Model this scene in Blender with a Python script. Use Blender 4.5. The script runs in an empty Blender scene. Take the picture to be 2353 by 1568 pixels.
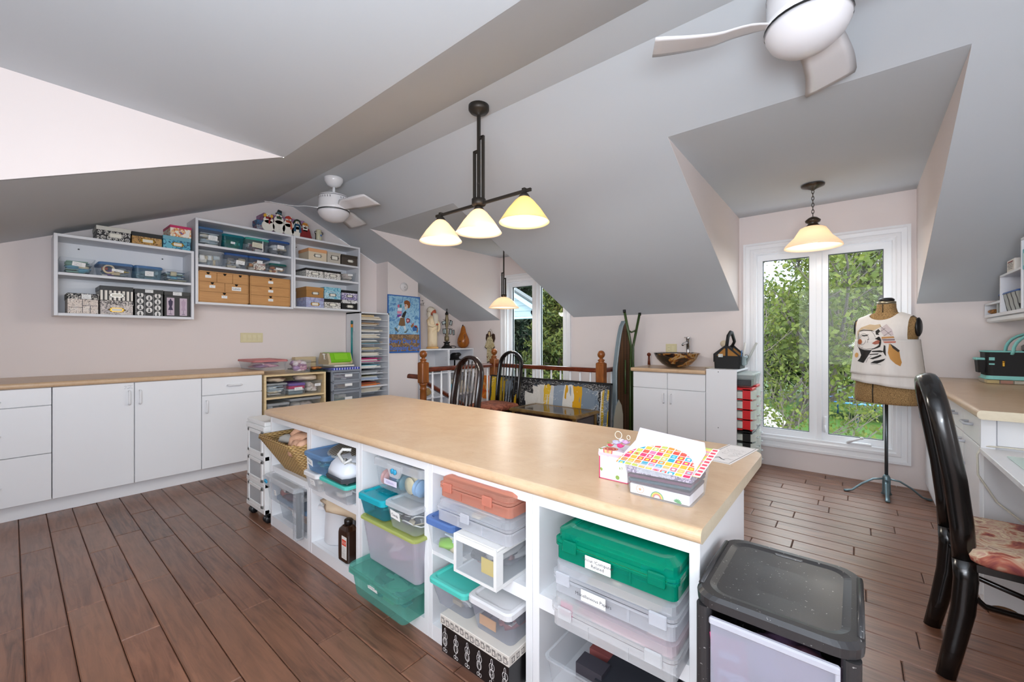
import bpy, bmesh, math, random
import numpy as np
from mathutils import Vector, Matrix
SC = bpy.context.scene
COL = SC.collection
RN = random.Random(11)
PI = math.pi
def hexc(h, a=1.0):
    h = h.lstrip('#'); o = []
    for i in (0, 2, 4):
        v = int(h[i:i+2], 16)/255.0
        o.append(v/12.92 if v <= 0.04045 else ((v+0.055)/1.055)**2.4)
    return (o[0], o[1], o[2], a)
# ---------------------------------------------------------------- camera, sky, lights, exposure
cam = bpy.data.cameras.new('camera'); cam_o = bpy.data.objects.new('camera', cam); COL.objects.link(cam_o)
cam_o.location = (0, 0, 1.2); cam_o.rotation_euler = (math.radians(90), 0, math.radians(39.59))
cam.sensor_width = 36.0; cam.lens = 953.3/2353*36.0; cam.shift_y = -3.8/2353; cam.clip_start = 0.03; cam.clip_end = 300
SC.camera = cam_o
SC.view_settings.view_transform = 'Standard'; SC.view_settings.look = 'None'
SC.view_settings.gamma = 1.0; SC.view_settings.use_curve_mapping = False
SC.view_settings.exposure = 0.48
SC.cycles.max_bounces = 9; SC.cycles.diffuse_bounces = 5; SC.cycles.glossy_bounces = 3
SC.cycles.transmission_bounces = 6; SC.cycles.transparent_max_bounces = 24
SC.cycles.caustics_reflective = False; SC.cycles.caustics_refractive = False
SC.cycles.sample_clamp_indirect = 4.0
W = bpy.data.worlds.new('sky'); SC.world = W; W.use_nodes = True
wn = W.node_tree.nodes; wl = W.node_tree.links; wn.clear()
w_out = wn.new('ShaderNodeOutputWorld'); w_bg = wn.new('ShaderNodeBackground'); w_tc = wn.new('ShaderNodeTexCoord')
w_ns = wn.new('ShaderNodeTexNoise'); w_ns.inputs['Scale'].default_value = 3.0; w_ns.inputs['Detail'].default_value = 5.0
w_rp = wn.new('ShaderNodeValToRGB')
w_rp.color_ramp.elements[0].position = 0.35; w_rp.color_ramp.elements[0].color = hexc('#b4d0f0')
w_rp.color_ramp.elements[1].position = 0.58; w_rp.color_ramp.elements[1].color = hexc('#ffffff')
wl.new(w_tc.outputs['Generated'], w_ns.inputs['Vector']); wl.new(w_ns.outputs['Fac'], w_rp.inputs['Fac'])
wl.new(w_rp.outputs['Color'], w_bg.inputs['Color']); w_bg.inputs['Strength'].default_value = 6.0
wl.new(w_bg.outputs['Background'], w_out.inputs['Surface'])
def area(name, loc, rot, sx, sy, power, col=(1, 1, 1)):
    l = bpy.data.lights.new(name, 'AREA'); l.shape = 'RECTANGLE'; l.size = sx; l.size_y = sy; l.energy = power; l.color = col
    o = bpy.data.objects.new(name, l); COL.objects.link(o); o.location = loc; o.rotation_euler = rot
    return o
# daylight of the wide dormer window behind the camera, then two added fills
area('dormer_daylight', (-0.1, -1.02, 1.45), (math.radians(90), 0, 0), 1.6, 1.5, 33, (0.90, 0.97, 1.06))
area('right_end_fill', (3.1, 0.3, 1.5), (math.radians(90), 0, math.radians(90)), 2.2, 1.6, 44, (0.92, 0.97, 1.04))  # added fill light from the unseen right end, no known window there
area('ceiling_fill', (0.35, -0.5, 1.25), Vector((-0.5, 0.35, 0.8)).to_track_quat('-Z', 'Y').to_euler(), 0.9, 0.6, 50, (0.87, 0.97, 1.08))  # added fill beside the camera, aimed up to brighten ceiling and slope
for px in (-0.2515, -3.4315):
    po = area('window_portal', (px, 4.80, 1.155), (math.radians(-90), 0, 0), 1.1, 1.9, 0); po.data.cycles.is_portal = True
sun = bpy.data.lights.new('sun', 'SUN'); sun.energy = 5.0; sun.angle = math.radians(12); sun.color = (1.0, 0.96, 0.88)
sun_o = bpy.data.objects.new('sun', sun); COL.objects.link(sun_o); sun_o.rotation_euler = (math.radians(38), math.radians(18), math.radians(15))
# ---------------------------------------------------------------- node helpers
class G:
    def __init__(s, name):
        s.mat = bpy.data.materials.new(name); s.mat.use_nodes = True
        s.t = s.mat.node_tree; s.n = s.t.nodes; s.n.clear(); s.l = s.t.links
        s.out = s.n.new('ShaderNodeOutputMaterial')
    def new(s, ty, **kw):
        n = s.n.new(ty)
        for k, v in kw.items(): setattr(n, k, v)
        return n
    def put(s, sock, v):
        if v is None: return
        if hasattr(v, 'is_linked') or isinstance(v, bpy.types.NodeSocket): s.l.new(v, sock)
        else: sock.default_value = v
    def m(s, op, a, b=None, c=None):
        n = s.new('ShaderNodeMath', operation=op); s.put(n.inputs[0], a); s.put(n.inputs[1], b); s.put(n.inputs[2], c)
        return n.outputs[0]
    def obj(s): return s.new('ShaderNodeTexCoord').outputs['Object']
    def xyz(s, v=None):
        n = s.new('ShaderNodeSeparateXYZ'); s.l.new(v or s.obj(), n.inputs[0]); return n.outputs
    def comb(s, x=0.0, y=0.0, z=0.0):
        n = s.new('ShaderNodeCombineXYZ'); s.put(n.inputs[0], x); s.put(n.inputs[1], y); s.put(n.inputs[2], z); return n.outputs[0]
    def mapp(s, v, sc=(1, 1, 1), lo=(0, 0, 0), ro=(0, 0, 0)):
        n = s.new('ShaderNodeMapping'); s.l.new(v, n.inputs['Vector']); n.inputs['Scale'].default_value = sc
        n.inputs['Location'].default_value = lo; n.inputs['Rotation'].default_value = ro; return n.outputs[0]
    def noise(s, v, scale=5.0, detail=3.0, rough=0.5, dist=0.0, col=False):
        n = s.new('ShaderNodeTexNoise'); s.l.new(v, n.inputs['Vector']); n.inputs['Scale'].default_value = scale
        n.inputs['Detail'].default_value = detail; n.inputs['Roughness'].default_value = rough; n.inputs['Distortion'].default_value = dist
        return n.outputs['Color' if col else 'Fac']
    def voro(s, v, scale=5.0, feature='F1', out='Distance', rnd=1.0):
        n = s.new('ShaderNodeTexVoronoi', feature=feature); s.l.new(v, n.inputs['Vector']); n.inputs['Scale'].default_value = scale
        n.inputs['Randomness'].default_value = rnd; return n.outputs[out]
    def white(s, v, col=False):
        n = s.new('ShaderNodeTexWhiteNoise', noise_dimensions='3D'); s.l.new(v, n.inputs['Vector']); return n.outputs['Color' if col else 'Value']
    def ramp(s, f, stops, const=False):
        n = s.new('ShaderNodeValToRGB'); s.put(n.inputs[0], f); cr = n.color_ramp
        if const: cr.interpolation = 'CONSTANT'
        while len(cr.elements) < len(stops): cr.elements.new(0.5)
        for e, (p, c) in zip(cr.elements, stops): e.position = p; e.color = hexc(c) if isinstance(c, str) else c
        return n.outputs[0]
    def mix(s, f, a, b, blend='MIX'):
        n = s.new('ShaderNodeMix', data_type='RGBA', blend_type=blend); s.put(n.inputs[0], f)
        for k, v in ((6, a), (7, b)): s.put(n.inputs[k], hexc(v) if isinstance(v, str) else v)
        return n.outputs[2]
    def bump(s, h, strength=0.2, dist=0.01):
        n = s.new('ShaderNodeBump'); s.l.new(h, n.inputs['Height']); n.inputs['Strength'].default_value = strength
        n.inputs['Distance'].default_value = dist; return n.outputs[0]
    def bsdf(s, col, rough=0.5, metal=0.0, nrm=None, spec=0.5, coat=0.0, trans=0.0, emit=None, es=0.0, sss=0.0):
        n = s.new('ShaderNodeBsdfPrincipled'); s.put(n.inputs['Base Color'], hexc(col) if isinstance(col, str) else col)
        s.put(n.inputs['Roughness'], rough); n.inputs['Metallic'].default_value = metal
        n.inputs['Specular IOR Level'].default_value = spec; n.inputs['Coat Weight'].default_value = coat; n.inputs['Coat Roughness'].default_value = 0.08
        n.inputs['Transmission Weight'].default_value = trans
        if emit is not None:
            s.put(n.inputs['Emission Color'], hexc(emit) if isinstance(emit, str) else emit); n.inputs['Emission Strength'].default_value = es
        if nrm is not None: s.l.new(nrm, n.inputs['Normal'])
        return n.outputs[0]
    def mixs(s, f, a, b):
        n = s.new('ShaderNodeMixShader'); s.put(n.inputs[0], f); s.l.new(a, n.inputs[1]); s.l.new(b, n.inputs[2]); return n.outputs[0]
    def transp(s, c='#ffffff'):
        n = s.new('ShaderNodeBsdfTransparent'); s.put(n.inputs[0], hexc(c) if isinstance(c, str) else c); return n.outputs[0]
    def done(s, sh): s.l.new(sh, s.out.inputs[0]); return s.mat
_MC = {}
def M(col, rough=0.5, metal=0.0, spec=0.5, coat=0.0, vary=0.0, emit=None, es=0.0):
    k = ('M', col, rough, metal, spec, coat, vary, emit, es)
    if k not in _MC:
        g = G('paint_' + col.strip('#')); c = col
        if vary:
            c = g.mix(g.m('MULTIPLY', g.noise(g.obj(), 18.0, 4.0), vary), col, '#000000')
        _MC[k] = g.done(g.bsdf(c, rough, metal, None, spec, coat, emit=emit, es=es))
    return _MC[k]
def PL(col, alpha=0.35, rough=0.25, tint=None):
    """see-through plastic: part clear, part tinted and glossy"""
    k = ('P', col, alpha, rough, tint)
    if k not in _MC:
        g = G('plastic_' + col.strip('#'))
        lw = g.new('ShaderNodeLayerWeight'); lw.inputs[0].default_value = 0.35
        f = g.m('MINIMUM', g.m('MULTIPLY_ADD', lw.outputs['Facing'], 0.22, alpha*0.75), 1.0)
        _MC[k] = g.done(g.mixs(f, g.transp(tint or '#f4f6f8'), g.bsdf(col, rough, spec=0.6)))
    return _MC[k]
# ---------------------------------------------------------------- mesh helpers
class MB:
    def __init__(s): s.v = []; s.f = []; s.fm = []; s.fs = []; s.m = 0; s.sm = False; s.X = None
    def add(s, vs, fs, smooth=None):
        o = len(s.v)
        if s.X is not None: vs = [s.X @ Vector(p) for p in vs]
        s.v += [tuple(p) for p in vs]
        for f in fs: s.f.append(tuple(i+o for i in f)); s.fm.append(s.m); s.fs.append(s.sm if smooth is None else smooth)
        return s
    def box(s, x0, x1, y0, y1, z0, z1, b=0.0):
        if x1 < x0: x0, x1 = x1, x0
        if y1 < y0: y0, y1 = y1, y0
        if z1 < z0: z0, z1 = z1, z0
        if b <= 0:
            return s.add([(x0,y0,z0),(x1,y0,z0),(x1,y1,z0),(x0,y1,z0),(x0,y0,z1),(x1,y0,z1),(x1,y1,z1),(x0,y1,z1)],
                  [(0,3,2,1),(4,5,6,7),(0,1,5,4),(1,2,6,5),(2,3,7,6),(3,0,4,7)], False)
        b = min(b, (x1-x0)/2.01, (y1-y0)/2.01, (z1-z0)/2.01)
        vs = []; idx = {}
        for i, (x, sx) in enumerate(((x0, 1), (x1, -1))):
            for j, (y, sy) in enumerate(((y0, 1), (y1, -1))):
                for k, (z, sz) in enumerate(((z0, 1), (z1, -1))):
                    for a in range(3):
                        idx[(i, j, k, a)] = len(vs)
                        vs.append((x+(0 if a == 0 else sx*b), y+(0 if a == 1 else sy*b), z+(0 if a == 2 else sz*b)))
        fs = []
        def q(l, n):
            p = [Vector(vs[i]) for i in l]; c = (p[1]-p[0]).cross(p[2]-p[1])
            fs.append(tuple(l if c.dot(n) > 0 else l[::-1]))
        for i in (0, 1):
            sg = -1 if i == 0 else 1
            q([idx[(i,0,0,0)], idx[(i,1,0,0)], idx[(i,1,1,0)], idx[(i,0,1,0)]], Vector((sg,0,0)))
            q([idx[(0,i,0,1)], idx[(1,i,0,1)], idx[(1,i,1,1)], idx[(0,i,1,1)]], Vector((0,sg,0)))
            q([idx[(0,0,i,2)], idx[(1,0,i,2)], idx[(1,1,i,2)], idx[(0,1,i,2)]], Vector((0,0,sg)))
        for i in (0, 1):
            for j in (0, 1):
                si, sj = (-1, 1)[i], (-1, 1)[j]
                q([idx[(i,j,0,0)], idx[(i,j,1,0)], idx[(i,j,1,1)], idx[(i,j,0,1)]], Vector((si,sj,0)))
                q([idx[(i,0,j,0)], idx[(i,1,j,0)], idx[(i,1,j,2)], idx[(i,0,j,2)]], Vector((si,0,sj)))
                q([idx[(0,i,j,1)], idx[(1,i,j,1)], idx[(1,i,j,2)], idx[(0,i,j,2)]], Vector((0,si,sj)))
                for k in (0, 1):
                    q([idx[(i,j,k,0)], idx[(i,j,k,1)], idx[(i,j,k,2)]], Vector((si,sj,(-1,1)[k])))
        return s.add(vs, fs, False)
    def ring_loft(s, rings, cap0=True, cap1=True, closed=True, smooth=None):
        n = len(rings[0]); vs = [p for r in rings for p in r]; fs = []
        for k in range(len(rings)-1):
            for i in range(n if closed else n-1):
                j = (i+1) % n; fs.append((k*n+i, k*n+j, (k+1)*n+j, (k+1)*n+i))
        if cap0: fs.append(tuple(range(n))[::-1])
        if cap1: fs.append(tuple((len(rings)-1)*n+i for i in range(n)))
        return s.add(vs, fs, smooth)
    def lathe(s, prof, c=(0,0,0), n=24, axis='z', sx=1.0, sy=1.0, cap=True, smooth=True):
        rings = []
        for r, h in prof:
            ring = []
            for i in range(n):
                a = 2*PI*i/n; x, y = r*math.cos(a)*sx, r*math.sin(a)*sy
                p = (x, y, h) if axis == 'z' else ((h, x, y) if axis == 'x' else (y, h, x))
                ring.append((c[0]+p[0], c[1]+p[1], c[2]+p[2]))
            rings.append(ring)
        return s.ring_loft(rings, cap, cap, True, smooth)
    def cyl(s, c, r, h, n=16, axis='z', r2=None, smooth=True):
        return s.lathe([(r, 0), (r if r2 is None else r2, h)], c, n, axis, smooth=smooth)
    def sphere(s, c, r, sx=1, sy=1, sz=1, n=14, k=9):
        prof = [(max(1e-4, r*math.sin(PI*i/k)), -r*math.cos(PI*i/k)*sz) for i in range(k+1)]
        return s.lathe(prof, c, n, 'z', sx, sy)
    def tube(s, pts, r, n=8, closed=False, flat=None, up=(0,0,1), cap=True):
        pts = [Vector(p) for p in pts]; L = len(pts); rings = []
        rr = r if isinstance(r, (list, tuple)) else [r]*L
        prev = None
        for i, p in enumerate(pts):
            if closed: t = pts[(i+1) % L]-pts[i-1]
            else: t = (pts[min(i+1, L-1)]-pts[max(i-1, 0)])
            t = t.normalized() if t.length > 1e-9 else Vector((0,0,1))
            if prev is None:
                u = Vector(up) if abs(t.dot(Vector(up))) < 0.95 else Vector((1,0,0))
            else: u = prev
            u = u-t*u.dot(t)
            u = u.normalized() if u.length > 1e-6 else t.orthogonal().normalized()
            prev = u; w = t.cross(u)
            fx, fy = flat if flat else (1, 1)
            rings.append([p+u*(rr[i]*fx*math.cos(2*PI*k/n))+w*(rr[i]*fy*math.sin(2*PI*k/n)) for k in range(n)])
        if closed: rings.append(rings[0])
        return s.ring_loft(rings, cap and not closed, cap and not closed, True, n > 4)
    def bar(s, a, b, w, h=None, up=(0,0,1)):
        """rectangular bar from a to b"""
        a, b = Vector(a), Vector(b); t = (b-a).normalized(); u = Vector(up)
        if abs(u.dot(t)) > 0.98: u = Vector((1,0,0))
        u = (u-t*u.dot(t)).normalized(); w2 = t.cross(u)*(w/2); u = u*((h or w)/2)
        vs = [a-w2-u, a+w2-u, a+w2+u, a-w2+u, b-w2-u, b+w2-u, b+w2+u, b-w2+u]
        return s.add(vs, [(0,3,2,1)[::-1] if False else (3,2,1,0), (4,5,6,7), (0,1,5,4), (1,2,6,5), (2,3,7,6), (3,0,4,7)], False)
    def prism(s, poly, h0, h1, fn=None, smooth=False):
        """poly in (u,v); fn(u,v,h)->xyz"""
        fn = fn or (lambda u, v, h: (u, v, h)); n = len(poly)
        ar = sum(poly[i][0]*poly[(i+1) % n][1]-poly[(i+1) % n][0]*poly[i][1] for i in range(n))
        if ar < 0: poly = poly[::-1]
        vs = [fn(u, v, h0) for u, v in poly]+[fn(u, v, h1) for u, v in poly]
        fs = [tuple(range(n))[::-1], tuple(range(n, 2*n))]+[(i, (i+1) % n, n+(i+1) % n, n+i) for i in range(n)]
        return s.add(vs, fs, smooth)
    def quad(s, *p): return s.add(p, [tuple(range(len(p)))], False)
    def frus(s, c, w0, d0, z0, w1, d1, z1, r0=0.0, r1=None, bottom=True, top=True, seg=4):
        """rounded-rectangle frustum around c (x,y)"""
        r1 = r0 if r1 is None else r1
        A = rrect(w0, d0, r0, seg); B = rrect(w1, d1, r1, seg)
        return s.ring_loft([[(c[0]+x, c[1]+y, z0) for x, y in A], [(c[0]+x, c[1]+y, z1) for x, y in B]], bottom, top, True, False)
    def build(s, name, mats, parent=None, world=True, fixn=False):
        me = bpy.data.meshes.new(name)
        vs = s.v
        if parent is not None and world:
            inv = wmat(parent).inverted(); vs = [tuple(inv @ Vector(p)) for p in vs]
        me.from_pydata(vs, [], s.f)
        if not isinstance(mats, (list, tuple)): mats = [mats]
        for m in mats: me.materials.append(m)
        me.polygons.foreach_set('material_index', s.fm); me.polygons.foreach_set('use_smooth', s.fs)
        bm = bmesh.new(); bm.from_mesh(me)
        bmesh.ops.recalc_face_normals(bm, faces=bm.faces); bm.to_mesh(me); bm.free()
        me.update()
        o = bpy.data.objects.new(name, me); COL.objects.link(o)
        if parent is not None: o.parent = parent
        return o
def rrect(w, d, r, seg=4):
    r = min(r, w/2-1e-4, d/2-1e-4)
    if r <= 1e-5: return [(-w/2,-d/2),(w/2,-d/2),(w/2,d/2),(-w/2,d/2)]
    o = []
    for cx, cy, a0 in ((w/2-r, -d/2+r, -PI/2), (w/2-r, d/2-r, 0), (-w/2+r, d/2-r, PI/2), (-w/2+r, -d/2+r, PI)):
        for i in range(seg+1):
            a = a0+PI/2*i/seg; o.append((cx+r*math.cos(a), cy+r*math.sin(a)))
    return o
def wmat(o):
    m = Matrix.Translation(o.location) @ o.rotation_euler.to_matrix().to_4x4()
    return (wmat(o.parent) @ m) if o.parent else m
LABELS = {}
def tag(o, label, cat, group=None, kind=None):
    o['label'] = label; o['category'] = cat
    if group: o['group'] = group
    if kind: o['kind'] = kind
    return o
def thing(name, label, cat, loc=(0,0,0), rotz=0.0, group=None, rot=None):
    o = bpy.data.objects.new(name, None); COL.objects.link(o); o.empty_display_size = 0.05
    o.location = loc; o.rotation_euler = rot or (0, 0, rotz)
    return tag(o, label, cat, group)
def struct(name, mb, mats, parent=None):
    o = mb.build(name, mats, parent)
    if parent is None: o['kind'] = 'structure'
    return o
def dup(root):
    r = root.copy(); COL.objects.link(r)
    for ch in list(root.children):
        c = ch.copy(); COL.objects.link(c); c.parent = r
        for gr in list(ch.children):
            d = gr.copy(); COL.objects.link(d); d.parent = c
    return r
def arc(c, r, a0, a1, n, fn):
    return [fn(c[0]+r*math.cos(a0+(a1-a0)*i/n), c[1]+r*math.sin(a0+(a1-a0)*i/n)) for i in range(n+1)]
def text(body, size, origin, right, up, mat, parent, name='lettering', off=0.0006, align='CENTER', bold=0.0, world=True, warp=None):
    cu = bpy.data.curves.new(name, 'FONT'); cu.body = body; cu.size = size; cu.align_x = align; cu.align_y = 'CENTER'
    cu.resolution_u = 2; cu.offset = bold
    to = bpy.data.objects.new('tmp', cu); COL.objects.link(to)
    dg = bpy.context.evaluated_depsgraph_get(); me0 = to.evaluated_get(dg).to_mesh()
    R_, U_, O_ = Vector(right).normalized(), Vector(up).normalized(), Vector(origin); N_ = R_.cross(U_)
    mb = MB()
    pts = [O_+R_*v.co.x+U_*v.co.y+N_*off for v in me0.vertices]
    if warp: pts = [warp(p) for p in pts]
    mb.add(pts, [tuple(p.vertices) for p in me0.polygons], False)
    to.evaluated_get(dg).to_mesh_clear(); bpy.data.objects.remove(to); bpy.data.curves.remove(cu)
    return mb.build(name, mat, parent, world)
def scribble(origin, right, up, w, h, lines, mat, parent, name='handwriting', rnd=None, t=0.0009):
    """illegible pen writing: wavy strokes on a card"""
    rnd = rnd or RN; R_, U_, O_ = Vector(right).normalized(), Vector(up).normalized(), Vector(origin); N_ = R_.cross(U_)
    mb = MB()
    for k in range(lines):
        y = h*(0.5-(k+0.5)/lines); x = -w/2*rnd.uniform(0.75, 1); xe = w/2*rnd.uniform(0.5, 1)
        hh = h/lines*0.3; prev = None
        while x < xe:
            p = O_+R_*x+U_*(y+hh*rnd.uniform(-1, 1))+N_*0.0008
            if prev is not None:
                d = (p-prev).normalized(); s_ = d.cross(N_)*t*0.5
                mb.add([prev-s_, prev+s_, p+s_, p-s_], [(0,1,2,3)], False)
            prev = p if rnd.random() > 0.13 else None
            x += hh*rnd.uniform(0.4, 1.0)
    return mb.build(name, mat, parent)
# ---------------------------------------------------------------- room materials
def mk_wall():
    g = G('wall_paint'); n = g.noise(g.obj(), 1.3, 2.0)
    c = g.mix(n, '#e2d8d4', '#e8dedb'); b = g.bump(g.noise(g.obj(), 260.0, 2.0), 0.06, 0.002)
    return g.done(g.bsdf(c, 0.75, nrm=b, spec=0.25))
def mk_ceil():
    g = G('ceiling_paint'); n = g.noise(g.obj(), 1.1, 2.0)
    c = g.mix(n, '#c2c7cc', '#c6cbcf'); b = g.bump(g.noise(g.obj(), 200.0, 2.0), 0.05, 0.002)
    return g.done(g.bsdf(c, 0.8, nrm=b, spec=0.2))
def mk_floor():
    g = G('hardwood_plank'); oi = g.new('ShaderNodeObjectInfo'); rnd = oi.outputs['Random']; loc = oi.outputs['Location']
    v = g.new('ShaderNodeVectorMath', operation='ADD'); g.l.new(g.obj(), v.inputs[0]); g.l.new(g.comb(g.m('MULTIPLY', rnd, 37.0), g.m('MULTIPLY', rnd, 91.0), 0.0), v.inputs[1])
    p = v.outputs[0]
    base = g.ramp(rnd, [(0.0, '#4a2c20'), (0.25, '#6b4736'), (0.5, '#5a392b'), (0.75, '#795642'), (1.0, '#40261b')])
    gr = g.noise(g.mapp(p, (2.2, 26.0, 1.0)), 1.6, 6.0, 0.6, 0.9)
    c = g.mix(g.ramp(gr, [(0.32, '#000000'), (0.62, '#ffffff')]), base, '#93664e')
    c = g.mix(0.75, base, c)
    st = g.noise(g.mapp(p, (3.0, 9.0, 1.0)), 1.5, 5.0, 0.65, 1.2)
    c = g.mix(g.ramp(st, [(0.55, '#000000'), (0.74, '#9a9a9a')]), c, '#20120d')
    h = g.noise(g.mapp(p, (1.4, 30.0, 1.0)), 1.2, 3.0, 0.5, 0.4)
    r = g.m('MULTIPLY_ADD', g.noise(p, 9.0, 3.0), 0.14, 0.27)
    return g.done(g.bsdf(c, r, nrm=g.bump(h, 0.16, 0.003), spec=0.9))
def mk_lam(name, a, b, c2):
    g = G(name); p = g.obj()
    n1 = g.noise(g.mapp(p, (1, 1, 1)), 9.0, 5.0, 0.6, 0.6); n2 = g.noise(p, 55.0, 4.0, 0.6); n3 = g.noise(g.mapp(p, (1.2, 5, 3)), 22.0, 4.0, 0.6, 0.6)
    c = g.mix(g.ramp(n1, [(0.3, '#000000'), (0.7, '#ffffff')]), a, b)
    c = g.mix(g.ramp(n3, [(0.52, '#000000'), (0.72, '#9a9a9a')]), c, c2)
    c = g.mix(g.ramp(n2, [(0.5, '#000000'), (0.75, '#505050')]), c, '#e6d2b0')
    return g.done(g.bsdf(c, g.m('MULTIPLY_ADD', n2, 0.12, 0.24), spec=0.5))
MW, MC = mk_wall(), mk_ceil()
MFL = mk_floor()
LAM = mk_lam('counter_laminate', '#c6a480', '#d1b493', '#b48f6b')
LAME = mk_lam('counter_edge_strip', '#cdbfa4', '#d8cbb2', '#bfae90')
WHT = M('#e9eaec', 0.32, spec=0.45)
WHM = M('#dfe0e4', 0.4)
TRIM = M('#eeeff1', 0.28)
DARKGAP = M('#2a2725', 0.8)
def mk_wood(name, a, b, dk, sc=(3, 30, 3), rough=0.35):
    g = G(name); p = g.obj(); n = g.noise(g.mapp(p, sc), 2.0, 5.0, 0.6, 0.8)
    c = g.mix(g.ramp(n, [(0.3, '#000000'), (0.68, '#ffffff')]), a, b)
    c = g.mix(g.ramp(g.noise(g.mapp(p, sc), 6.0, 3.0), [(0.55, '#000000'), (0.75, '#777777')]), c, dk)
    return g.done(g.bsdf(c, rough, spec=0.45))
OAK = mk_wood('oak_stained', '#6e3b17', '#9a5a26', '#45220d', (14, 14, 2.5), 0.3)
MAHO = mk_wood('mahogany_rail', '#4a1c0d', '#74331a', '#2c0f07', (4, 4, 14), 0.25)
BIRCH = mk_wood('birch_ply', '#d9bd8c', '#e3cda2', '#c6a472', (2, 2, 16), 0.5)
ALDER = mk_wood('orange_plywood', '#b9834a', '#c9955a', '#a06c36', (3, 3, 26), 0.5)
# ---------------------------------------------------------------- room shell
XL, XR, YB, YF = -4.9, 3.2, 4.63, -0.95
ZR = 2.70; RY0, RY1 = 1.80, 2.04; SL, SR = 0.425, 0.469
def zl(y): return ZR-SL*(RY0-y)
def zr(y): return ZR-SR*(y-RY1)
DY, DZ, DZW = 2.58, 2.447, 2.407         # dormers on the window side
D2A, D2B, D2C, D2D = -4.22, -4.06, -2.83, -2.80
D1A, D1B = -0.89, 0.38
c = MB()
c.quad((XL,RY0,ZR),(XR,RY0,ZR),(XR,RY1,ZR),(XL,RY1,ZR))
c.quad((XL,RY1,ZR),(XR,RY1,ZR),(XR,DY,zr(DY)),(XL,DY,zr(DY)))
zk = zr(YB)
c.quad((XL,DY,DZ),(D2A,DY,DZ),(D2B,YB,zk),(XL,YB,zk))
c.quad((D2C,DY,DZ),(D1A,DY,DZ),(D1A,YB,zk),(D2D,YB,zk))
c.quad((D1B,DY,DZ),(XR,DY,DZ),(XR,YB,zk),(D1B,YB,zk))
c.quad((D2A,DY,DZ),(D2C,DY,DZ),(D2D,YB,DZW),(D2B,YB,DZW))
c.quad((D1A,DY,DZ),(D1B,DY,DZ),(D1B,YB,DZW),(D1A,YB,DZW))
LY, LX0, LX1 = 1.19, -3.0, 0.75          # wide dormer on the camera side
LZ = zl(LY)
c.quad((XL,RY0,ZR),(XR,RY0,ZR),(XR,LY,LZ),(XL,LY,LZ))
c.quad((XL,LY,LZ),(LX0,LY,LZ),(LX0,YF,zl(YF)),(XL,YF,zl(YF)))
c.quad((LX1,LY,LZ),(XR,LY,LZ),(XR,YF,zl(YF)),(LX1,YF,zl(YF)))
c.quad((LX0,LY,LZ),(LX1,LY,LZ),(LX1,YF-0.2,LZ),(LX0,YF-0.2,LZ))
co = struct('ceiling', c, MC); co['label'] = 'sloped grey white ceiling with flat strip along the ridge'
w = MB()
def yz(x0, x1, poly):
    w.prism(poly, x0, x1, lambda u, v, h: (h, u, v))
yz(XL-0.1, XL, [(YF,-2.2),(YB,-2.2),(YB,zk),(RY1,ZR),(RY0,ZR),(YF,zl(YF))])
w.box(XL, -4.64, 3.10, 3.58, -0.6, 2.21)
w.add([(-4.64,3.10,2.21),(-4.64,3.58,2.21),(XL,3.58,2.21),(XL,3.10,2.21)],[(0,1,2,3)])
o = struct('wall_left', w, MW); o['label'] = 'pale pink gable end wall with a narrow bump-out'
w = MB(); ZB = -2.2
def win_wall(x0, x1, zb):
    a, b = x0+0.085, x1-0.085
    w.box(a, b, YB, YB+0.14, zb, 0.262); w.box(a, b, YB, YB+0.14, 2.05, 2.47)
w.box(XL, D2B, YB, YB+0.14, ZB, zk+0.02)
w.box(D2B, -3.945, YB, YB+0.14, ZB, 2.47); win_wall(-4.03, -2.833, ZB); w.box(-2.918, D2D, YB, YB+0.14, ZB, 2.47)
w.box(D2D, -2.0, YB, YB+0.14, ZB, zk+0.02); w.box(-2.0, D1A, YB, YB+0.14, -0.03, zk+0.02)
w.box(D1A, -0.765, YB, YB+0.14, -0.03, 2.47); win_wall(-0.85, 0.347, -0.03); w.box(0.262, D1B, YB, YB+0.14, -0.03, 2.47)
w.box(D1B, XR, YB, YB+0.14, -0.03, zk+0.02)
tri = [(DY, DZ+0.006), (YB, zk+0.006), (YB, DZW+0.02), (DY+0.5, DZ+0.02)]
yz(D1A-0.08, D1A, tri); yz(D1B, D1B+0.08, tri); yz(D2D, D2D+0.08, tri)
w.add([(D2A,DY,DZ+0.006),(D2B,YB,zk+0.006),(D2B,YB,DZW+0.02),(D2A-0.08,DY,DZ+0.006),(D2B-0.08,YB,zk+0.006),(D2B-0.08,YB,DZW+0.02)],
      [(0,1,2),(3,5,4),(0,3,4,1),(1,4,5,2),(2,5,3,0)])
o = struct('wall_back', w, MW); o['label'] = 'pale pink knee wall with two window dormers'
w = MB()
w.box(XL, XR, YF-0.1, YF, -0.03, 0.45); w.box(XL, LX0, YF-0.1, YF, 0.45, zl(YF)); w.box(LX1, XR, YF-0.1, YF, 0.45, zl(YF))
w.box(LX0, LX1, YF-0.2, YF-0.1, 0.0, LZ)
tri = [(LY, LZ+0.004), (YF-0.2, LZ+0.004), (YF-0.2, zl(YF-0.2)), (YF, zl(YF)+0.004)]
yz(LX0-0.08, LX0, tri); yz(LX1, LX1+0.08, tri)
o = struct('wall_front', w, MW); o['label'] = 'pale pink wall and dormer cheek opposite the windows'
w = MB(); yz(XR, XR+0.1, [(YF,-0.03),(YB,-0.03),(YB,zk),(RY1,ZR),(RY0,ZR),(YF,zl(YF))])
w.box(1.06, 1.16, 1.45, YB, -0.012, 1.4); yz(1.06, 1.16, [(1.45, 1.4), (YB, 1.4), (YB, zk), (RY1, ZR), (RY0, ZR), (1.45, zl(1.45))])
o = struct('wall_right', w, MW); o['label'] = 'pale pink end wall and partition at the right'
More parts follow.
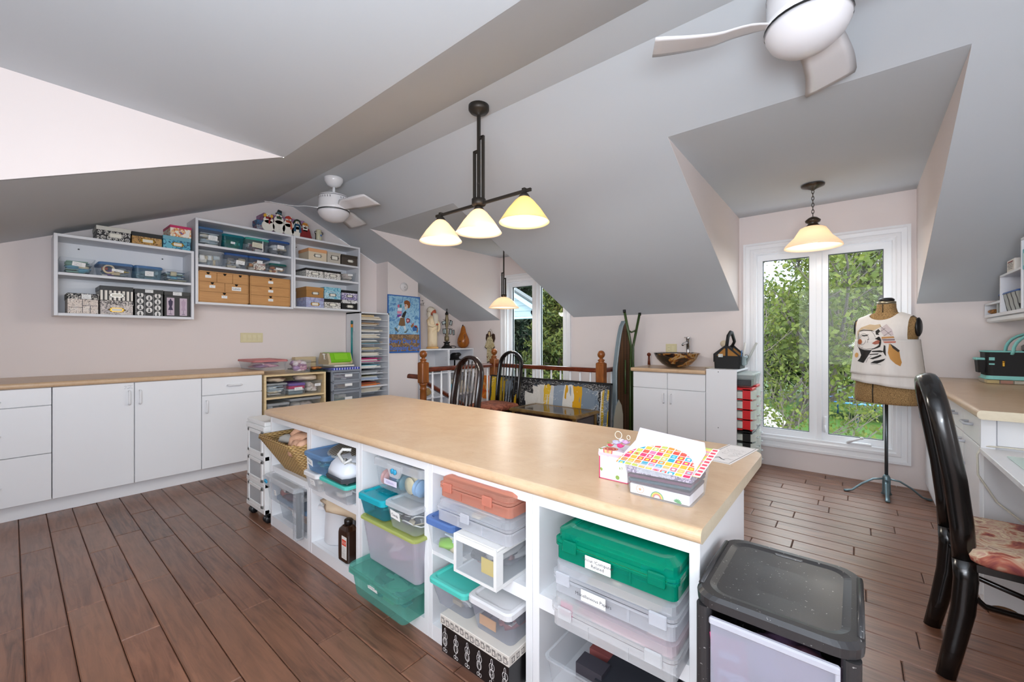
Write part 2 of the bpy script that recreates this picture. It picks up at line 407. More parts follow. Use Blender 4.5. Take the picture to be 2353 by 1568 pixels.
# ---------------------------------------------------------------- floor and stairwell
SX0, SX1, SY0 = -4.58, -3.58, 2.90       # first flight opening
SX2, SY1 = -2.04, 3.97                   # second flight under the second window
def in_hole(x0, x1, y0, y1):
    a = x1 > XL and x0 < SX1 and y1 > SY0 and y0 < YB and (x1 > SX0 or y1 > 3.58)
    b = x1 > SX1-0.01 and x0 < SX2 and y1 > SY1 and y0 < YB
    return a or b
f = MB()
for x0, x1, y0, y1 in ((XL, XR, YF, SY0), (XL, SX0, SY0, 3.58), (SX1, XR, SY0, SY1), (SX2, XR, SY1, YB)):
    f.box(x0, x1, y0, y1, -0.05, -0.012)
floor = struct('floor', f, M('#2a1710', 0.7)); floor['label'] = 'dark hand-scraped hardwood strip floor'
def inview(x, y):
    d = -math.sin(0.691)*x+math.cos(0.691)*y
    if d < 0.25: return False
    l = math.cos(0.691)*x+math.sin(0.691)*y
    u = 1176.5+953.3*l/d; v = 780.2+953.3*1.2/d
    return -60 < u < 2420 and v < 1640
rp = random.Random(5); PW = 0.123; planks = []
y = YF
row = 0
while y < YB-0.01:
    y1 = min(y+PW, YB); x = XL-rp.uniform(0, 0.8)
    while x < XR:
        ln = rp.choice((0.42, 0.55, 0.7, 0.85, 1.0, 1.2))*rp.uniform(0.9, 1.1); xa, xb = max(x, XL), min(x+ln, XR)
        x += ln
        if xb-xa < 0.03: continue
        segs = [(xa, xb)]
        if y1 > SY0+0.02:
            lim = SX2 if y1 > SY1+0.02 else SX1
            segs = []
            if xb > lim: segs.append((max(xa, lim), xb))
            if y < 3.5 and xa < SX0: segs.append((xa, min(xb, SX0)))
        for a, b in segs:
            if b-a < 0.03: continue
            xs = [a+(b-a)*t for t in (0.02, 0.25, 0.5, 0.75, 0.98)]; yc = (y+y1)/2
            def hidden(px):
                if px < -4.3 and yc < 1.5: return True
                if -2.9 < px < -0.3 and 1.1 < yc < 2.0: return True
                if px < -2.95 and yc > 1.3: return True
                if px < -0.95 and 1.98 < yc: return True
                if px > 0.45 and yc > 2.75: return True
                return False
            n = sum(1 for px in xs if inview(px, yc) and not hidden(px))
            planks.append((n, a, b, y, y1))
    y += PW; row += 1
planks.sort(key=lambda p: (-min(p[0], 1), p[1]**2+p[3]**2))
def plank_mesh(mb, a, b, y0, y1, zt=0.0, g=0.0012, ch=0.0035):
    a += g; b -= g; y0 += g; y1 -= g
    mb.add([(a,y0,-0.012),(b,y0,-0.012),(b,y1,-0.012),(a,y1,-0.012),(a,y0,zt-ch),(b,y0,zt-ch),(b,y1,zt-ch),(a,y1,zt-ch),
            (a+ch,y0+ch,zt),(b-ch,y0+ch,zt),(b-ch,y1-ch,zt),(a+ch,y1-ch,zt)],
           [(0,1,5,4),(1,2,6,5),(2,3,7,6),(3,0,4,7),(4,5,9,8),(5,6,10,9),(6,7,11,10),(7,4,8,11),(8,9,10,11)], False)
NV = 0
rest = MB()
for n, a, b, y0, y1 in planks:
    if n > 0 and NV < 298:
        mb = MB(); cx, cy = (a+b)/2, (y0+y1)/2
        plank_mesh(mb, a-cx, b-cx, y0-cy, y1-cy, rp.uniform(-0.0006, 0.0006))
        me = bpy.data.meshes.new('floor_plank'); me.from_pydata(mb.v, [], mb.f); me.materials.append(MFL)
        o = bpy.data.objects.new('floor_plank', me); COL.objects.link(o); o.parent = floor; o.location = (cx, cy, 0); NV += 1
    else: plank_mesh(rest, a, b, y0, y1)
o = rest.build('floor_plank_field', MFL, floor); o['kind'] = 'stuff'
s = MB()
s.box(SX1-0.0, SX2, SY1-0.08, SY1, -2.2, -0.012); s.box(SX2, SX2+0.08, SY1-0.08, YB, -2.2, -0.012)
s.box(SX1, SX1+0.08, SY0, SY1, -2.2, -0.012); s.box(SX0-0.06, SX0, SY0, 3.58, -1.0, -0.012); s.box(XL, SX1, SY0-0.06, SY0, -1.0, -0.012)
s.box(XL, SX2, SY0, YB, -2.25, -2.2)
o = struct('wall_stairwell', s, MW); o['label'] = 'pale lining wall of the stairwell'
st = MB(); st.box(XL, SX1, 3.4, YB, -0.62, -0.55)
stairs = struct('stairs', st, MFL); stairs['label'] = 'dark wooden stair landing inside the railing'
for k, (x0, x1, y0, y1, z) in enumerate([(SX0, SX1, SY0, 3.16, -0.19), (SX0, SX1, 3.15, 3.41, -0.37)]+
        [(SX1+0.25*i, SX1+0.25*i+0.27, SY1, YB, -0.55-0.18*(i+1)) for i in range(6)]):
    q = MB(); q.box(x0, x1, y0, y1, z-0.04, z, 0.006); q.build('step', MFL, stairs)
# ---------------------------------------------------------------- windows
def mk_glass():
    g = G('window_glass'); fr = g.new('ShaderNodeFresnel'); fr.inputs[0].default_value = 1.35
    gl = g.new('ShaderNodeBsdfGlossy'); gl.inputs['Roughness'].default_value = 0.02
    return g.done(g.mixs(g.m('MULTIPLY', fr.outputs[0], 0.4), g.transp('#fafcfb'), gl.outputs[0]))
GLASS = mk_glass(); RUB = M('#3b3f40', 0.6); CHROME = M('#d8dadc', 0.12, 1.0)
def window(name, x0, lab):
    x1 = x0+1.197; z0, z1 = 0.180, 2.130
    t = bpy.data.objects.new(name, None); COL.objects.link(t); t.location = (x0, YB, z0); t['kind'] = 'structure'; t['label'] = lab
    cw = 0.092
    m = MB(); yf = YB
    def rr(o, y): return [(x0+o, y, z0+o), (x1-o, y, z0+o), (x1-o, y, z1-o), (x0+o, y, z1-o)]
    prof = [(0.0, 0.0), (0.0, 0.026), (0.018, 0.026), (0.024, 0.017), (0.055, 0.015), (0.062, 0.021), (0.082, 0.021), (cw, 0.012), (cw, -0.01)]
    m.ring_loft([rr(o, yf-d) for o, d in prof], False, False, True, False)
    m.build('casing', TRIM, t)
    ix0, ix1, iz0, iz1 = x0+cw-0.004, x1-cw+0.004, z0+cw-0.004, z1-cw+0.004
    def fr(m, a, b, p, q, wl, wr, wb, wt, y0, y1):
        o_ = [(a, p), (b, p), (b, q), (a, q)]; i_ = [(a+wl, p+wb), (b-wr, p+wb), (b-wr, q-wt), (a+wl, q-wt)]
        def rg(l, y): return [(x, y, z) for x, z in l]
        m.ring_loft([rg(o_, y1), rg(o_, y0), rg(i_, y0), rg(i_, y1), rg(o_, y1)], False, False, True, False)
    m = MB(); fr(m, ix0, ix1, iz0, iz1, 0.022, 0.022, 0.024, 0.022, YB-0.004, YB+0.13)
    xm = (x0+x1)/2
    m.box(xm-0.022, xm+0.022, YB+0.03, YB+0.13, iz0, iz1, 0.004)
    m.build('frame', TRIM, t)
    for k, (a, b) in enumerate(((ix0+0.022, xm-0.022), (xm+0.022, ix1-0.022))):
        ga, gb = a+0.043, b-0.052; gz0, gz1 = iz0+0.075, iz1-0.078
        m = MB(); fr(m, a, b, iz0+0.024, iz1-0.022, ga-a, b-gb, gz0-iz0-0.024, iz1-0.022-gz1, YB+0.055, YB+0.11)
        s = m.build('sash', TRIM, t)
        m = MB()
        fr(m, ga, gb, gz0, gz1, 0.005, 0.005, 0.005, 0.005, YB+0.072, YB+0.098)
        m.build('gasket', RUB, s)
        m = MB(); m.box(ga, gb, YB+0.083, YB+0.088, gz0, gz1); m.build('glass', GLASS, s)
    m = MB()
    m.box(xm+0.19, xm+0.36, YB-0.006, YB+0.03, iz0+0.024, iz0+0.045, 0.006)
    m.tube([(xm+0.20, YB-0.006, iz0+0.04), (xm+0.24, YB-0.028, iz0+0.065), (xm+0.29, YB-0.036, iz0+0.09)], [0.012, 0.009, 0.008], 8)
    m.sphere((xm+0.295, YB-0.038, iz0+0.094), 0.013, n=8, k=6)
    m.build('crank_handle', TRIM, t)
    m = MB(); m.box(xm+0.03, xm+0.055, YB+0.03, YB+0.06, iz0+0.09, iz0+0.24, 0.008); m.tube([(xm+0.042, YB+0.03, iz0+0.1), (xm+0.042, YB+0.02, iz0+0.16)], 0.008, 6)
    m.build('latch', TRIM, t)
    return t
window('window_1', -0.85, 'white double casement window beside the dress form')
window('window_2', -4.03, 'white double casement window above the stairs')
# ---------------------------------------------------------------- left wall: base cabinets
def bow(mb, a, b, out, r=0.006, off=0.03):
    """bow handle between a and b standing off along out"""
    a, b, n = Vector(a), Vector(b), Vector(out)*off; d = (b-a)*0.13
    mb.tube([a, a+n*0.75, a+n+d*0.5, a+n+d, b+n-d, b+n-d*0.5, b+n*0.75, b], r, 7)
CAB = 'white base cabinets along the left wall'
XC = -4.22
def base_unit(label, y0, y1, fronts):
    t = thing('base_cabinet', label, 'cabinet', (-4.55, (y0+y1)/2, 0), group=CAB)
    m = MB(); m.box(XL+0.01, XC-0.022, y0+0.002, y1-0.002, 0.105, 0.874); m.build('body', WHT, t)
    m = MB(); m.box(-4.31, -4.295, y0, y1, 0.0, 0.105); m.build('plinth', WHT, t)
    for kind, a, b, z0, z1, hd, note in fronts:
        m = MB(); m.box(XC-0.019, XC, a+0.0022, b-0.0022, z0+0.0022, z1-0.0022, 0.002); f = m.build(kind, WHT, t)
        m = MB()
        if hd[0] == 'h': bow(m, (XC, hd[1]-hd[3], hd[2]), (XC, hd[1]+hd[3], hd[2]), (1, 0, 0), 0.0065)
        else: bow(m, (XC, hd[1], hd[2]-hd[3]), (XC, hd[1], hd[2]+hd[3]), (1, 0, 0), 0.0065)
        m.build('handle', WHT, f)
        if note:
            scribble((XC, note[0], note[1]), (0,1,0), (0,0,1), note[2], note[3], note[4], M('#6c6c74', 0.6), f, t=0.0012)
base_unit('white drawer cabinet at the left end, three wide drawers', -0.42, 0.181, [
    ('drawer', -0.42, 0.181, 0.752, 0.874, ('h', -0.13, 0.795, 0.085), (-0.12, 0.828, 0.14, 0.035, 3)),
    ('drawer', -0.42, 0.181, 0.426, 0.752, ('h', -0.13, 0.575, 0.085), (-0.13, 0.6, 0.07, 0.02, 1)),
    ('drawer', -0.42, 0.181, 0.107, 0.426, ('h', -0.13, 0.245, 0.085), (-0.13, 0.27, 0.09, 0.02, 1))])
base_unit('white cabinet with two tall doors in the middle of the left wall', 0.181, 1.022, [
    ('door', 0.181, 0.601, 0.107, 0.874, ('v', 0.57, 0.76, 0.05), (0.568, 0.84, 0.05, 0.03, 3)),
    ('door', 0.601, 1.022, 0.107, 0.874, ('v', 0.632, 0.76, 0.05), None)])
base_unit('narrow white cabinet with one drawer over one door', 1.022, 1.483, [
    ('drawer', 1.022, 1.483, 0.724, 0.874, ('h', 1.26, 0.80, 0.05), None),
    ('door', 1.022, 1.483, 0.107, 0.724, ('v', 1.055, 0.63, 0.05), None)])
def nose(d, z0, z1, n=6, r=0.017):
    """outline of a postformed slab: list of (inset, z) from top to bottom"""
    o = []
    for i in range(n+1):
        a = PI/2*i/n; o.append((r*(1-math.sin(a)), z1-r*(1-math.cos(a))))
    for i in range(1, n+1):
        a = PI/2*i/n; o.append((r*(1-math.cos(a)), z0+r*(1-math.sin(a))))
    return o
m = MB(); y0, y1 = -0.46, 1.492
pr = [(-4.2-i, z) for i, z in nose(0, 0.874, 0.912)]
pl = [(XL+0.005, 0.912)]+pr+[(XL+0.005, 0.874)]
m.prism([(x, z) for x, z in pl], y0, y1, lambda u, v, h: (u, h, v), False)
o = m.build('worktop', LAM); tag(o, 'tan laminate worktop over the white cabinets on the left wall', 'worktop')
# ---------------------------------------------------------------- wall shelves
def shelf_unit(label, y0, y1, z0, z1, shelves, xf=-4.6):
    t = thing('open_shelf_unit', label, 'shelf', ((XL+xf)/2, (y0+y1)/2, z0), group='white open shelf units on the left wall')
    th = 0.021
    for a, b in ((y0, y0+th), (y1-th, y1)):
        m = MB(); m.box(XL+0.002, xf, a, b, z0, z1, 0.0015); m.build('side_panel', WHM, t)
    for nm, a in (('bottom_panel', z0), ('top_panel', z1-th)):
        m = MB(); m.box(XL+0.002, xf, y0+th, y1-th, a, a+th, 0.0015); m.build(nm, WHM, t)
    for z in shelves:
        m = MB(); m.box(XL+0.01, xf-0.006, y0+th, y1-th, z-th, z, 0.0015); m.build('shelf_board', WHM, t)
    m = MB(); m.box(XL+0.002, XL+0.008, y0+th, y1-th, z0+th, z1-th); b = m.build('back_panel', WHM, t)
    m = MB()
    for yy in (y0+0.15, y1-0.17): m.cyl((XL+0.008, yy, z1-0.06), 0.006, 0.003, 8, 'x')
    m.build('screw', M('#77787c', 0.3, 1.0), b)
shelf_unit('white wall shelf hung lowest, at the left', 0.206, 1.058, 1.379, 1.996, (1.708,))
shelf_unit('taller white wall shelf in the middle with plywood drawers', 1.068, 1.917, 1.522, 2.306, (2.076, 1.887))
shelf_unit('white wall shelf at the right under the ceiling fan', 1.919, 2.69, 1.532, 2.306, (2.076, 1.887))
# ---------------------------------------------------------------- printed papers
def uvg(g):
    x, y, z = g.xyz(); return g.m('ADD', x, y), z
def cell(g, u, v, s, sv=None, stag=False):
    a = g.m('MULTIPLY', u, 1/s); b = g.m('MULTIPLY', v, 1/(sv or s))
    if stag: a = g.m('ADD', a, g.m('MULTIPLY', g.m('MODULO', g.m('FLOOR', b), 2.0), 0.5))
    fu = g.m('SUBTRACT', g.m('FRACT', a), 0.5); fv = g.m('SUBTRACT', g.m('FRACT', b), 0.5)
    return fu, fv, g.m('FLOOR', a), g.m('FLOOR', b)
def ln(g, a, b): return g.m('SQRT', g.m('ADD', g.m('MULTIPLY', a, a), g.m('MULTIPLY', b, b)))
def pat_medal(name, bg, fg, s):
    g = G(name); u, v = uvg(g); fu, fv, _, _ = cell(g, u, v, s, s*1.1, True); d = ln(g, fu, fv)
    k = g.m('LESS_THAN', d, 0.42); r = g.m('GREATER_THAN', g.m('SINE', g.m('MULTIPLY', d, 38.0)), -0.35)
    n = g.m('GREATER_THAN', g.noise(g.obj(), 130.0, 1.0), 0.46)
    return g.done(g.bsdf(g.mix(g.m('MULTIPLY', k, g.m('MULTIPLY', r, n)), bg, fg), 0.55))
def pat_stripe(name, stops, s):
    g = G(name); u, v = uvg(g); return g.done(g.bsdf(g.ramp(g.m('FRACT', g.m('MULTIPLY', u, 1/s)), stops, True), 0.55))
def pat_line(name, bg, fg, sc, w=0.035, bg2=None):
    g = G(name); p = g.obj(); n = g.noise(p, sc, 2.0, 0.5, 1.5)
    k = g.m('LESS_THAN', g.m('ABSOLUTE', g.m('SUBTRACT', n, 0.5)), w)
    c0 = g.mix(g.m('GREATER_THAN', g.noise(p, sc*0.4, 1.0), 0.55), bg, bg2 or bg)
    return g.done(g.bsdf(g.mix(k, c0, fg), 0.6))
def pat_blob(name, cols, sc, rough=0.6):
    g = G(name); n = g.noise(g.obj(), sc, 4.0, 0.6, 0.8); k = len(cols)
    return g.done(g.bsdf(g.ramp(n, [(0.34+0.32*i/max(1, k-1), c) for i, c in enumerate(cols)]), rough))
BLK = M('#090909', 0.4); CARD = M('#e9e5d8', 0.7); CARDW = M('#f0f0ee', 0.7); STEEL = M('#b9b7ae', 0.25, 1.0); BRASS = M('#c79a3f', 0.25, 1.0); INK = M('#2d2d33', 0.7)
def holder(t, x, y, z, w, h, mat=STEEL, card=CARD, lines=2):
    m = MB(); b = 0.0055
    for q in ((y-w/2, y+w/2, z-h/2, z-h/2+b), (y-w/2, y+w/2, z+h/2-b, z+h/2), (y-w/2, y-w/2+b*1.6, z-h/2, z+h/2), (y+w/2-b*1.6, y+w/2, z-h/2, z+h/2)):
        m.box(x, x+0.003, q[0], q[1], q[2], q[3])
    for s in (-1, 1): m.cyl((x, y+s*(w/2+0.004), z), 0.006, 0.003, 8, 'x')
    hd = m.build('label_holder', mat, t)
    m = MB(); m.box(x+0.0002, x+0.001, y-w/2+b, y+w/2-b, z-h/2+b, z+h/2-b); cd = m.build('card', card, hd)
def plain_card(t, x, y, z, w, h, tilt=0.0, mat=CARDW, lines=2, txt=None, par=None):
    m = MB(); c, s = math.cos(tilt), math.sin(tilt)
    fn = lambda u, v, k: (x+k, y+u*c-v*s, z+u*s+v*c)
    m.prism([(-w/2, -h/2), (w/2, -h/2), (w/2, h/2), (-w/2, h/2)], 0.0004, 0.0014, fn); cd = m.build('label_card', mat, par or t)
    if par is None:
        if txt: text(txt, h*0.62, (x+0.0015, y, z), (0, c, s), (0, -s, c), INK, cd, bold=0.0)
        elif lines: scribble((x+0.0012, y, z), (0, c, s), (0, -s, c), w*0.85, h*0.85, lines, M('#55555c', 0.7), cd, t=0.0011)
    return cd
def gbox(label, y0, y1, z0, z1, body, lid, lidh=0.03, xf=-4.62, dep=0.24, hold=None, group=None, name='storage_box'):
    t = thing(name, label, 'box', (xf-dep/2, (y0+y1)/2, z0), group=group)
    e = 0.003 if lidh else 0.0
    m = MB(); m.box(xf-dep+e, xf-e, y0+e, y1-e, z0, z1-(0.003 if lidh else 0), 0.001); m.build('body', body, t)
    if lidh: m = MB(); m.box(xf-dep, xf, y0, y1, z1-lidh, z1, 0.0015); m.build('lid', lid, t)
    if hold:
        kind, fy, fz, w, h, mt = hold; yy = y0+(y1-y0)*fy; zz = z0+(z1-z0)*fz
        xx = xf if zz+h/2 > z1-lidh+0.001 and lidh else xf-e
        if kind == 'h': holder(t, xx, yy, zz, w, h, mt)
        else: plain_card(t, xx, yy, zz, w, h, 0.0, CARDW, 2)
    return t
P_MED = pat_medal('damask_print', '#0d0c0f', '#e4e1dc', 0.036)
P_KRAFT = pat_line('kraft_script', '#c49a5e', '#5c4124', 26.0, 0.03, '#b88c50')
P_BLUE = pat_line('blue_script', '#5ba6bd', '#1c4f70', 15.0, 0.03, '#69b3c6')
P_SPLAT = pat_blob('paint_splat_print', ['#f0ece4', '#f0ece4', '#efe8dc', '#e2a72e', '#d2356a', '#2f6fb0'], 34.0)
P_STRIPE = pat_stripe('ticking_stripe', [(0.0, '#1b1a1c'), (0.3, '#e9e3d6'), (0.38, '#8a8479'), (0.46, '#efeae0'), (0.9, '#6b675f')], 0.026)
P_TOILE = pat_line('cream_toile', '#e5d7cb', '#4e4540', 42.0, 0.018, '#eadfd5')
P_SCROLL = pat_line('black_scroll', '#e9e4dd', '#191819', 30.0, 0.045)
P_LACE = pat_line('lace_lid', '#d7cfc8', '#4b4646', 40.0, 0.06)
P_LILAC = pat_blob('lilac_floral', ['#7d7ca6', '#a7aed0', '#b9c3dc', '#8f8fb8', '#c9c7d8'], 22.0)
P_AQUA = pat_blob('aqua_damask', ['#4f9fbf', '#7cc0d3', '#cfe3e6', '#3f88ad', '#8ecad6'], 40.0)
P_PURP = pat_blob('purple_marble', ['#5b1f4a', '#8a3f70', '#6c2a58', '#a8618c'], 9.0)
def pat_ombre():
    g = G('ombre_dots'); u, v = uvg(g); fu, fv, a, b = cell(g, u, v, 0.006)
    k = g.m('LESS_THAN', g.white(g.comb(a, b, 1.0)), g.m('MULTIPLY_ADD', v, 6.5, 0.05))
    return g.done(g.bsdf(g.mix(k, g.mix(g.noise(g.obj(), 9.0), '#9a8ec4', '#47376a'), '#e9e6ee'), 0.6))
P_OMBRE = pat_ombre(); P_LEOP = pat_line('black_white_leaf', '#151416', '#efeeec', 55.0, 0.09)
# boxes on the first shelf
gbox('black damask box with a plain cream lid, first on top of the low shelf', 0.432, 0.637, 1.996, 2.106, P_MED, M('#c9c7bd', 0.5), 0.032, hold=('h', 0.55, 0.40, 0.085, 0.04, STEEL))
gbox('kraft brown box with a black lid on top of the low shelf', 0.641, 0.838, 1.996, 2.099, P_KRAFT, BLK, 0.034, hold=('h', 0.52, 0.36, 0.085, 0.036, BRASS))
gbox('blue printed box under the pink and white box', 0.842, 1.040, 1.996, 2.108, P_BLUE, M('#6fa9b9', 0.5), 0.034, hold=('h', 0.52, 0.38, 0.075, 0.034, BRASS))
gbox('white box with bright paint splashes and a magenta lid', 0.890, 1.044, 2.109, 2.207, P_SPLAT, M('#c2255f', 0.5), 0.022, dep=0.26)
t = gbox('cream toile box with a black patterned lid, lower left', 0.275, 0.447, 1.401, 1.556, P_TOILE, pat_line('black_vine', '#161516', '#d9d4cb', 34.0, 0.04), 0.045, dep=0.25, hold=('c', 0.6, 0.85, 0.052, 0.036, None))
m = MB()
for q in ((0.283, 0.355, 1.446, 1.449), (0.355, 0.439, 1.462, 1.465), (0.355, 0.358, 1.406, 1.508), (0.398, 0.401, 1.406, 1.463)): m.box(-4.6228, -4.6222, q[0], q[1], q[2], q[3])
m.build('print_grid', INK, t)
gbox('pale lace print box with a brass label, at the bottom of a stack', 0.453, 0.652, 1.401, 1.514, pat_line('grey_garden', '#ddd3cc', '#4a4647', 40.0, 0.024, '#c9bfba'), P_LACE, 0.036, hold=('h', 0.5, 0.34, 0.08, 0.034, BRASS))
gbox('ticking striped box with a black lid on the pale lace box', 0.452, 0.652, 1.516, 1.630, P_STRIPE, BLK, 0.036, dep=0.27, hold=('h', 0.5, 0.36, 0.08, 0.034, STEEL))
t = gbox('black box printed with columns of white cameo ovals', 0.657, 0.846, 1.401, 1.624, M('#0b0a0c', 0.45), BLK, 0.035, hold=('c', 0.5, 0.93, 0.052, 0.026, None))
m = MB(); f = MB()
for ci, yy in enumerate((0.695, 0.752, 0.808)):
    for k in range(5):
        zz = 1.418+0.052*k+(0.0 if ci != 1 else -0.022)
        if zz > 1.575 or zz < 1.412: continue
        m.prism([(0.021*math.cos(2*PI*i/14), 0.023*math.sin(2*PI*i/14)) for i in range(14)], 0, 0.0007, lambda u, v, h, yy=yy, zz=zz: (-4.6228+h, yy+u, zz+v))
        sg = [(-0.009,-0.015),(0.009,-0.015),(0.003,0.0),(0.007,0.004),(0.002,0.007),(0.003,0.014),(-0.002,0.016),(-0.004,0.011),(-0.002,0.007),(-0.007,0.004),(-0.003,0.0)]
        f.prism(sg, 0, 0.0005, lambda u, v, h, yy=yy, zz=zz: (-4.622+h, yy+u, zz+v))
for yy in (0.668, 0.724, 0.780, 0.836):
    for k in range(22): m.box(-4.6228, -4.6223, yy-0.0018, yy+0.0018, 1.405+0.008*k, 1.409+0.008*k)
cm = m.build('cameo_print', M('#e6e2de', 0.6), t); f.build('silhouette', BLK, cm)
t = gbox('black box with two lilac panels of dress forms', 0.850, 1.034, 1.401, 1.620, M('#0b0a0c', 0.45), BLK, 0.035, hold=('c', 0.5, 0.92, 0.062, 0.03, None))
m = MB(); f = MB(); f2 = MB()
for k, yy in enumerate((0.895, 0.985)):
    m.box(-4.6229, -4.6223, yy-0.026, yy+0.026, 1.41, 1.565)
    bod = [(-0.016,0.06),(-0.006,0.068),(-0.003,0.082),(0.003,0.082),(0.006,0.068),(0.016,0.06),(0.013,0.03),(0.008,0.012),(0.017,-0.018),(-0.017,-0.018),(-0.008,0.012),(-0.013,0.03)]
    (f if k == 0 else f2).prism(bod, 0, 0.0005, lambda u, v, h, yy=yy: (-4.6222+h, yy+u, 1.475+v))
    f.box(-4.6222, -4.6217, yy-0.0012, yy+0.0012, 1.425, 1.458); f.box(-4.6222, -4.6217, yy-0.011, yy+0.011, 1.420, 1.424)
pn = m.build('print_panel', M('#c9b7c4', 0.6), t); f.build('dress_form_print', M('#3b2f4c', 0.6), pn); f2.build('pale_form_print', M('#b79fb2', 0.6), pn)
# right hand shelf boxes
TR = 1.919+0.021
gbox('peach and cream box, upper left of the right shelf', 2.084, 2.291, 2.078, 2.208, M('#d9c9ae', 0.6), M('#e0a271', 0.55), 0.036, dep=0.25, hold=('h', 0.5, 0.42, 0.075, 0.036, STEEL))
gbox('small grey cream box beside the peach box', 2.296, 2.454, 2.078, 2.200, M('#c4bcae', 0.6), M('#bdb5a6', 0.6), 0.02, hold=('h', 0.55, 0.5, 0.085, 0.05, M('#77736a', 0.3, 1.0)))
gbox('dark brown box at the right end of the upper row', 2.464, 2.667, 2.078, 2.198, M('#4a4138', 0.6), M('#3c342c', 0.6), 0.032, hold=('h', 0.55, 0.42, 0.075, 0.036, STEEL))
GRP = 'matching white squiggle boxes with black lids'
P_SQ = pat_line('white_squiggle', '#e6e2db', '#232122', 38.0, 0.03)
gbox('white squiggle print box with black lid, left of the flat pair', 2.056, 2.256, 1.889, 1.985, P_SQ, BLK, 0.024, dep=0.27, hold=('h', 0.52, 0.42, 0.085, 0.034, STEEL), group=GRP)
gbox('white squiggle print box with black lid, right of the flat pair', 2.260, 2.458, 1.889, 1.985, P_SQ, BLK, 0.024, dep=0.27, hold=('h', 0.52, 0.42, 0.085, 0.034, STEEL), group=GRP)
gbox('lilac blue floral box under the brown box', 2.058, 2.258, 1.554, 1.664, P_LILAC, pat_blob('lilac_lid', ['#8d8bb5', '#b3b6d3', '#c4bdcf'], 18.0), 0.036, hold=('h', 0.5, 0.34, 0.085, 0.038, BRASS))
gbox('plain tan brown box on the lilac floral box', 2.060, 2.255, 1.666, 1.780, M('#a9793f', 0.55), M('#b07f45', 0.55), 0.038, dep=0.26, hold=('h', 0.52, 0.4, 0.07, 0.03, STEEL))
gbox('white squiggle print box with black lid under the aqua box', 2.262, 2.458, 1.554, 1.660, P_SQ, BLK, 0.036, hold=('h', 0.5, 0.4, 0.085, 0.034, STEEL), group=GRP)
gbox('aqua blue patterned box on a squiggle print box', 2.261, 2.457, 1.662, 1.795, P_AQUA, pat_blob('aqua_lid', ['#5fb0c8', '#9fd3dc', '#3f8db0'], 30.0), 0.04, hold=('h', 0.5, 0.35, 0.075, 0.034, STEEL))
gbox('black box with a white leaf print lid, bottom right', 2.467, 2.667, 1.554, 1.666, M('#0b0a0c', 0.45), P_LEOP, 0.04, hold=('h', 0.52, 0.32, 0.08, 0.036, STEEL))
gbox('purple ombre dotted box with a black lid on top', 2.468, 2.666, 1.668, 1.778, P_OMBRE, BLK, 0.03, hold=('h', 0.5, 0.4, 0.075, 0.03, STEEL))
# plywood drawer chests
def ply_chest(label, y0, y1, z0, z1, rows, xf=-4.607):
    t = thing('drawer_chest', label, 'drawer chest', (-4.74, (y0+y1)/2, z0), group='small plywood drawer chests')
    e = 0.008
    m = MB(); m.box(XL+0.012, xf-0.02, y0, y1, z0, z1)
    for q in ((y0, y0+e, z0, z1), (y1-e, y1, z0, z1), (y0, y1, z0, z0+e), (y0, y1, z1-e, z1)): m.box(xf-0.02, xf, q[0], q[1], q[2], q[3])
    m.build('body', ALDER, t); zz = z1-e; H = (z1-z0-2*e)/len(rows)
    for row in rows:
        yy = y0+e; W = (y1-y0-2*e)
        for frac, txt in row:
            w_ = W*frac; m = MB(); a, b, p, q = yy+0.0015, yy+w_-0.0015, zz-H+0.0015, zz-0.0015; cy = (a+b)/2
            # front with a scooped finger notch
            pts = [(a, p), (b, p), (b, q), (cy+0.013, q)]+[(cy+0.013*math.cos(PI*i/6), q-0.004-0.017*math.sin(PI*i/6)) for i in range(7)]+[(cy-0.013, q), (a, q)]
            m.prism(pts, xf-0.012, xf-0.001, lambda u, v, h: (h, u, v)); d = m.build('drawer', ALDER, t)
            m = MB(); m.box(xf-0.0125, xf-0.012, cy-0.02, cy+0.02, q-0.03, q); m.build('notch_shade', M('#17120d', 0.9), d)  # dark plate behind the finger scoop, painting its shaded inside
            if txt is not None:
                ww = 0.078 if txt else 0.046; hh = 0.036 if txt else 0.025
                cd = MB(); cd.box(xf-0.0008, xf+0.0002, cy-ww/2, cy+ww/2, q-0.028-hh, q-0.028); cdo = cd.build('label_card', CARDW, d)
                if txt: text(txt, 0.026, (xf+0.0003, cy, q-0.028-hh/2), (0,1,0), (0,0,1), M('#8a8f96', 0.6), d, bold=0.0004)
                else: scribble((xf+0.0003, cy, q-0.028-hh/2), (0,1,0), (0,0,1), ww*0.7, hh*0.6, 1, INK, d, t=0.001)
            yy += w_
        zz -= H
third = 1/3
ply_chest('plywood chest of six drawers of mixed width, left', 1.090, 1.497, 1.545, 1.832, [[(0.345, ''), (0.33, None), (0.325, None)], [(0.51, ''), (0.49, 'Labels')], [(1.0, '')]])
ply_chest('plywood chest of three wide drawers, right', 1.508, 1.888, 1.545, 1.832, [[(1.0, '')], [(1.0, '')], [(1.0, '')]])
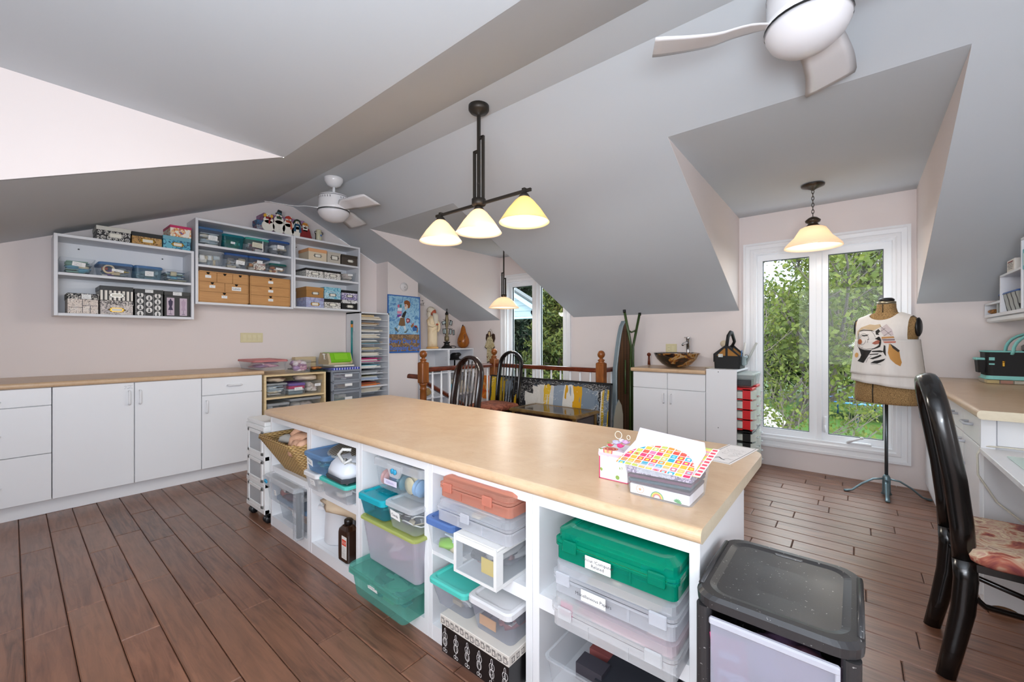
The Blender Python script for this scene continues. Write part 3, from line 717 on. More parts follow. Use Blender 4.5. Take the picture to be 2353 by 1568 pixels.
# ---------------------------------------------------------------- plastic bins and what is in them
CLR = PL('#e6ebee', 0.10, 0.15); FROST = PL('#e2e3e8', 0.40, 0.35); CLRW = PL('#eeeff0', 0.38, 0.25); BLUEP = PL('#5f8fc0', 0.55, 0.3, '#a9c4e4'); BLUED = PL('#3768b0', 0.75, 0.35, '#6f95cf')
TEALP = PL('#128f9c', 0.6, 0.3, '#58bfc4'); AQUAP = PL('#52c3b4', 0.7, 0.35, '#8fdccf'); AQUAS = M('#4fbfb2', 0.35); TEALS = M('#17a3b3', 0.35); WHTP = M('#dcdcdc', 0.4)
AQT = PL('#8ad0c4', 0.26, 0.2, '#b4e2d9'); CORAL = PL('#e8a892', 0.45, 0.3, '#f0bfac'); EMER = PL('#08a888', 0.42, 0.2, '#39bd9f'); GREYL = PL('#cfd3d6', 0.6, 0.35)
PAL = {'mix': ['#c9b48f', '#7d5a9b', '#d9d3c4', '#3d6f8e', '#b7503f', '#e0c35a', '#8f9a9f', '#efe9df'],
       'paper': ['#e8e2d3', '#d8cdb4', '#cfd6d8', '#f0ece4', '#b9a98a', '#a9b8bf'],
       'blue': ['#2f6f92', '#5aa0b5', '#1f4a66', '#c9d8dc', '#7aa38c', '#dccfa9'],
       'teal': ['#1d5f6a', '#2a8c94', '#8fc0a8', '#24464a', '#c9d4b0', '#e4dccb'],
       'dark': ['#3a3840', '#5b4a58', '#6f6a72', '#8a4a48', '#c9c2bd', '#2a2c33'],
       'warm': ['#d98f4a', '#b5683c', '#e8c58f', '#c9a27a', '#7a5a48', '#efe0c8'],
       'pink': ['#d8a6b0', '#c78aa5', '#efdfe0', '#b58fb8', '#e6c9c4', '#9a6a86'],
       'cloth': ['#d9cfc4', '#e6dcd2', '#cdbfb4', '#e2cfc8', '#b9aca4'],
       'grey': ['#9a9c9f', '#c9cbcd', '#6d7075', '#e3e2df', '#4b4d52', '#b5a88f']}
def crumple(mb, c, rx, ry, rz, rnd, n=9, k=6):
    rings = []
    for i in range(k+1):
        a = PI*i/k; ring = []
        for j in range(n):
            b = 2*PI*j/n; q = rnd.uniform(0.8, 1.12)
            ring.append((c[0]+rx*math.sin(a)*math.cos(b)*q, c[1]+ry*math.sin(a)*math.sin(b)*q, c[2]-rz*math.cos(a)*(q if 0 < i < k else 1)))
        rings.append(ring)
    mb.ring_loft(rings, True, True, True, True)
def fill(label, loc, rotz, w, d, h, pal, n, seed, kinds='bcs', name='craft_supplies'):
    """loose bits nobody could count, inside a bin: one stuff object in the bin's frame"""
    rnd = random.Random(seed); cols = PAL[pal]; n = int(n*1.9) if kinds != 'p' else n; mb = MB(); mb.X = Matrix.Translation(loc) @ Matrix.Rotation(rotz, 4, 'Z')
    for i in range(n):
        mb.m = rnd.randrange(len(cols)); kd = rnd.choice(kinds); s = min(w, d, h*1.6)
        x, y = rnd.uniform(-0.40, 0.40)*w, (-0.42+min(0.8, abs(rnd.gauss(0, 0.3))))*d; lay = i/max(1, n-1)*0.7*h
        if kd == 'b':
            bw, bd, bh = s*rnd.uniform(0.25, 0.5), s*rnd.uniform(0.18, 0.5), h*rnd.uniform(0.06, 0.3)
            x = max(-w/2+bw/2, min(w/2-bw/2, x))*0.96; y = max(-d/2+bd/2, min(d/2-bd/2, y))*0.96; z = min(lay, h-bh)
            mb.box(x-bw/2, x+bw/2, y-bd/2, y+bd/2, z+0.003, z+bh)
        elif kd == 'p':
            bw, bd, bh = w*rnd.uniform(0.6, 0.9), d*rnd.uniform(0.6, 0.92), h*rnd.uniform(0.05, 0.13); z = min(i/n*h*0.9, h-bh)
            dx = rnd.uniform(-1, 1)*(w-bw)/2; dy = rnd.uniform(-1, 1)*(d-bd)/2
            mb.box(dx-bw/2, dx+bw/2, dy-bd/2, dy+bd/2, z+0.003, z+bh)
        elif kd == 'c':
            r = s*rnd.uniform(0.08, 0.17); hh = s*rnd.uniform(0.2, 0.4); z = min(lay+r, h-r)
            x = max(-w/2+hh/2, min(w/2-hh/2, x))*0.95; y = max(-d/2+r, min(d/2-r, y))
            if rnd.random() < 0.5: mb.lathe([(r, -hh/2), (r, hh/2)], (x, y, z), 12, 'x')
            else: mb.lathe([(r, 0), (r*0.6, 0.004), (r*0.6, hh*0.7), (r, hh*0.72)], (x, y, min(z-r+0.004, max(0.004, h-hh))), 12)
        else:
            rx, ry, rz = w*rnd.uniform(0.18, 0.3), d*rnd.uniform(0.18, 0.3), h*rnd.uniform(0.14, 0.26); z = max(rz+0.003, min(lay+rz, h-rz*1.12))
            x = max(-w/2+rx*1.12, min(w/2-rx*1.12, x)); y = max(-d/2+ry*1.12, min(d/2-ry*1.12, y)); crumple(mb, (x, y, z), rx, ry, rz, rnd)
    mb.X = None; c = Vector(loc)
    mb.v = [tuple(Vector(p)-c) for p in mb.v]
    o = mb.build(name, [M(q, 0.6) for q in cols]); o.location = loc
    return tag(o, label, 'supplies', None, 'stuff')
def pbin(label, loc, w, d, h, body, lid=None, lidh=0.022, rotz=PI/2, taper=0.88, rim=True, card=None, pal=None, n=9, seed=1, kinds='bcs', inside=None,
         latch=None, ribs=True, group=None, name='storage_bin', fillh=0.85, r=0.02):
    """tapered see-through bin; front is local -Y; loc is the centre of its base"""
    t = thing(name, label, 'bin', loc, rotz, group); tl = 0.0; hb = h-(lidh*0.75 if lid else 0.0)
    m = MB(); m.sm = False
    A = rrect(w*taper, d*taper, r); B = rrect(w*0.985, d*0.985, r)
    rings = [[(x, y, 0.0) for x, y in A], [(x*1.01, y*1.01, 0.006) for x, y in A], [(x, y, hb-0.004) for x, y in B]]
    if rim: rings += [[(x*1.03, y*1.03, hb-0.004) for x, y in B], [(x*1.03, y*1.03, hb) for x, y in B], [(x*0.985, y*0.985, hb) for x, y in B]]
    m.ring_loft(rings, True, False, True, False); m.build('body', body, t, False)
    if lid:
        m = MB(); C = rrect(w*1.03, d*1.03, r*1.2); z0 = h-lidh
        def sc(k): return [(x*(1-2*k/w), y*(1-2*k/d)) for x, y in C]
        rg = [[(x, y, z0) for x, y in C], [(x, y, h-0.005) for x, y in C], [(x, y, h) for x, y in sc(0.005)], [(x, y, h) for x, y in sc(0.016)], [(x, y, h-0.006) for x, y in sc(0.022)]]
        m.ring_loft(rg, True, True, True, False); m.build('lid', lid, t, False)
        if latch:
            for sx in (-1, 1):
                m = MB(); m.box(sx*w*0.5, sx*(w*0.5+0.014), -d*0.14, d*0.14, h-0.05, h-0.004, 0.004); m.build('latch', latch, t, False)
    if card:
        cx, cz, cw, ch, tl = card[:5]; yy = -d/2*(taper+(0.985-taper)*(cz/max(hb, 1e-3)))-0.001
        m = MB(); cs, sn = math.cos(tl), math.sin(tl); sl = -d/2*(0.985-taper)/hb
        fn = lambda u, v, k: (cx+u*cs-v*sn, yy+sl*(u*sn+v*cs)-k, cz+u*sn+v*cs)
        m.prism([(-cw/2, -ch/2), (cw/2, -ch/2), (cw/2, ch/2), (-cw/2, ch/2)], 0.0, 0.0012, fn); cd = m.build('label_card', card[6] if len(card) > 6 else CARDW, t, False)
        tx = card[5] if len(card) > 5 else ''
        R4 = Matrix.Translation(loc) @ Matrix.Rotation(rotz, 4, 'Z')
        og = R4 @ Vector(fn(0, 0, 0.0022)); rt_ = (R4.to_3x3() @ Vector((cs, 0, sn))); up_ = (R4.to_3x3() @ Vector((-sn, sl, cs)))
        if tx: text(tx, ch*0.5, og, rt_, up_, M('#4a4a52', 0.7), cd)
        else: scribble(og, rt_, up_, cw*0.8, ch*0.8, max(1, int(ch/0.014)), M('#55555c', 0.7), cd, t=0.0011)
    if pal:
        fill('loose '+(inside or 'craft supplies')+' inside '+('the ' if True else '')+label.split(',')[0], (loc[0], loc[1], loc[2]+0.004), rotz, w*taper*0.93, d*taper*0.93, hb*fillh, pal, n, seed, kinds)
    return t
XS = -4.745                                   # depth centre of the wall shelf bins
# first shelf, middle row
pbin('clear bin of blue fabric without a lid', (XS, 0.334, 1.7085), 0.190, 0.255, 0.118, CLR, None, card=(0.004, 0.072, 0.072, 0.032, -0.12), pal='blue', seed=21, n=8, kinds='ps', inside='fabric folds')
t = pbin('clear bin holding a tape roll and green leaves', (XS, 0.548, 1.7085), 0.206, 0.255, 0.112, CLR, BLUEP, card=(0.01, 0.05, 0.072, 0.02, -0.15), pal='mix', seed=22, n=12, inside='trimmings')
pbin('blue tinted bin with a scalloped label', (XS, 0.750, 1.7085), 0.180, 0.25, 0.112, PL('#9fc0cc', 0.3, 0.2, '#cfe2ea'), BLUEP, card=(0.004, 0.05, 0.056, 0.04, 0), pal='grey', seed=23, n=8, inside='odds and ends')
pbin('low clear bin of pencils at the right end', (XS, 0.942, 1.7085), 0.180, 0.25, 0.105, CLR, None, pal='blue', seed=24, n=9, kinds='pc', inside='pencils')
# roll of tape seen through the second bin
m = MB(); m.lathe([(0.036, -0.012), (0.036, 0.012), (0.025, 0.012), (0.025, -0.012), (0.036, -0.012)], (-4.637, 0.505, 1.766), 20, 'x', cap=False)
o = m.build('tape_roll', M('#d8c4a2', 0.6)); tag(o, 'cream tape roll standing inside the bin with green leaves', 'tape')
# middle shelf, upper row
SH = 2.0765
pbin('blue-lidded bin with beige bag, first in upper row', (XS, 1.189, SH), 0.196, 0.255, 0.160, CLR, BLUEP, card=(0.018, 0.07, 0.072, 0.042, -0.05), pal='paper', seed=31, n=9, kinds='sp', inside='bags')
pbin('teal-lidded bin, second in upper row', (XS, 1.374, SH), 0.184, 0.25, 0.132, PL('#2a8f99', 0.35, 0.2, '#7cc4c6'), TEALP, card=(-0.005, 0.055, 0.036, 0.02, -0.05), pal='warm', seed=32, n=8, inside='small parts')
t = pbin('aqua-lidded bin with a pale strap, third in upper row', (XS, 1.582, SH), 0.208, 0.255, 0.136, CLR, AQUAP, card=(0.0, 0.068, 0.094, 0.048, -0.06, '', M('#d9d3bb', 0.7)), pal='dark', seed=33, n=10, inside='small tools')
m = MB(); m.box(0.043, 0.049, -0.131, -0.127, 0.01, 0.141); m.build('strap', CARDW, t, False)
pbin('blue-lidded bin with shells, last in upper row', (XS, 1.790, SH), 0.196, 0.255, 0.150, CLR, BLUED, card=(0.01, 0.085, 0.066, 0.038, -0.05), pal='grey', seed=34, n=10, inside='shells and tins')
SH = 1.8875
pbin('clear bin with white bottles and no coloured lid', (XS, 1.192, SH), 0.210, 0.255, 0.138, CLR, PL('#e3e6e8', 0.4, 0.25), pal='paper', seed=35, n=4, kinds='c', inside='white bottles', lidh=0.016)
pbin('blue-lidded bin with dark jars, second in lower row', (XS, 1.402, SH), 0.202, 0.255, 0.142, CLR, BLUED, card=(0.03, 0.062, 0.074, 0.036, -0.08), pal='grey', seed=36, n=10, kinds='bc', inside='jars')
t = pbin('blue-lidded bin with a cream and red packet', (XS, 1.602, SH), 0.194, 0.255, 0.142, CLR, BLUED, card=(0.0, 0.09, 0.05, 0.03, -0.05), pal='warm', seed=37, n=8, inside='packets')
m = MB(); m.box(-4.631, -4.628, 1.548, 1.655, 1.90, 1.972); o = m.build('swirl_packet', pat_line('swirl_packet_print', '#e6dfd2', '#7a5346', 30.0, 0.05)); tag(o, 'cream swirl printed packet inside the third blue-lidded bin', 'packet')
text('Pizazz', 0.02, (-4.6278, 1.622, 1.955), (0,1,0), (0,0,1), M('#b5403a', 0.6), o)
pbin('small green-lidded bin at the end of the lower row', (XS, 1.777, SH), 0.166, 0.25, 0.098, CLR, PL('#1f6f6a', 0.8, 0.35, '#3f8f88'), card=(0.01, 0.045, 0.066, 0.02, -0.05), pal='warm', seed=38, n=9, inside='wooden beads')
pbin('clear bin of torn packets beside the squiggle boxes', (XS, 2.566, 1.889), 0.180, 0.25, 0.112, CLR, None, card=(0.01, 0.075, 0.06, 0.022, 0.05), pal='cloth', seed=39, n=9, kinds='sp', inside='torn packets')
# ---------------------------------------------------------------- on top of the shelves
def mk_hex(label, y0, y1, z0, z1, body, xf, dep): return gbox(label, y0, y1, z0, z1, body, pat_blob('purple_lid', ['#8f5c86', '#b78ab0', '#7c4a70', '#c7a6c4'], 20.0), 0.036, xf=xf, dep=dep)
mk_hex('large purple marbled box behind the wooden snowmen', 1.66, 2.07, 2.3065, 2.505, P_PURP, -4.69, 0.2)
gbox('small dark plaid box left of the wooden snowmen', 1.585, 1.69, 2.3065, 2.415, pat_blob('plaid_paper', ['#3b1f2e', '#2f5f86', '#7c2540', '#8fa0a8', '#4a2a58'], 16.0), pat_blob('plaid_lid', ['#2a2230', '#3f6f96', '#6c2440'], 22.0), 0.05, xf=-4.655, dep=0.12)
sn = thing('wooden_snowmen', 'row of five painted wooden snowmen with hats and scarves on the shelf top', 'ornament', (-4.64, 1.87, 2.3065))
SX = -4.645
def plate(poly, dx0, dx1, mat, name, par):
    m = MB(); m.prism(poly, dx0, dx1, lambda u, v, h: (SX+h, u, v)); return m.build(name, mat, par)
def ell(cy, cz, ry, rz, n=18, a0=0, a1=2*PI): return [(cy+ry*math.cos(a0+(a1-a0)*i/n), cz+rz*math.sin(a0+(a1-a0)*i/n)) for i in range(n if a1-a0 >= 2*PI-1e-6 else n+1)]
IV = M('#e3dfd4', 0.6); ORG = M('#d9622b', 0.6)
def snowman(cy, z0, bw, bh, hr, hcol, scarf, kind, lean=0.0):
    m = MB()
    for p in (ell(cy, z0+bh*0.47, bw, bh*0.5), ell(cy+lean*0.6, z0+bh*0.98, bw*0.75, bh*0.3), ell(cy+lean, z0+bh*1.2+hr*0.55, hr, hr*0.95)):
        m.prism(p, -0.012, 0.006, lambda u, v, h: (SX+h, u, v))
    b = m.build('snowman', IV, sn); hy, hz = cy+lean, z0+bh*1.2+hr*0.55
    m = MB(); m.lathe([(0.006, 0), (0.0005, 0.014)], (SX+0.006, hy+0.003, hz), 6, 'x'); m.build('nose', ORG, b)
    m = MB()
    for s in (-1, 1): m.cyl((SX+0.006, hy+s*hr*0.35, hz+hr*0.3), 0.003, 0.001, 6, 'x')
    m.build('eye', BLK, b)
    hm = M(hcol, 0.6)
    if kind == 'muffs':
        m = MB()
        for s in (-1, 1): m.prism(ell(hy+s*hr*1.0, hz, hr*0.42, hr*0.55, 12), -0.01, 0.011, lambda u, v, h: (SX+h, u, v))
        m.build('earmuff', hm, b)
    elif kind == 'top':
        plate([(hy-hr*1.2, hz+hr*0.75), (hy+hr*1.15, hz+hr*0.25), (hy+hr*1.2, hz+hr*0.45), (hy+hr*0.95, hz+hr*0.55), (hy+hr*1.0, hz+hr*2.0), (hy-hr*0.25, hz+hr*2.35), (hy-hr*0.75, hz+hr*1.0), (hy-hr*1.15, hz+hr*0.95)], -0.01, 0.010, hm, 'hat', b)
        plate([(hy-hr*0.72, hz+hr*1.02), (hy+hr*0.92, hz+hr*0.62), (hy+hr*0.94, hz+hr*0.9), (hy-hr*0.6, hz+hr*1.32)], 0.010, 0.0115, M('#4f8090', 0.6), 'hat_band', b)
    elif kind == 'cap':
        plate([(hy-hr*1.1, hz+hr*0.2), (hy+hr*1.1, hz+hr*0.2), (hy+hr*0.9, hz+hr*0.95), (hy+hr*0.1, hz+hr*1.35), (hy-hr*0.85, hz+hr*1.0)], -0.01, 0.010, hm, 'hat', b)
        m = MB(); m.sphere((SX+0.004, hy+hr*1.0, hz+hr*1.0), hr*0.32); m.build('pompom', IV, b)
    elif kind == 'hood':
        plate([(hy+hr*1.25*math.cos(a), hz+hr*(1.25 if math.sin(a) > 0 else 0.8)*math.sin(a)*1.1) for a in [PI*1.12-PI*1.24*i/12 for i in range(13)]]+[(hy+hr*0.8, hz-hr*0.1), (hy+hr*0.55, hz+hr*0.6), (hy-hr*0.55, hz+hr*0.6), (hy-hr*0.8, hz-hr*0.1)], -0.01, 0.010, hm, 'hat', b)
    else:
        plate([(hy-hr*1.3, hz+hr*0.5), (hy+hr*1.3, hz+hr*0.35), (hy+hr*1.3, hz+hr*0.55), (hy+hr*0.85, hz+hr*0.7), (hy+hr*0.7, hz+hr*1.3), (hy-hr*0.75, hz+hr*1.4), (hy-hr*0.85, hz+hr*0.75), (hy-hr*1.3, hz+hr*0.7)], -0.01, 0.011, hm, 'hat', b)
        plate([(hy-hr*0.86, hz+hr*0.75), (hy+hr*0.86, hz+hr*0.68), (hy+hr*0.84, hz+hr*0.86), (hy-hr*0.84, hz+hr*0.93)], 0.011, 0.0125, M('#8a1f24', 0.6), 'hat_band', b)
    sz = z0+bh*1.15
    if scarf and kind != 'straw':
        sm = M(scarf, 0.65)
        m = MB(); m.prism([(hy-hr*0.9, sz+0.012), (hy+hr*0.9, sz+0.006), (hy+hr*0.85, sz-0.014), (hy-hr*0.85, sz-0.010)], 0.006, 0.011, lambda u, v, h: (SX+h, u, v))
        tails = {'muffs': [[(0.1, 0), (0.5, 0), (0.55, -0.05), (0.3, -0.065), (0.0, -0.05)]], 'cap': [[(0.5, 0), (1.0, 0), (1.3, -0.075), (0.7, -0.08)]], 'hood': [[(-1.1, 0), (-0.5, 0), (-0.5, -0.075), (-1.4, -0.07)], [(0.5, 0), (1.1, 0), (1.5, -0.075), (0.7, -0.08)]], 'top': []}[kind]
        for tl in tails: m.prism([(hy+hr*a, sz+b_) for a, b_ in tl], 0.006, 0.011, lambda u, v, h: (SX+h, u, v))
        m.build('scarf', sm, b)
    if kind == 'top':
        m = MB()
        for k in range(5): m.cyl((SX+0.006, cy, z0+bh*(0.3+0.16*k)), 0.0025, 0.001, 6, 'x')
        m.build('button', BLK, b)
    if kind == 'straw':
        plate([(cy-bw*1.05, z0), (cy+bw*1.35, z0), (cy+bw*1.0, z0+bh*0.7), (cy+bw*0.75, z0+bh*1.15), (cy+bw*0.5, z0+bh*1.15), (cy+bw*0.4, z0+bh*0.8), (cy-bw*0.4, z0+bh*0.8), (cy-bw*0.5, z0+bh*1.15), (cy-bw*0.75, z0+bh*1.15), (cy-bw*0.95, z0+bh*0.6)], -0.013, 0.0085, M('#7c1a1d', 0.6), 'overalls', b)
z0 = 2.3068
snowman(1.688, z0+0.004, 0.060, 0.118, 0.030, '#e3ac33', '#8a1f24', 'muffs')
snowman(1.790, z0+0.004, 0.062, 0.138, 0.027, '#1b2227', '#2f4a30', 'top')
snowman(1.884, z0+0.004, 0.060, 0.122, 0.029, '#b03422', '#b5533a', 'cap')
snowman(1.974, z0+0.004, 0.060, 0.108, 0.029, '#22301f', '#21506e', 'hood')
snowman(2.058, z0, 0.055, 0.095, 0.027, '#d79b32', '', 'straw')
m = None
mc = thing('milk_can', 'small painted milk can at the right end of the shelf top', 'can', (-4.70, 2.235, 2.3065))
m = MB(); m.lathe([(0.034, 0), (0.036, 0.004), (0.036, 0.098), (0.027, 0.114), (0.027, 0.124), (0.032, 0.128), (0.032, 0.134), (0.024, 0.139)], (-4.70, 2.235, 2.3065), 20)
m.build('body', M('#c9c3a6', 0.45), mc)
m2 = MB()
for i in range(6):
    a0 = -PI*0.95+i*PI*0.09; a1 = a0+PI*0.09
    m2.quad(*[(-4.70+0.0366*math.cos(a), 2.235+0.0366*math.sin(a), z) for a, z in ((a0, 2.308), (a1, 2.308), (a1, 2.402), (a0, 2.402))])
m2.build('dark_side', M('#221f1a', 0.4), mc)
m = MB()
for s in (-1, 1): m.tube([(-4.70, 2.235+s*0.028, 2.424), (-4.70, 2.235+s*0.046, 2.42), (-4.70, 2.235+s*0.044, 2.398), (-4.70, 2.235+s*0.035, 2.392)], 0.004, 6)
m.build('handle', M('#2a2620', 0.4), mc)
m = MB(); m.prism([(-0.012, 0.008), (0, 0.014), (0.012, 0.008), (0.0, -0.014)], 0, 0.0008, lambda u, v, h: (-4.6635+h, 2.243+u, 2.375+v)); m.build('badge', M('#3a63a8', 0.6), mc)
# ---------------------------------------------------------------- switch plate on the left wall
sp = thing('light_switch', 'cream four gang light switch plate on the left wall', 'switch', (XL, 1.62, 1.216))
m = MB(); m.box(XL, XL+0.006, 1.515, 1.727, 1.167, 1.268, 0.003); m.build('plate', M('#d9cfa4', 0.45), sp)
for k in range(4):
    m = MB(); yy = 1.551+0.0465*k; m.prism([(1.186, 0.0062), (1.217, 0.0095), (1.249, 0.0062)], yy-0.0165, yy+0.0165, lambda u, v, h: (XL+v, h, u)); m.box(XL, XL+0.0065, yy-0.0165, yy+0.0165, 1.185, 1.250)
    m.build('rocker', M('#ddd4ad', 0.4), sp)
# ---------------------------------------------------------------- birch shelf of bins beside the cabinets
XBF = -4.21
bs = thing('bin_shelf', 'light birch open shelf of plastic bins at the right of the cabinets', 'shelf', (-4.5, 1.78, 0))
for nm, q in (('side_panel', (1.497, 1.515, 0.0, 0.849)), ('side_panel', (2.056, 2.076, 0.0, 0.849)), ('top_panel', (1.497, 2.076, 0.849, 0.866)),
              ('shelf_board', (1.515, 2.056, 0.635, 0.652)), ('shelf_board', (1.515, 2.056, 0.40, 0.417)), ('shelf_board', (1.515, 2.056, 0.16, 0.177)), ('bottom_panel', (1.515, 2.056, 0.03, 0.047))):
    m = MB(); m.box(-4.80, XBF, q[0], q[1], q[2], q[3], 0.001); m.build(nm, BIRCH, bs)
m = MB(); m.box(-4.806, -4.801, 1.497, 2.076, 0.03, 0.866); m.build('back_panel', BIRCH, bs)
XB = -4.40
pbin('clear bin of folded paper, left on the birch shelf', (XB, 1.618, 0.6525), 0.185, 0.34, 0.128, CLR, GREYL, pal='paper', seed=41, n=8, kinds='ps', inside='folded papers', lidh=0.014)
pbin('clear bin of purple and pink felt on the birch shelf', (XB, 1.805, 0.6525), 0.175, 0.34, 0.122, CLR, None, card=(0.01, 0.06, 0.075, 0.03, 0.03), seed=42)
for k, (col, z0, z1) in enumerate((('#6a7c82', 0.656, 0.69), ('#cfd6d8', 0.69, 0.712), ('#c2185b', 0.712, 0.742), ('#6a3f9a', 0.742, 0.768))):
    m = MB(); m.box(-4.54, -4.262+k*0.012-0.012, 1.735-0.003*k, 1.875+0.003*k, z0, z1-0.001, 0.006); o = m.build('felt_sheet', M(col, 0.8)); tag(o, {0: 'dark grey felt, lowest in the felt bin', 1: 'pale grey felt in the felt bin', 2: 'magenta felt in the felt bin', 3: 'violet felt, topmost in the felt bin'}[k], 'felt', 'felt stacked in the birch shelf bin')
pbin('clear bin stuffed with cream fabric on the birch shelf', (XB, 1.975, 0.6525), 0.160, 0.34, 0.13, CLR, None, card=(0.03, 0.085, 0.06, 0.028, 0.04), pal='cloth', seed=43, n=9, kinds='s', inside='fabric')
pbin('clear bin of cards, left on the lower birch shelf', (XB, 1.63, 0.4175), 0.20, 0.34, 0.175, CLR, GREYL, pal='grey', seed=44, n=9, kinds='pb', inside='cards')
pbin('wide clear bin of fabric on the lower birch shelf', (XB, 1.89, 0.4175), 0.30, 0.34, 0.20, CLR, GREYL, pal='cloth', seed=45, n=10, kinds='s', inside='fabric')
m = MB(); crumple(m, (-4.38, 1.64, 0.808), 0.14, 0.105, 0.025, random.Random(4), 16, 6)
o = m.build('folded_packet', M('#cbb79f', 0.55)); tag(o, 'tan plastic packet lying on the left birch shelf bin', 'packet')
m = MB(); crumple(m, (-4.36, 1.93, 0.812), 0.13, 0.118, 0.034, random.Random(6), 18, 6)
o = m.build('fabric_bag', M('#dccab4', 0.6)); tag(o, 'cream fabric bundle squeezed under the birch shelf top', 'bundle')
# things on the birch shelf top and counter end
t = pbin('pink-lidded bin of folded pink and purple cloth', (-4.50, 1.585, 0.9125), 0.30, 0.42, 0.092, CLR, PL('#d98c8c', 0.85, 0.4, '#e7aaa6'), lidh=0.02, pal='pink', seed=46, n=9, kinds='s', inside='folded cloth', rotz=PI/2)
pbin('open clear bin of white and pink fabric', (-4.35, 1.852, 0.867), 0.185, 0.24, 0.125, CLR, None, pal='pink', seed=47, n=9, kinds='s', inside='fabric scraps', fillh=0.98)
m = MB(); m.box(-4.85, -4.30, 1.96, 2.14, 0.867, 0.878); m.box(-4.80, -4.32, 1.965, 2.10, 0.878, 0.884)
o = m.build('dark_folder', M('#16251c', 0.5)); tag(o, 'dark green folder lying under the orange packet', 'folder')
m = MB(); crumple(m, (-4.34, 2.015, 0.902), 0.08, 0.085, 0.016, random.Random(9), 14, 5)
o = m.build('orange_packet', pat_blob('autumn_packet', ['#5a2a18', '#b5632a', '#d98f3f', '#7a3a20', '#3f4a30'], 22.0)); tag(o, 'orange autumn printed packet on the birch shelf top', 'packet')
# ---------------------------------------------------------------- grey drawer tower
XT = -4.27
dt = thing('drawer_tower', 'grey framed tower of clear drawers with notebooks on top', 'drawer tower', (-4.55, 2.335, 0))
GF = PL('#9a9da6', 0.72, 0.3, '#b9bcc4'); y0, y1 = 2.165, 2.51
m = MB()
m.box(-4.82, XT, y0, y1, 0.842, 0.868, 0.008)
for zz in (0.742, 0.640, 0.44, 0.24, 0.03): m.box(-4.82, XT, y0, y1, zz-0.006, zz+0.006)
for yy in (y0, y1-0.014): m.box(-4.82, XT+0.0, yy, yy+0.014, 0.03, 0.85)
m.build('frame', PL('#a3a8b2', 0.85, 0.3), dt)
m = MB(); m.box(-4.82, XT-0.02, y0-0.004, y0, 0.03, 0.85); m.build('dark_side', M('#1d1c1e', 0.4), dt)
for k, (z0, z1, pal) in enumerate(((0.75, 0.838, 'pink'), (0.65, 0.735, 'warm'), (0.45, 0.632, 'teal'), (0.25, 0.432, 'mix'), (0.04, 0.232, 'mix'))):
    m = MB(); m.box(-4.80, XT-0.004, y0+0.018, y1-0.018, z0, z0+0.004)
    for q in ((XT-0.008, XT-0.004, y0+0.018, y1-0.018), (-4.80, -4.796, y0+0.018, y1-0.018), (-4.80, XT-0.004, y0+0.018, y0+0.021), (-4.80, XT-0.004, y1-0.021, y1-0.018)): m.box(q[0], q[1], q[2], q[3], z0, z1)
    d = m.build('drawer', PL('#c3c8d0', 0.25, 0.25), dt)
    m = MB()
    for q in ((y0+0.016, y1-0.016, z0, z0+0.01), (y0+0.016, y1-0.016, z1-0.014, z1), (y0+0.016, y0+0.026, z0, z1), (y1-0.026, y1-0.016, z0, z1)): m.box(XT-0.006, XT+0.002, q[0], q[1], q[2], q[3])
    m.build('drawer_rim', PL('#b9bfc9', 0.8, 0.3), d)
    plain_card(None, XT-0.003, 2.36, (z0+z1)/2+0.012, 0.085, 0.028 if k < 2 else 0.04, 0.0, CARDW, 1, None, d)
    if k < 3: fill('fabric pieces in drawer %s of the grey tower' % ('one two three'.split()[k]), (-4.53, 2.337, z0+0.006), PI/2, 0.28, 0.46, (z1-z0)*0.85, pal, 8, 60+k, 'sb')
# notebooks and the green machine on the tower
m = MB(); m.box(-4.60, -4.285, 2.19, 2.50, 0.8685, 0.893, 0.002); o = m.build('notebook', pat_stripe('blue_check_edge', [(0, '#2f3fa8'), (0.5, '#e8e8f2'), (0.75, '#4c58b8')], 0.03)); tag(o, 'blue and white checked notebook on the grey drawer tower', 'notebook')
m = MB(); m.box(-4.62, -4.34, 2.08, 2.34, 0.8935, 0.900); o = m.build('magazine', M('#3b3a40', 0.4)); tag(o, 'dark magazine sticking out over the left of the drawer tower', 'magazine')
m = MB(); m.box(-4.60, -4.33, 2.23, 2.46, 0.9005, 0.918, 0.002); o = m.build('cream_book', M('#ddd8c6', 0.5)); tag(o, 'cream book under the green machine', 'book')
gm = thing('die_cutter', 'lime green and beige die cutting machine with a white crank', 'craft machine', (-4.62, 2.385, 0.9185))
m = MB(); pf = [(-0.13, 0.0), (0.11, 0.0), (0.115, 0.03), (0.075, 0.125), (-0.09, 0.13), (-0.13, 0.05)]
m.prism(pf, 2.245, 2.272, lambda u, v, h: (-4.60+u, h, 0.9185+v)); m.prism(pf, 2.50, 2.527, lambda u, v, h: (-4.60+u, h, 0.9185+v)); m.prism([(-0.12, 0), (0.1, 0), (0.1, 0.02), (-0.12, 0.02)], 2.27, 2.50, lambda u, v, h: (-4.60+u, h, 0.9185+v))
m.build('side_housing', M('#c2b08f', 0.45), gm)
m = MB(); pf2 = [(-0.12, 0.02), (0.108, 0.02), (0.118, 0.035), (0.078, 0.128), (-0.088, 0.133), (-0.125, 0.05)]
m.prism(pf2, 2.272, 2.515, lambda u, v, h: (-4.60+u, h, 0.9185+v)); m.build('cover', M('#79bf1e', 0.35), gm)
m = MB(); m.prism([(0.1115, 0.0545), (0.1145, 0.0545), (0.0835, 0.1195), (0.0805, 0.1195)], 2.315, 2.47, lambda u, v, h: (-4.598+u, h, 0.9185+v)); m.build('panel', M('#8acb2e', 0.35), gm)
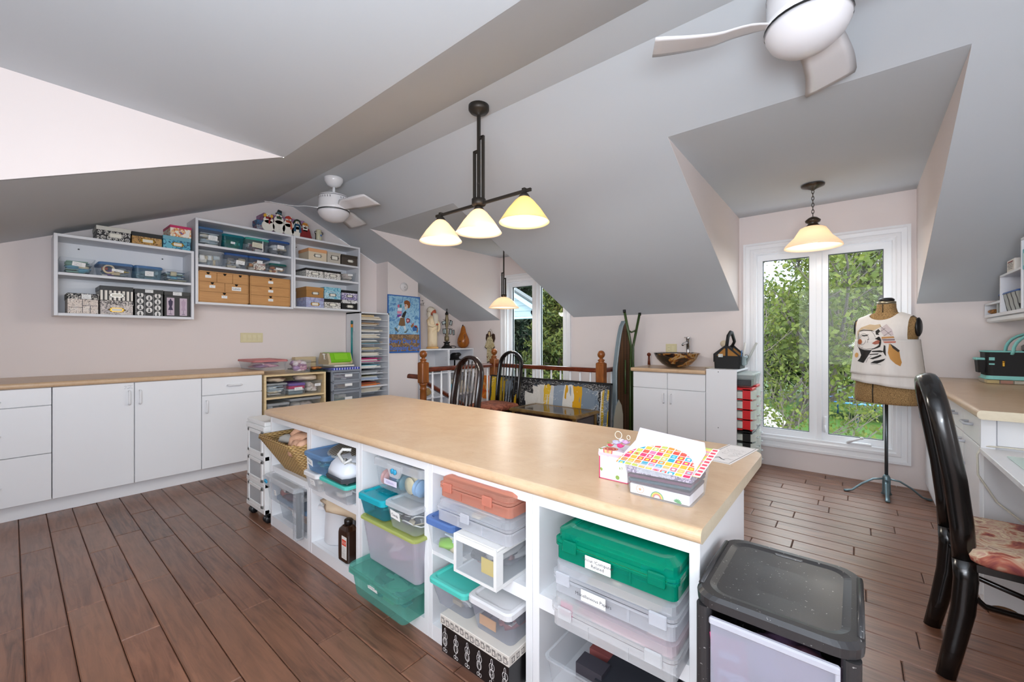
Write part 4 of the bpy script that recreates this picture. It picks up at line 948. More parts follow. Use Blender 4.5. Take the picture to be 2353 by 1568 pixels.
m = MB(); m.tube([(-4.555, 2.244, 0.98), (-4.555, 2.226, 0.98), (-4.545, 2.222, 1.03)], 0.006, 6); m.tube([(-4.545, 2.23, 1.03), (-4.545, 2.205, 1.035)], 0.009, 8); m.build('crank', M('#e3e0d8', 0.4), gm)
kb = thing('kraft_box', 'plain beige box standing against the wall behind the drawers', 'box', (-4.84, 2.15, 0.867))
m = MB(); m.box(-4.885, -4.80, 2.02, 2.25, 0.879, 1.0, 0.002); m.build('body', M('#d2bd97', 0.6), kb); m = MB(); m.box(-4.8, -4.797, 2.15, 2.25, 0.935, 0.945); m.build('slot', M('#8c7a5c', 0.7), kb)
# teal pole
tp = thing('teal_pole', 'teal pole with an orange collar clipped beside the tall paper sorter', 'pole', (-4.72, 2.63, 0.92), rot=(0, 0, 0))
m = MB(); m.lathe([(0.011, 0), (0.011, 0.53), (0.006, 0.535)], (-4.72, 2.648, 0.87), 10); m.build('shaft', M('#0f7f80', 0.4), tp)
m = MB(); m.lathe([(0.0125, 0.475), (0.0125, 0.515)], (-4.72, 2.648, 0.87), 10); m.build('collar', M('#d98a2a', 0.4), tp)
m = MB(); m.lathe([(0.0135, 0.515), (0.012, 0.555), (0.005, 0.56)], (-4.72, 2.648, 0.87), 10); m.build('cap', M('#0d5f62', 0.4), tp)
m = MB(); m.box(-4.78, -4.70, 2.662, 2.668, 1.30, 1.42); o = m.build('wall_clip', M('#d9d9dc', 0.4), tp)
# ---------------------------------------------------------------- tall paper sorter
ps = thing('paper_sorter', 'tall narrow white paper sorter with many thin shelves', 'shelf', (-4.74, 2.875, 0))
XP, ya, yb = -4.575, 2.672, 3.078
for nm, q in (('side_panel', (ya, ya+0.018, 0, 1.532)), ('side_panel', (yb-0.018, yb, 0, 1.532)), ('top_panel', (ya, yb, 1.514, 1.532)), ('bottom_panel', (ya, yb, 0.0, 0.04))):
    m = MB(); m.box(XL+0.002, XP, q[0], q[1], q[2], q[3], 0.001); m.build(nm, WHM, ps)
m = MB(); m.box(XL+0.002, XL+0.008, ya, yb, 0.04, 1.514); m.build('back_panel', WHM, ps)
slots = [1.514-0.0735*i for i in range(0, 20)]
for z in slots[1:]:
    th = 0.02 if abs(z-slots[12]) < 1e-6 else 0.005
    m = MB(); m.box(XL+0.01, XP-0.01, ya+0.018, yb-0.018, z-th, z); m.build('shelf_board', WHM, ps)
ORD = 'first second third fourth fifth sixth seventh eighth ninth tenth eleventh twelfth thirteenth fourteenth fifteenth'.split()
STK = [['#efeae0', '#cbb58c'], ['#d8cfc0', '#b98f5a', '#3a3230'], ['#d9d5cc', '#c9bfae', '#8f8a80', '#e5dfd2'], ['#e8e4da', '#c98a8f', '#b9a98a'], ['#1f5f70', '#e0dcd4', '#cfa27a'],
       ['#d9cfae', '#b9a27a', '#8a7350'], ['#e3ddcf', '#d8d0bd', '#bfb8a5', '#e9e6dd'], ['#ece8e2', '#b02a68'], ['#eeebe2', '#d0d8da', '#5fa8bd'], ['#b9bcc0', '#8f9296', '#d3d6da', '#c6c9cc'],
       ['#d5cfae', '#b9c0c8', '#a8b8d0'], ['#d9743a', '#c98a4a', '#8f3a2a', '#3f6f5a'], ['#cbc4b6', '#e0c58f', '#b9c9dc', '#f0eee8']]
rs = random.Random(17)
for k, cols in enumerate(STK):
    z = slots[k+1]+0.0003; m = MB(); n = rs.randint(4, 7); hh = rs.uniform(0.036, 0.058)
    for i in range(n):
        m.m = rs.randrange(len(cols)); th = hh/n*rs.uniform(0.5, 1.0)
        a = ya+0.022+rs.uniform(0, 0.02); b = a+rs.uniform(0.2, 0.30); xo = XP-0.02-rs.uniform(0, 0.03)
        m.box(XL+0.03, xo, a, min(b, yb-0.022), z, z+th); z += th+0.0004
    o = m.build('paper_stack', [M(c, 0.6) for c in cols]); tag(o, 'stack of papers in the %s slot from the top of the sorter' % ORD[k], 'papers', 'paper stacks in the tall sorter')
m = MB(); m.box(-4.75, -4.59, 2.70, 2.87, slots[1]+0.034, slots[1]+0.058, 0.001)
o = m.build('kraft_pack', M('#cdb489', 0.6)); tag(o, 'small kraft pack with pencil writing in the top sorter slot', 'pack')
scribble((-4.5895, 2.785, slots[1]+0.046), (0,1,0), (0,0,1), 0.13, 0.014, 1, M('#6b5434', 0.7), o)
# ---------------------------------------------------------------- island
YI, YIB = 1.075, 1.600
isl = thing('island_cabinet', 'long white island with five open storage cubbies under a tan top', 'cabinet', (-1.6, 1.34, 0))
for a, b in ((-2.918, -2.898), (-0.318, -0.293)):
    m = MB(); m.box(a, b, YI, YIB, 0, 0.712, 0.0015); m.build('end_panel', WHT, isl)
DV = ((-2.402, -2.347), (-1.877, -1.822), (-1.353, -1.302), (-0.831, -0.777))
for a, b in DV:
    c_ = (a+b)/2
    for p, q in ((a, c_-0.0006), (c_+0.0006, b)):
        m = MB(); m.box(p, q, YI, YIB-0.02, 0.0, 0.712, 0.0012); m.build('divider', WHT, isl)
for a, b in ((-2.898, -2.402), (-2.347, -1.877), (-1.822, -1.353), (-1.302, -0.831), (-0.777, -0.318)):
    m = MB(); m.box(a, b, YI+0.001, YI+0.02, 0.668, 0.7115); m.build('top_rail', WHT, isl)
m = MB(); m.box(-2.8975, -0.3185, YIB-0.0195, YIB-0.001, 0.0, 0.7115); m.build('back_panel', WHM, isl)
cells = [(-2.898, -2.402), (-2.347, -1.877), (-1.822, -1.353), (-1.302, -0.831), (-0.777, -0.318)]
for i, (a, b) in enumerate(cells):
    m = MB(); m.box(a, b, YI+0.0185, YIB-0.02, 0.042, 0.062); m.box(a, b, YI+0.001, YI+0.018, 0.0, 0.0619); m.build('bottom_panel', WHT, isl)
    if i != 2:
        m = MB(); m.box(a, b, YI+0.0225, YIB-0.02, 0.365, 0.387); m.box(a, b, YI+0.002, YI+0.022, 0.342, 0.3869); m.build('shelf_board', WHT, isl)
# worktop with rounded long edges and a laminate end strip
IX0, IX1, IY0, IY1, IZ0, IZ1 = -2.95, -0.279, 1.032, 1.972, 0.7125, 0.750
def isl_ring(d, z):
    x0, x1, y0, y1 = IX0+d, IX1, IY0+d, IY1-d; r, rb = 0.055, 0.115; o = [(x1, y0)]
    bev = rb
    for i in range(7):
        a = PI/2*i/6; o.append((x1-bev+bev*math.cos(a), y1-bev+bev*math.sin(a)))
    for i in range(7):
        a = PI/2+PI/2*i/6; o.append((x0+r+r*math.cos(a), y1-r+r*math.sin(a)))
    for i in range(7):
        a = PI+PI/2*i/6; o.append((x0+r+r*math.cos(a), y0+r+r*math.sin(a)))
    return [(x, y, z) for x, y in o]
m = MB(); m.ring_loft([isl_ring(d, z) for d, z in nose(0, IZ0, IZ1, 6, 0.018)], True, True, True, False)
top = m.build('island_worktop', [LAM, LAME]); tag(top, 'long tan laminate worktop on the white island', 'worktop')
for p in top.data.polygons:
    if p.normal.x > 0.25 and abs(p.normal.z) < 0.3 and p.center.x > -0.6: p.material_index = 1
# --- first cubby: basket and bins
def mk_wicker():
    g = G('wicker_weave'); x, y, z = g.xyz(); u = g.m('ADD', x, y)
    row = g.m('FLOOR', g.m('MULTIPLY', z, 95.0))
    a = g.m('SINE', g.m('ADD', g.m('MULTIPLY', u, 210.0), g.m('MULTIPLY', row, PI))); b = g.m('SINE', g.m('MULTIPLY', z, 95.0*2*PI))
    h = g.m('MULTIPLY_ADD', g.m('MULTIPLY', a, 0.5), 1.0, g.m('MULTIPLY', b, 0.6))
    c = g.ramp(g.m('MULTIPLY_ADD', h, 0.45, 0.5), [(0.05, '#6b4a22'), (0.4, '#c49a58'), (0.85, '#e6c78e')])
    c = g.mix(g.m('MULTIPLY', g.noise(g.obj(), 60.0), 0.4), c, '#8a6430')
    return g.done(g.bsdf(c, 0.65, nrm=g.bump(h, 0.7, 0.006)))
WICK = mk_wicker()
bk = thing('wicker_basket', 'tapered wicker basket in the first island cubby', 'basket', (-2.63, 1.24, 0.3875))
def basket_ring(t, inn=0.0):
    x0, x1 = -2.79+(-2.885+2.79)*t+inn, -2.44+(-2.41+2.44)*t-inn; y0, y1 = 1.10+(0.985-1.10)*t+inn, 1.46+0.04*t-inn; z = 0.388+0.207*t
    A = rrect(x1-x0, y1-y0, 0.03); return [((x0+x1)/2+x, (y0+y1)/2+y, z+0.006*math.sin(9*i) * t) for i, (x, y) in enumerate(A)]
m = MB(); m.sm = True; m.ring_loft([basket_ring(k/6) for k in range(7)]+[basket_ring(1, 0.012), basket_ring(0.1, 0.012)], True, True, True, True); m.build('body', WICK, bk)
m = MB(); m.tube([p for p in basket_ring(1.0, 0.006)], 0.010, 7, True); m.build('rim', WICK, bk)
sd = thing('cloth_doll', 'unfinished tan cloth doll limbs bundled in the wicker basket', 'doll', (-2.6, 1.15, 0.52))
SKIN = pat_blob('tan_stocking', ['#c99a7c', '#d6a98c', '#bf8d70'], 14.0, 0.75)
m = MB(); m.sm = True
m.lathe([(0.03, 0), (0.075, 0.02), (0.09, 0.07), (0.08, 0.115), (0.05, 0.135), (0.012, 0.14)], (-2.535, 1.12, 0.505), 14); m.build('body', SKIN, sd)
m = MB(); m.tube([(-2.59, 1.12, 0.585), (-2.64, 1.11, 0.62), (-2.625, 1.14, 0.655), (-2.56, 1.17, 0.668), (-2.50, 1.20, 0.65)], [0.032, 0.03, 0.028, 0.027, 0.026], 10); m.build('arm', SKIN, sd)
m = MB(); m.tube([(-2.48, 1.06, 0.60), (-2.455, 1.03, 0.565), (-2.475, 1.015, 0.545)], [0.034, 0.03, 0.02], 10); m.build('leg', SKIN, sd)
m = MB(); m.tube([(-2.445, 1.10, 0.61), (-2.425, 1.05, 0.60), (-2.43, 1.02, 0.57)], [0.022, 0.02, 0.014], 9); m.build('leg', SKIN, sd)
m = MB(); crumple(m, (-2.50, 1.235, 0.615), 0.072, 0.07, 0.045, random.Random(3), 14, 7); o = m.build('navy_bag', M('#18213f', 0.22)); tag(o, 'shiny navy blue bag behind the cloth doll in the basket', 'bag')
m = MB(); crumple(m, (-2.70, 1.10, 0.585), 0.08, 0.06, 0.03, random.Random(8), 12, 6); o = m.build('clear_bag', PL('#e6e3dc', 0.6, 0.2)); tag(o, 'crumpled clear bag at the left in the wicker basket', 'bag')
def latchbin(label, loc, w, d, h, clipx, **kw):
    t = pbin(label, loc, w, d, h, kw.pop('body', CLR), kw.pop('lid', CLRW), rotz=0, lidh=kw.pop('lidh', 0.03), taper=0.92, **kw)
    for cx in clipx:
        m = MB(); pts = [(-0.05, 0.035), (0.05, 0.035), (0.045, 0.0), (0.028, -0.035), (-0.028, -0.035), (-0.045, 0.0)]
        m.prism([(cx+a, h-0.034+b*0.75) for a, b in pts], -d/2-0.012, -d/2-0.001, lambda u, v, k: (u, k, v)); hd = m.build('latch_flap', CLRW, t, False)
        m = MB(); m.lathe([(0.011, 0), (0.011, 0.006), (0.006, 0.008)], (cx-0.008, -d/2-0.012, h-0.032), 12, 'y', cap=True)
        m.v = [(p[0], -d/2-0.012-(p[1]+d/2+0.012), p[2]) for p in m.v]
        k0 = len(m.v); m.lathe([(0.011, 0), (0.011, -0.006), (0.006, -0.008)], (cx+0.010, -d/2-0.012, h-0.034), 12, 'y')
        m.build('clip', M('#2f97bf', 0.3), hd, False)
    return t
latchbin('grey-lidded latch bin, lower left cubby', (-2.645, 1.22, 0.205), 0.43, 0.40, 0.152, (-0.16,), card=(-0.08, 0.06, 0.03, 0.03, 0), pal='dark', seed=71, n=14, kinds='bcs', inside='red and black trims')
pbin('clear bin of patterns under the grey-lidded latch bin', (-2.645, 1.27, 0.0625), 0.43, 0.36, 0.138, CLR, PL('#7fa9cf', 0.6, 0.3), rotz=0, card=(0.02, 0.075, 0.05, 0.04, -0.1), pal='cloth', seed=72, n=8, kinds='ps', inside='patterns')
pb = thing('plastic_sleeve', 'clear plastic sleeve with a dark grey roll at the cubby edge', 'sleeve', (-2.42, 1.03, 0.06))
m = MB(); m.tube([(-2.432, 1.045, 0.075), (-2.43, 1.04, 0.33)], 0.016, 8); m.build('roll', M('#3a3a3e', 0.5), pb)
m = MB(); m.box(-2.456, -2.408, 1.018, 1.066, 0.0635, 0.345, 0.008); m.build('sleeve', PL('#dfe3e6', 0.3, 0.15), pb)
# --- second cubby
pbin('pale blue-lidded bin of yarn on two small bins', (-2.215, 1.185, 0.4875), 0.225, 0.32, 0.105, PL('#8fb5d6', 0.28, 0.2, '#c9dcee'), PL('#86aed4', 0.5, 0.25, '#bcd3ec'), rotz=0, card=(-0.06, 0.05, 0.06, 0.035, -0.2, 'Wool'), pal='teal', seed=73, n=12, kinds='sc', inside='yarn balls')
pbin('small white-lidded bin at the left of the second cubby', (-2.255, 1.19, 0.3875), 0.160, 0.33, 0.098, CLRW, WHTP, rotz=0, card=(0.01, 0.045, 0.05, 0.03, 0), pal='paper', seed=74, n=6, inside='white oddments')
pbin('aqua-lidded clear bin carrying the iron', (-2.025, 1.20, 0.3875), 0.275, 0.34, 0.098, PL('#dcdde2', 0.32, 0.3), AQUAS, rotz=0, pal='paper', seed=75, n=4, kinds='b', inside='white parts', lidh=0.016)
ip = thing('ironing_pad', 'grey quilted ironing pad slid in above the iron', 'pad', (-2.1, 1.25, 0.6))
def mk_pad():
    g = G('pad_mesh'); x, y, z = g.xyz(); s = g.m('SINE', g.m('MULTIPLY', g.m('ADD', x, g.m('MULTIPLY', y, 0.4)), 260.0)); s2 = g.m('SINE', g.m('MULTIPLY', g.m('SUBTRACT', x, y), 420.0))
    return g.done(g.bsdf(g.ramp(g.m('MULTIPLY_ADD', s, 0.5, 0.5), [(0.2, '#4a4238'), (0.6, '#8a8070'), (0.9, '#b8b2a6')]), 0.6, nrm=g.bump(s2, 0.3, 0.002)))
m = MB(); m.sm = False
m.X = Matrix.Translation((-2.09, 1.28, 0.615)) @ Matrix.Rotation(math.radians(7), 4, 'X') @ Matrix.Rotation(math.radians(-3), 4, 'Y')
A = rrect(0.40, 0.42, 0.19, 8); m.ring_loft([[(x, y, -0.006) for x, y in A], [(x, y, 0.004) for x, y in A], [(x*0.96, y*0.96, 0.006) for x, y in A]], True, True); m.build('top', mk_pad(), ip)
m = MB(); m.X = Matrix.Translation((-2.09, 1.28, 0.615)) @ Matrix.Rotation(math.radians(7), 4, 'X') @ Matrix.Rotation(math.radians(-3), 4, 'Y')
m.tube([(x*1.0, y*1.0, -0.001) for x, y in A], 0.008, 6, True); m.build('edge_binding', M('#8f989e', 0.5), ip)
ir = thing('steam_station', 'white steam iron station with dark grey base and coiled hose', 'iron', (-1.98, 1.15, 0.486))
m = MB(); A = [(-2.095, 1.055), (-2.06, 1.025), (-1.91, 1.02), (-1.892, 1.05), (-1.892, 1.35), (-2.09, 1.35)]
def sc2(k, dz): cx, cy = -1.99, 1.18; return [(cx+(x-cx)*k, cy+(y-cy)*k, dz) for x, y in A]
m.ring_loft([sc2(0.8, 0.487), sc2(1.02, 0.500), sc2(1.05, 0.518), sc2(1.0, 0.522)], True, True); m.build('base', M('#3f444a', 0.35), ir)
m = MB(); m.sm = True; m.ring_loft([sc2(0.99, 0.522), sc2(0.98, 0.545), sc2(0.9, 0.575), sc2(0.74, 0.597), sc2(0.5, 0.606)], True, True, True, True); m.build('body', M('#d9dee6', 0.18), ir)
m = MB(); m.lathe([(0.03, 0), (0.024, 0.004)], (-1.955, 1.06, 0.597), 12, 'z', 1.3, 0.5); m.build('button', M('#4a6f94', 0.3), ir)
m = MB(); m.tube([(-1.905, 1.10, 0.575), (-1.935, 1.04, 0.60), (-1.94, 1.02, 0.64), (-1.92, 1.03, 0.665), (-1.895, 1.06, 0.66)], 0.008, 8); m.tube([(-1.93, 1.05, 0.61), (-1.90, 1.03, 0.60), (-1.89, 1.06, 0.615)], 0.007, 8)
m.build('hose', M('#d3d3cf', 0.4), ir)
m = MB(); m.lathe([(0.011, 0), (0.003, -0.010)], (-1.905, 1.045, 0.4975), 8); m.build('foot', M('#33373c', 0.4), ir)
wb = thing('white_appliance', 'white lidded pitcher with a flared rim in the second cubby', 'pitcher', (-2.26, 1.24, 0.0625))
m = MB(); m.lathe([(0.078, 0.0), (0.088, 0.012), (0.085, 0.10), (0.080, 0.175), (0.092, 0.195), (0.100, 0.205), (0.092, 0.207), (0.07, 0.19), (0.07, 0.02)], (-2.255, 1.20, 0.063), 26, cap=True); m.build('body', M('#dcdcdf', 0.3), wb)
m = MB(); m.prism([(-0.03, -0.055), (0.0, -0.095), (0.03, -0.055)], 0.185, 0.203, lambda u, v, h: (-2.30+u*1.3+v*0.2, 1.155+v*0.6, 0.063+h)); m.build('spout', M('#dcdcdf', 0.3), wb)
m = MB(); m.box(-2.12, -1.885, 1.28, 1.50, 0.063, 0.225, 0.004); o = m.build('white_carton', M('#dadada', 0.5)); tag(o, 'plain white carton behind the brown bottle', 'carton')
cl = thing('cloth_bag', 'crumpled cream cotton bag with a drawstring on the white pitcher', 'bag', (-2.14, 1.2, 0.25))
m = MB(); m.sm = True; rnd = random.Random(12)
rings = []
for k in range(8):
    t = k/7; ring = []
    for j in range(16):
        a = 2*PI*j/16; q = 1+0.14*math.sin(3*a+k*1.7)+rnd.uniform(-0.06, 0.06)
        ring.append((-2.185+0.26*t+0.03*(1-t)*math.cos(a)*q, 1.15+0.035*t+(0.03+0.075*math.sin(PI*min(1, t+0.25)))*math.cos(a)*q, 0.325-0.05*t+(0.026+0.026*t)*math.sin(a)*q))
    rings.append(ring)
m.ring_loft(rings, True, True, True, True); m.build('body', M('#cdb69a', 0.8, vary=0.2), cl)
m = MB()
for k in range(3): m.tube([(-2.245+0.018*math.cos(a), 1.10+0.012*k+0.01*math.sin(a), 0.315+0.026*math.sin(a)-0.006*k) for a in [2*PI*i/12 for i in range(12)]], 0.0035, 6, True)
m.build('drawstring', M('#dcd8cf', 0.7), cl)
bt = thing('brown_bottle', 'dark brown bottle with a white and red label', 'bottle', (-2.02, 1.115, 0.0625))
m = MB(); A = rrect(0.105, 0.07, 0.02, 4)
def bo(k, z): return [(-2.02+x*k, 1.115+y*k, z) for x, y in A]
m.sm = True; m.ring_loft([bo(0.94, 0.0625), bo(1, 0.068), bo(1, 0.205), bo(0.93, 0.222), bo(0.6, 0.238), bo(0.36, 0.244)], True, True, True, False); m.build('body', M('#2b170c', 0.12, coat=0.3), bt)
m = MB(); m.lathe([(0.021, 0.243), (0.021, 0.268), (0.018, 0.271)], (-2.02, 1.115, 0), 18); m.build('cap', M('#17110d', 0.35), bt)
m = MB(); m.box(-2.022, -1.974, 1.0788, 1.0797, 0.085, 0.198); lb = m.build('label_card', M('#e6e3de', 0.5), bt)
m = MB(); m.box(-2.018, -1.978, 1.0782, 1.0787, 0.152, 0.182); m.build('label_band', M('#d9482b', 0.5), lb)
scribble((-1.998, 1.0784, 0.118), (1,0,0), (0,0,1), 0.04, 0.055, 8, M('#77736e', 0.6), lb, t=0.0008)
text('HYDROGEN\nPEROXIDE', 0.0075, (-1.998, 1.078, 0.167), (1,0,0), (0,0,1), M('#f4efe9', 0.6), lb)
# --- third cubby
t = latchbin('white-lidded latch bin of ribbon spools', (-1.535, 1.255, 0.5235), 0.352, 0.375, 0.138, (0.0,), lidh=0.034)
SPC = ['#c98f8a', '#3f6f9f', '#2a6f7f', '#e0d2a8', '#7fa9cf', '#5a78b8', '#d9b98f', '#c9d8e4']
rs = random.Random(3); sps = ['rust pink', 'steel blue', 'dark teal', 'cream', 'light blue', 'cornflower blue', 'tan', 'pale grey']
for k in range(8):
    r_ = 0.036 if k < 5 else 0.03; x = -1.66+0.058*(k if k < 5 else k-4.6); y = 1.115+(0.0 if k < 5 else 0.09); z = 0.5285+r_+(0.0 if k < 5 else 0.02)
    m = MB(); m.lathe([(0.008, -0.013), (r_, -0.013), (r_, -0.011), (r_*0.85, -0.011), (r_*0.85, 0.011), (r_, 0.011), (r_, 0.013), (0.008, 0.013)], (x, y, z), 20, 'y' if k % 2 else 'x')
    o = m.build('ribbon_spool', M(SPC[k], 0.45)); tag(o, 'spool of %s ribbon inside the ribbon latch bin' % sps[k], 'spool', 'ribbon spools in the latch bin')
m = MB(); m.box(-1.625, -1.53, 1.0655, 1.0667, 0.556, 0.580); cd = m.build('label_card', M('#dcd6e8', 0.7), t); text('Ribbons', 0.017, (-1.578, 1.0652, 0.568), (1,0,0), (0,0,1), M('#a79cc4', 0.7), cd)
t = pbin('bright teal-lidded bin with a thread cone', (-1.665, 1.17, 0.4045), 0.20, 0.30, 0.095, PL('#4fa8b8', 0.35, 0.2, '#8fcbd4'), TEALS, rotz=0, pal='teal', seed=77, n=7, kinds='cs', inside='thread cones', lidh=0.026)
m = MB()
for k in range(9): m.box(-0.03+0.012*k-0.02, -0.024+0.012*k-0.02, -0.09, 0.06, 0.0948, 0.098)
m.build('lid_rib', M('#0f8494', 0.4), t, False)
pbin('clear-lidded bin of tangled cords', (-1.445, 1.195, 0.4045), 0.195, 0.36, 0.116, CLR, CLRW, rotz=0, card=(-0.035, 0.06, 0.062, 0.036, -0.1, 'Cords'), pal='grey', seed=78, n=9, kinds='bs', inside='plugs', lidh=0.02)
m = MB(); rs = random.Random(2)
for k in range(5):
    pts = [(-1.445+0.075*math.cos(a*1.0+k), 1.15+0.10*math.sin(a+k*2), 0.43+0.009*k+0.012*math.sin(3*a)) for a in [2*PI*i/18 for i in range(18)]]
    m.m = k % 2; m.tube(pts, 0.003, 6, True)
o = m.build('cord_tangle', [M('#d9d9d6', 0.5), M('#1b1b1d', 0.5)]); tag(o, 'white and black cords coiled in the clear cord bin', 'cord')
t = pbin('large frosted bin with a lime rim in the third cubby', (-1.54, 1.25, 0.201), 0.40, 0.46, 0.200, PL('#cfcdd6', 0.62, 0.4, '#e2e0e8'), PL('#c9d27a', 0.6, 0.35, '#dfe6a8'), rotz=0, pal='pink', seed=79, n=7, kinds='s', inside='soft toys', lidh=0.012)
t = latchbin('teal tinted hinged-lid bin lowest in the third cubby', (-1.555, 1.22, 0.0625), 0.385, 0.50, 0.137, (), body=AQT, lid=AQT, lidh=0.034, card=(-0.02, 0.085, 0.07, 0.026, 0.0), pal='teal', seed=80, n=22, kinds='bcs', inside='thread and wool')
m = MB(); m.box(-0.185, -0.02, -0.262, -0.25, 0.098, 0.130, 0.006); m.box(0.02, 0.185, -0.262, -0.25, 0.098, 0.130, 0.006); m.build('lid_flap', AQT, t, False)
# --- flat hinged cases (cubbies four and five)
def case(label, x0, x1, y0, y1, z0, z1, mat, card=None, pal=None, seed=1, tabs=(0.2, 0.75), kinds='pb', inside='papers', n=7):
    cx, cy, w, d, h = (x0+x1)/2, (y0+y1)/2, x1-x0, y1-y0, z1-z0
    t = thing('flat_case', label, 'case', (cx, cy, z0)); hs = h*0.52
    A = rrect(w*0.97, d*0.97, 0.018); B = rrect(w, d, 0.022); Cc = rrect(w*0.97, d*0.97, 0.03); D = rrect(w*0.86, d*0.84, 0.03)
    def R(P, z): return [(x, y, z) for x, y in P]
    m = MB(); m.ring_loft([R(A, 0), R(A, hs-0.008), R(B, hs-0.008), R(B, hs-0.001)], True, False); m.build('tray', mat, t, False)
    m = MB(); m.ring_loft([R(B, hs+0.001), R(B, hs+0.009), R(Cc, hs+0.009), R(Cc, h-0.012), R(D, h-0.004), R(rrect(w*0.8, d*0.78, 0.03), h-0.004), R(rrect(w*0.79, d*0.77, 0.03), h-0.007)], False, True); m.build('lid', mat, t, False)
    for f in tabs:
        xx = -w/2+w*f; m = MB(); m.box(xx-0.022, xx+0.022, -d/2-0.008, -d/2+0.001, hs-0.018, hs+0.016, 0.003); m.build('latch', mat, t, False)
    m = MB()
    for f in (0.34, 0.66): m.box(-w/2+w*f-0.003, -w/2+w*f+0.003, -d/2*0.975-0.002, -d/2*0.97, 0.006, hs-0.01)
    m.build('rib', mat, t, False)
    if card:
        fx, fz, cw, ch, txt = card; xx = -w/2+w*fx
        m = MB(); m.box(xx-cw/2, xx+cw/2, -d/2-0.0105, -d/2-0.0095, fz-ch/2, fz+ch/2); cd = m.build('label_card', CARDW, t, False)
        text(txt, 0.0125, (cx+xx, cy-d/2-0.011, z0+fz), (1,0,0), (0,0,1), INK, cd)
    if pal: fill('loose %s inside the %s' % (inside, label.split(',')[0]), (cx, cy, z0+0.004), 0, w*0.9, d*0.9, h*0.62, pal, n, seed, kinds)
    return t
YC0 = 1.01
case('coral flat case topmost in the fourth cubby', -1.215, -0.86, 1.03, 1.40, 0.612, 0.690, CORAL, tabs=(0.16, 0.72))
case('frosted clear flat case under the coral case', -1.222, -0.855, 1.02, 1.40, 0.525, 0.6115, FROST, tabs=(0.45,), pal='paper', seed=83, n=3)
pbin('small blue-lidded bin left of the white drawer box', (-1.20, 1.17, 0.3875), 0.16, 0.30, 0.132, CLR, PL('#6f93cf', 0.6, 0.25, '#a4bbe8'), rotz=0, pal='blue', seed=84, n=8, inside='bright clips', lidh=0.024)
m = MB(); crumple(m, (-1.20, 1.07, 0.418), 0.05, 0.035, 0.02, random.Random(5), 10, 5); o = m.build('lime_pouch', M('#8fc93a', 0.5)); tag(o, 'lime green pouch at the front of the small blue-lidded bin', 'pouch')
dx = thing('drawer_box', 'white framed clear drawer box poking out of the fourth cubby', 'drawer box', (-0.985, 1.17, 0.3875))
x0, x1, y0, y1, z0, z1 = -1.085, -0.885, 0.995, 1.40, 0.388, 0.522; F = M('#e2e2e0', 0.35)
m = MB(); m.box(x0, x1, y0, y1, z1-0.008, z1, 0.002)
for q in ((x0, x0+0.01), (x1-0.01, x1)):
    m.box(q[0], q[1], y0, y0+0.03, z0+0.0125, z1-0.0225); m.box(q[0], q[1], y1-0.02, y1, z0+0.0125, z1-0.0225); m.box(q[0], q[1], y0, y1, z0, z0+0.012); m.box(q[0], q[1], y0, y1, z1-0.022, z1-0.0085)
m.box(x0+0.0105, x1-0.0105, y0, y1, z0, z0+0.006); m.build('frame', F, dx)
m = MB(); m.box(x0+0.0125, x1-0.0125, y0-0.004, y0-0.0002, z0, z0+0.010); m.box(x0+0.0125, x1-0.0125, y0-0.004, y0-0.0002, z1-0.022, z1-0.002); m.box(x0, x0+0.012, y0-0.0041, y0-0.0002, z0, z1-0.0005); m.box(x1-0.012, x1, y0-0.0041, y0-0.0002, z0, z1-0.0005); m.build('front_rim', F, dx)
m = MB(); m.box(x0+0.012, x1-0.012, y0-0.003, y0, z0+0.01, z1-0.022); m.box(x1-0.004, x1-0.001, y0+0.03, y1-0.02, z0+0.012, z1-0.022); m.build('window_panel', CLR, dx)
fill('loose sewing parts inside the white framed drawer box', (-0.985, 1.19, 0.395), 0, 0.17, 0.36, 0.085, 'dark', 9, 85, 'bcs')
m = MB(); m.box(-0.96, -0.90, 1.0, 1.003, 0.425, 0.475); o = m.build('yellow_card', M('#e8c52e', 0.5)); tag(o, 'yellow card inside the white framed drawer box', 'card')
bx = thing('storage_box', 'black box with white dress form drawings and a pale spool print lid', 'box', (-1.0, 1.19, 0.0625))
m = MB(); m.box(-1.162, -0.843, 1.003, 1.38, 0.0625, 0.198, 0.001); m.build('body', M('#121113', 0.4), bx)
m = MB(); m.box(-1.166, -0.839, 0.999, 1.384, 0.165, 0.200, 0.0015); ld = m.build('lid', M('#cfc9c0', 0.55), bx)
m = MB()
for k in range(13):
    x = -1.152+0.0248*k; z = 0.1725+0.002*math.sin(5*k)
    for q in ((-0.007, 0.007, 0.0, 0.0015), (-0.008, 0.008, 0.015, 0.0165), (-0.006, -0.0045, 0.0, 0.015), (0.0045, 0.006, 0.0, 0.015), (-0.008, 0.008, 0.0185, 0.020), (0.010, 0.012, 0.002, 0.014)): m.box(x+q[0], x+q[1], 0.9983, 0.9988, z+q[2], z+q[3])
for k in range(6):
    y = 1.02+0.025*k; z = 0.1725
    for q in ((-0.007, 0.007, 0.0, 0.0015), (-0.008, 0.008, 0.015, 0.0165), (-0.006, -0.0045, 0.0, 0.015), (0.0045, 0.006, 0.0, 0.015)): m.box(-0.8387, -0.8382, y+q[0], y+q[1], z+q[2], z+q[3])
m.build('spool_print', M('#3a3638', 0.6), ld)
m = MB(); rs = random.Random(31)
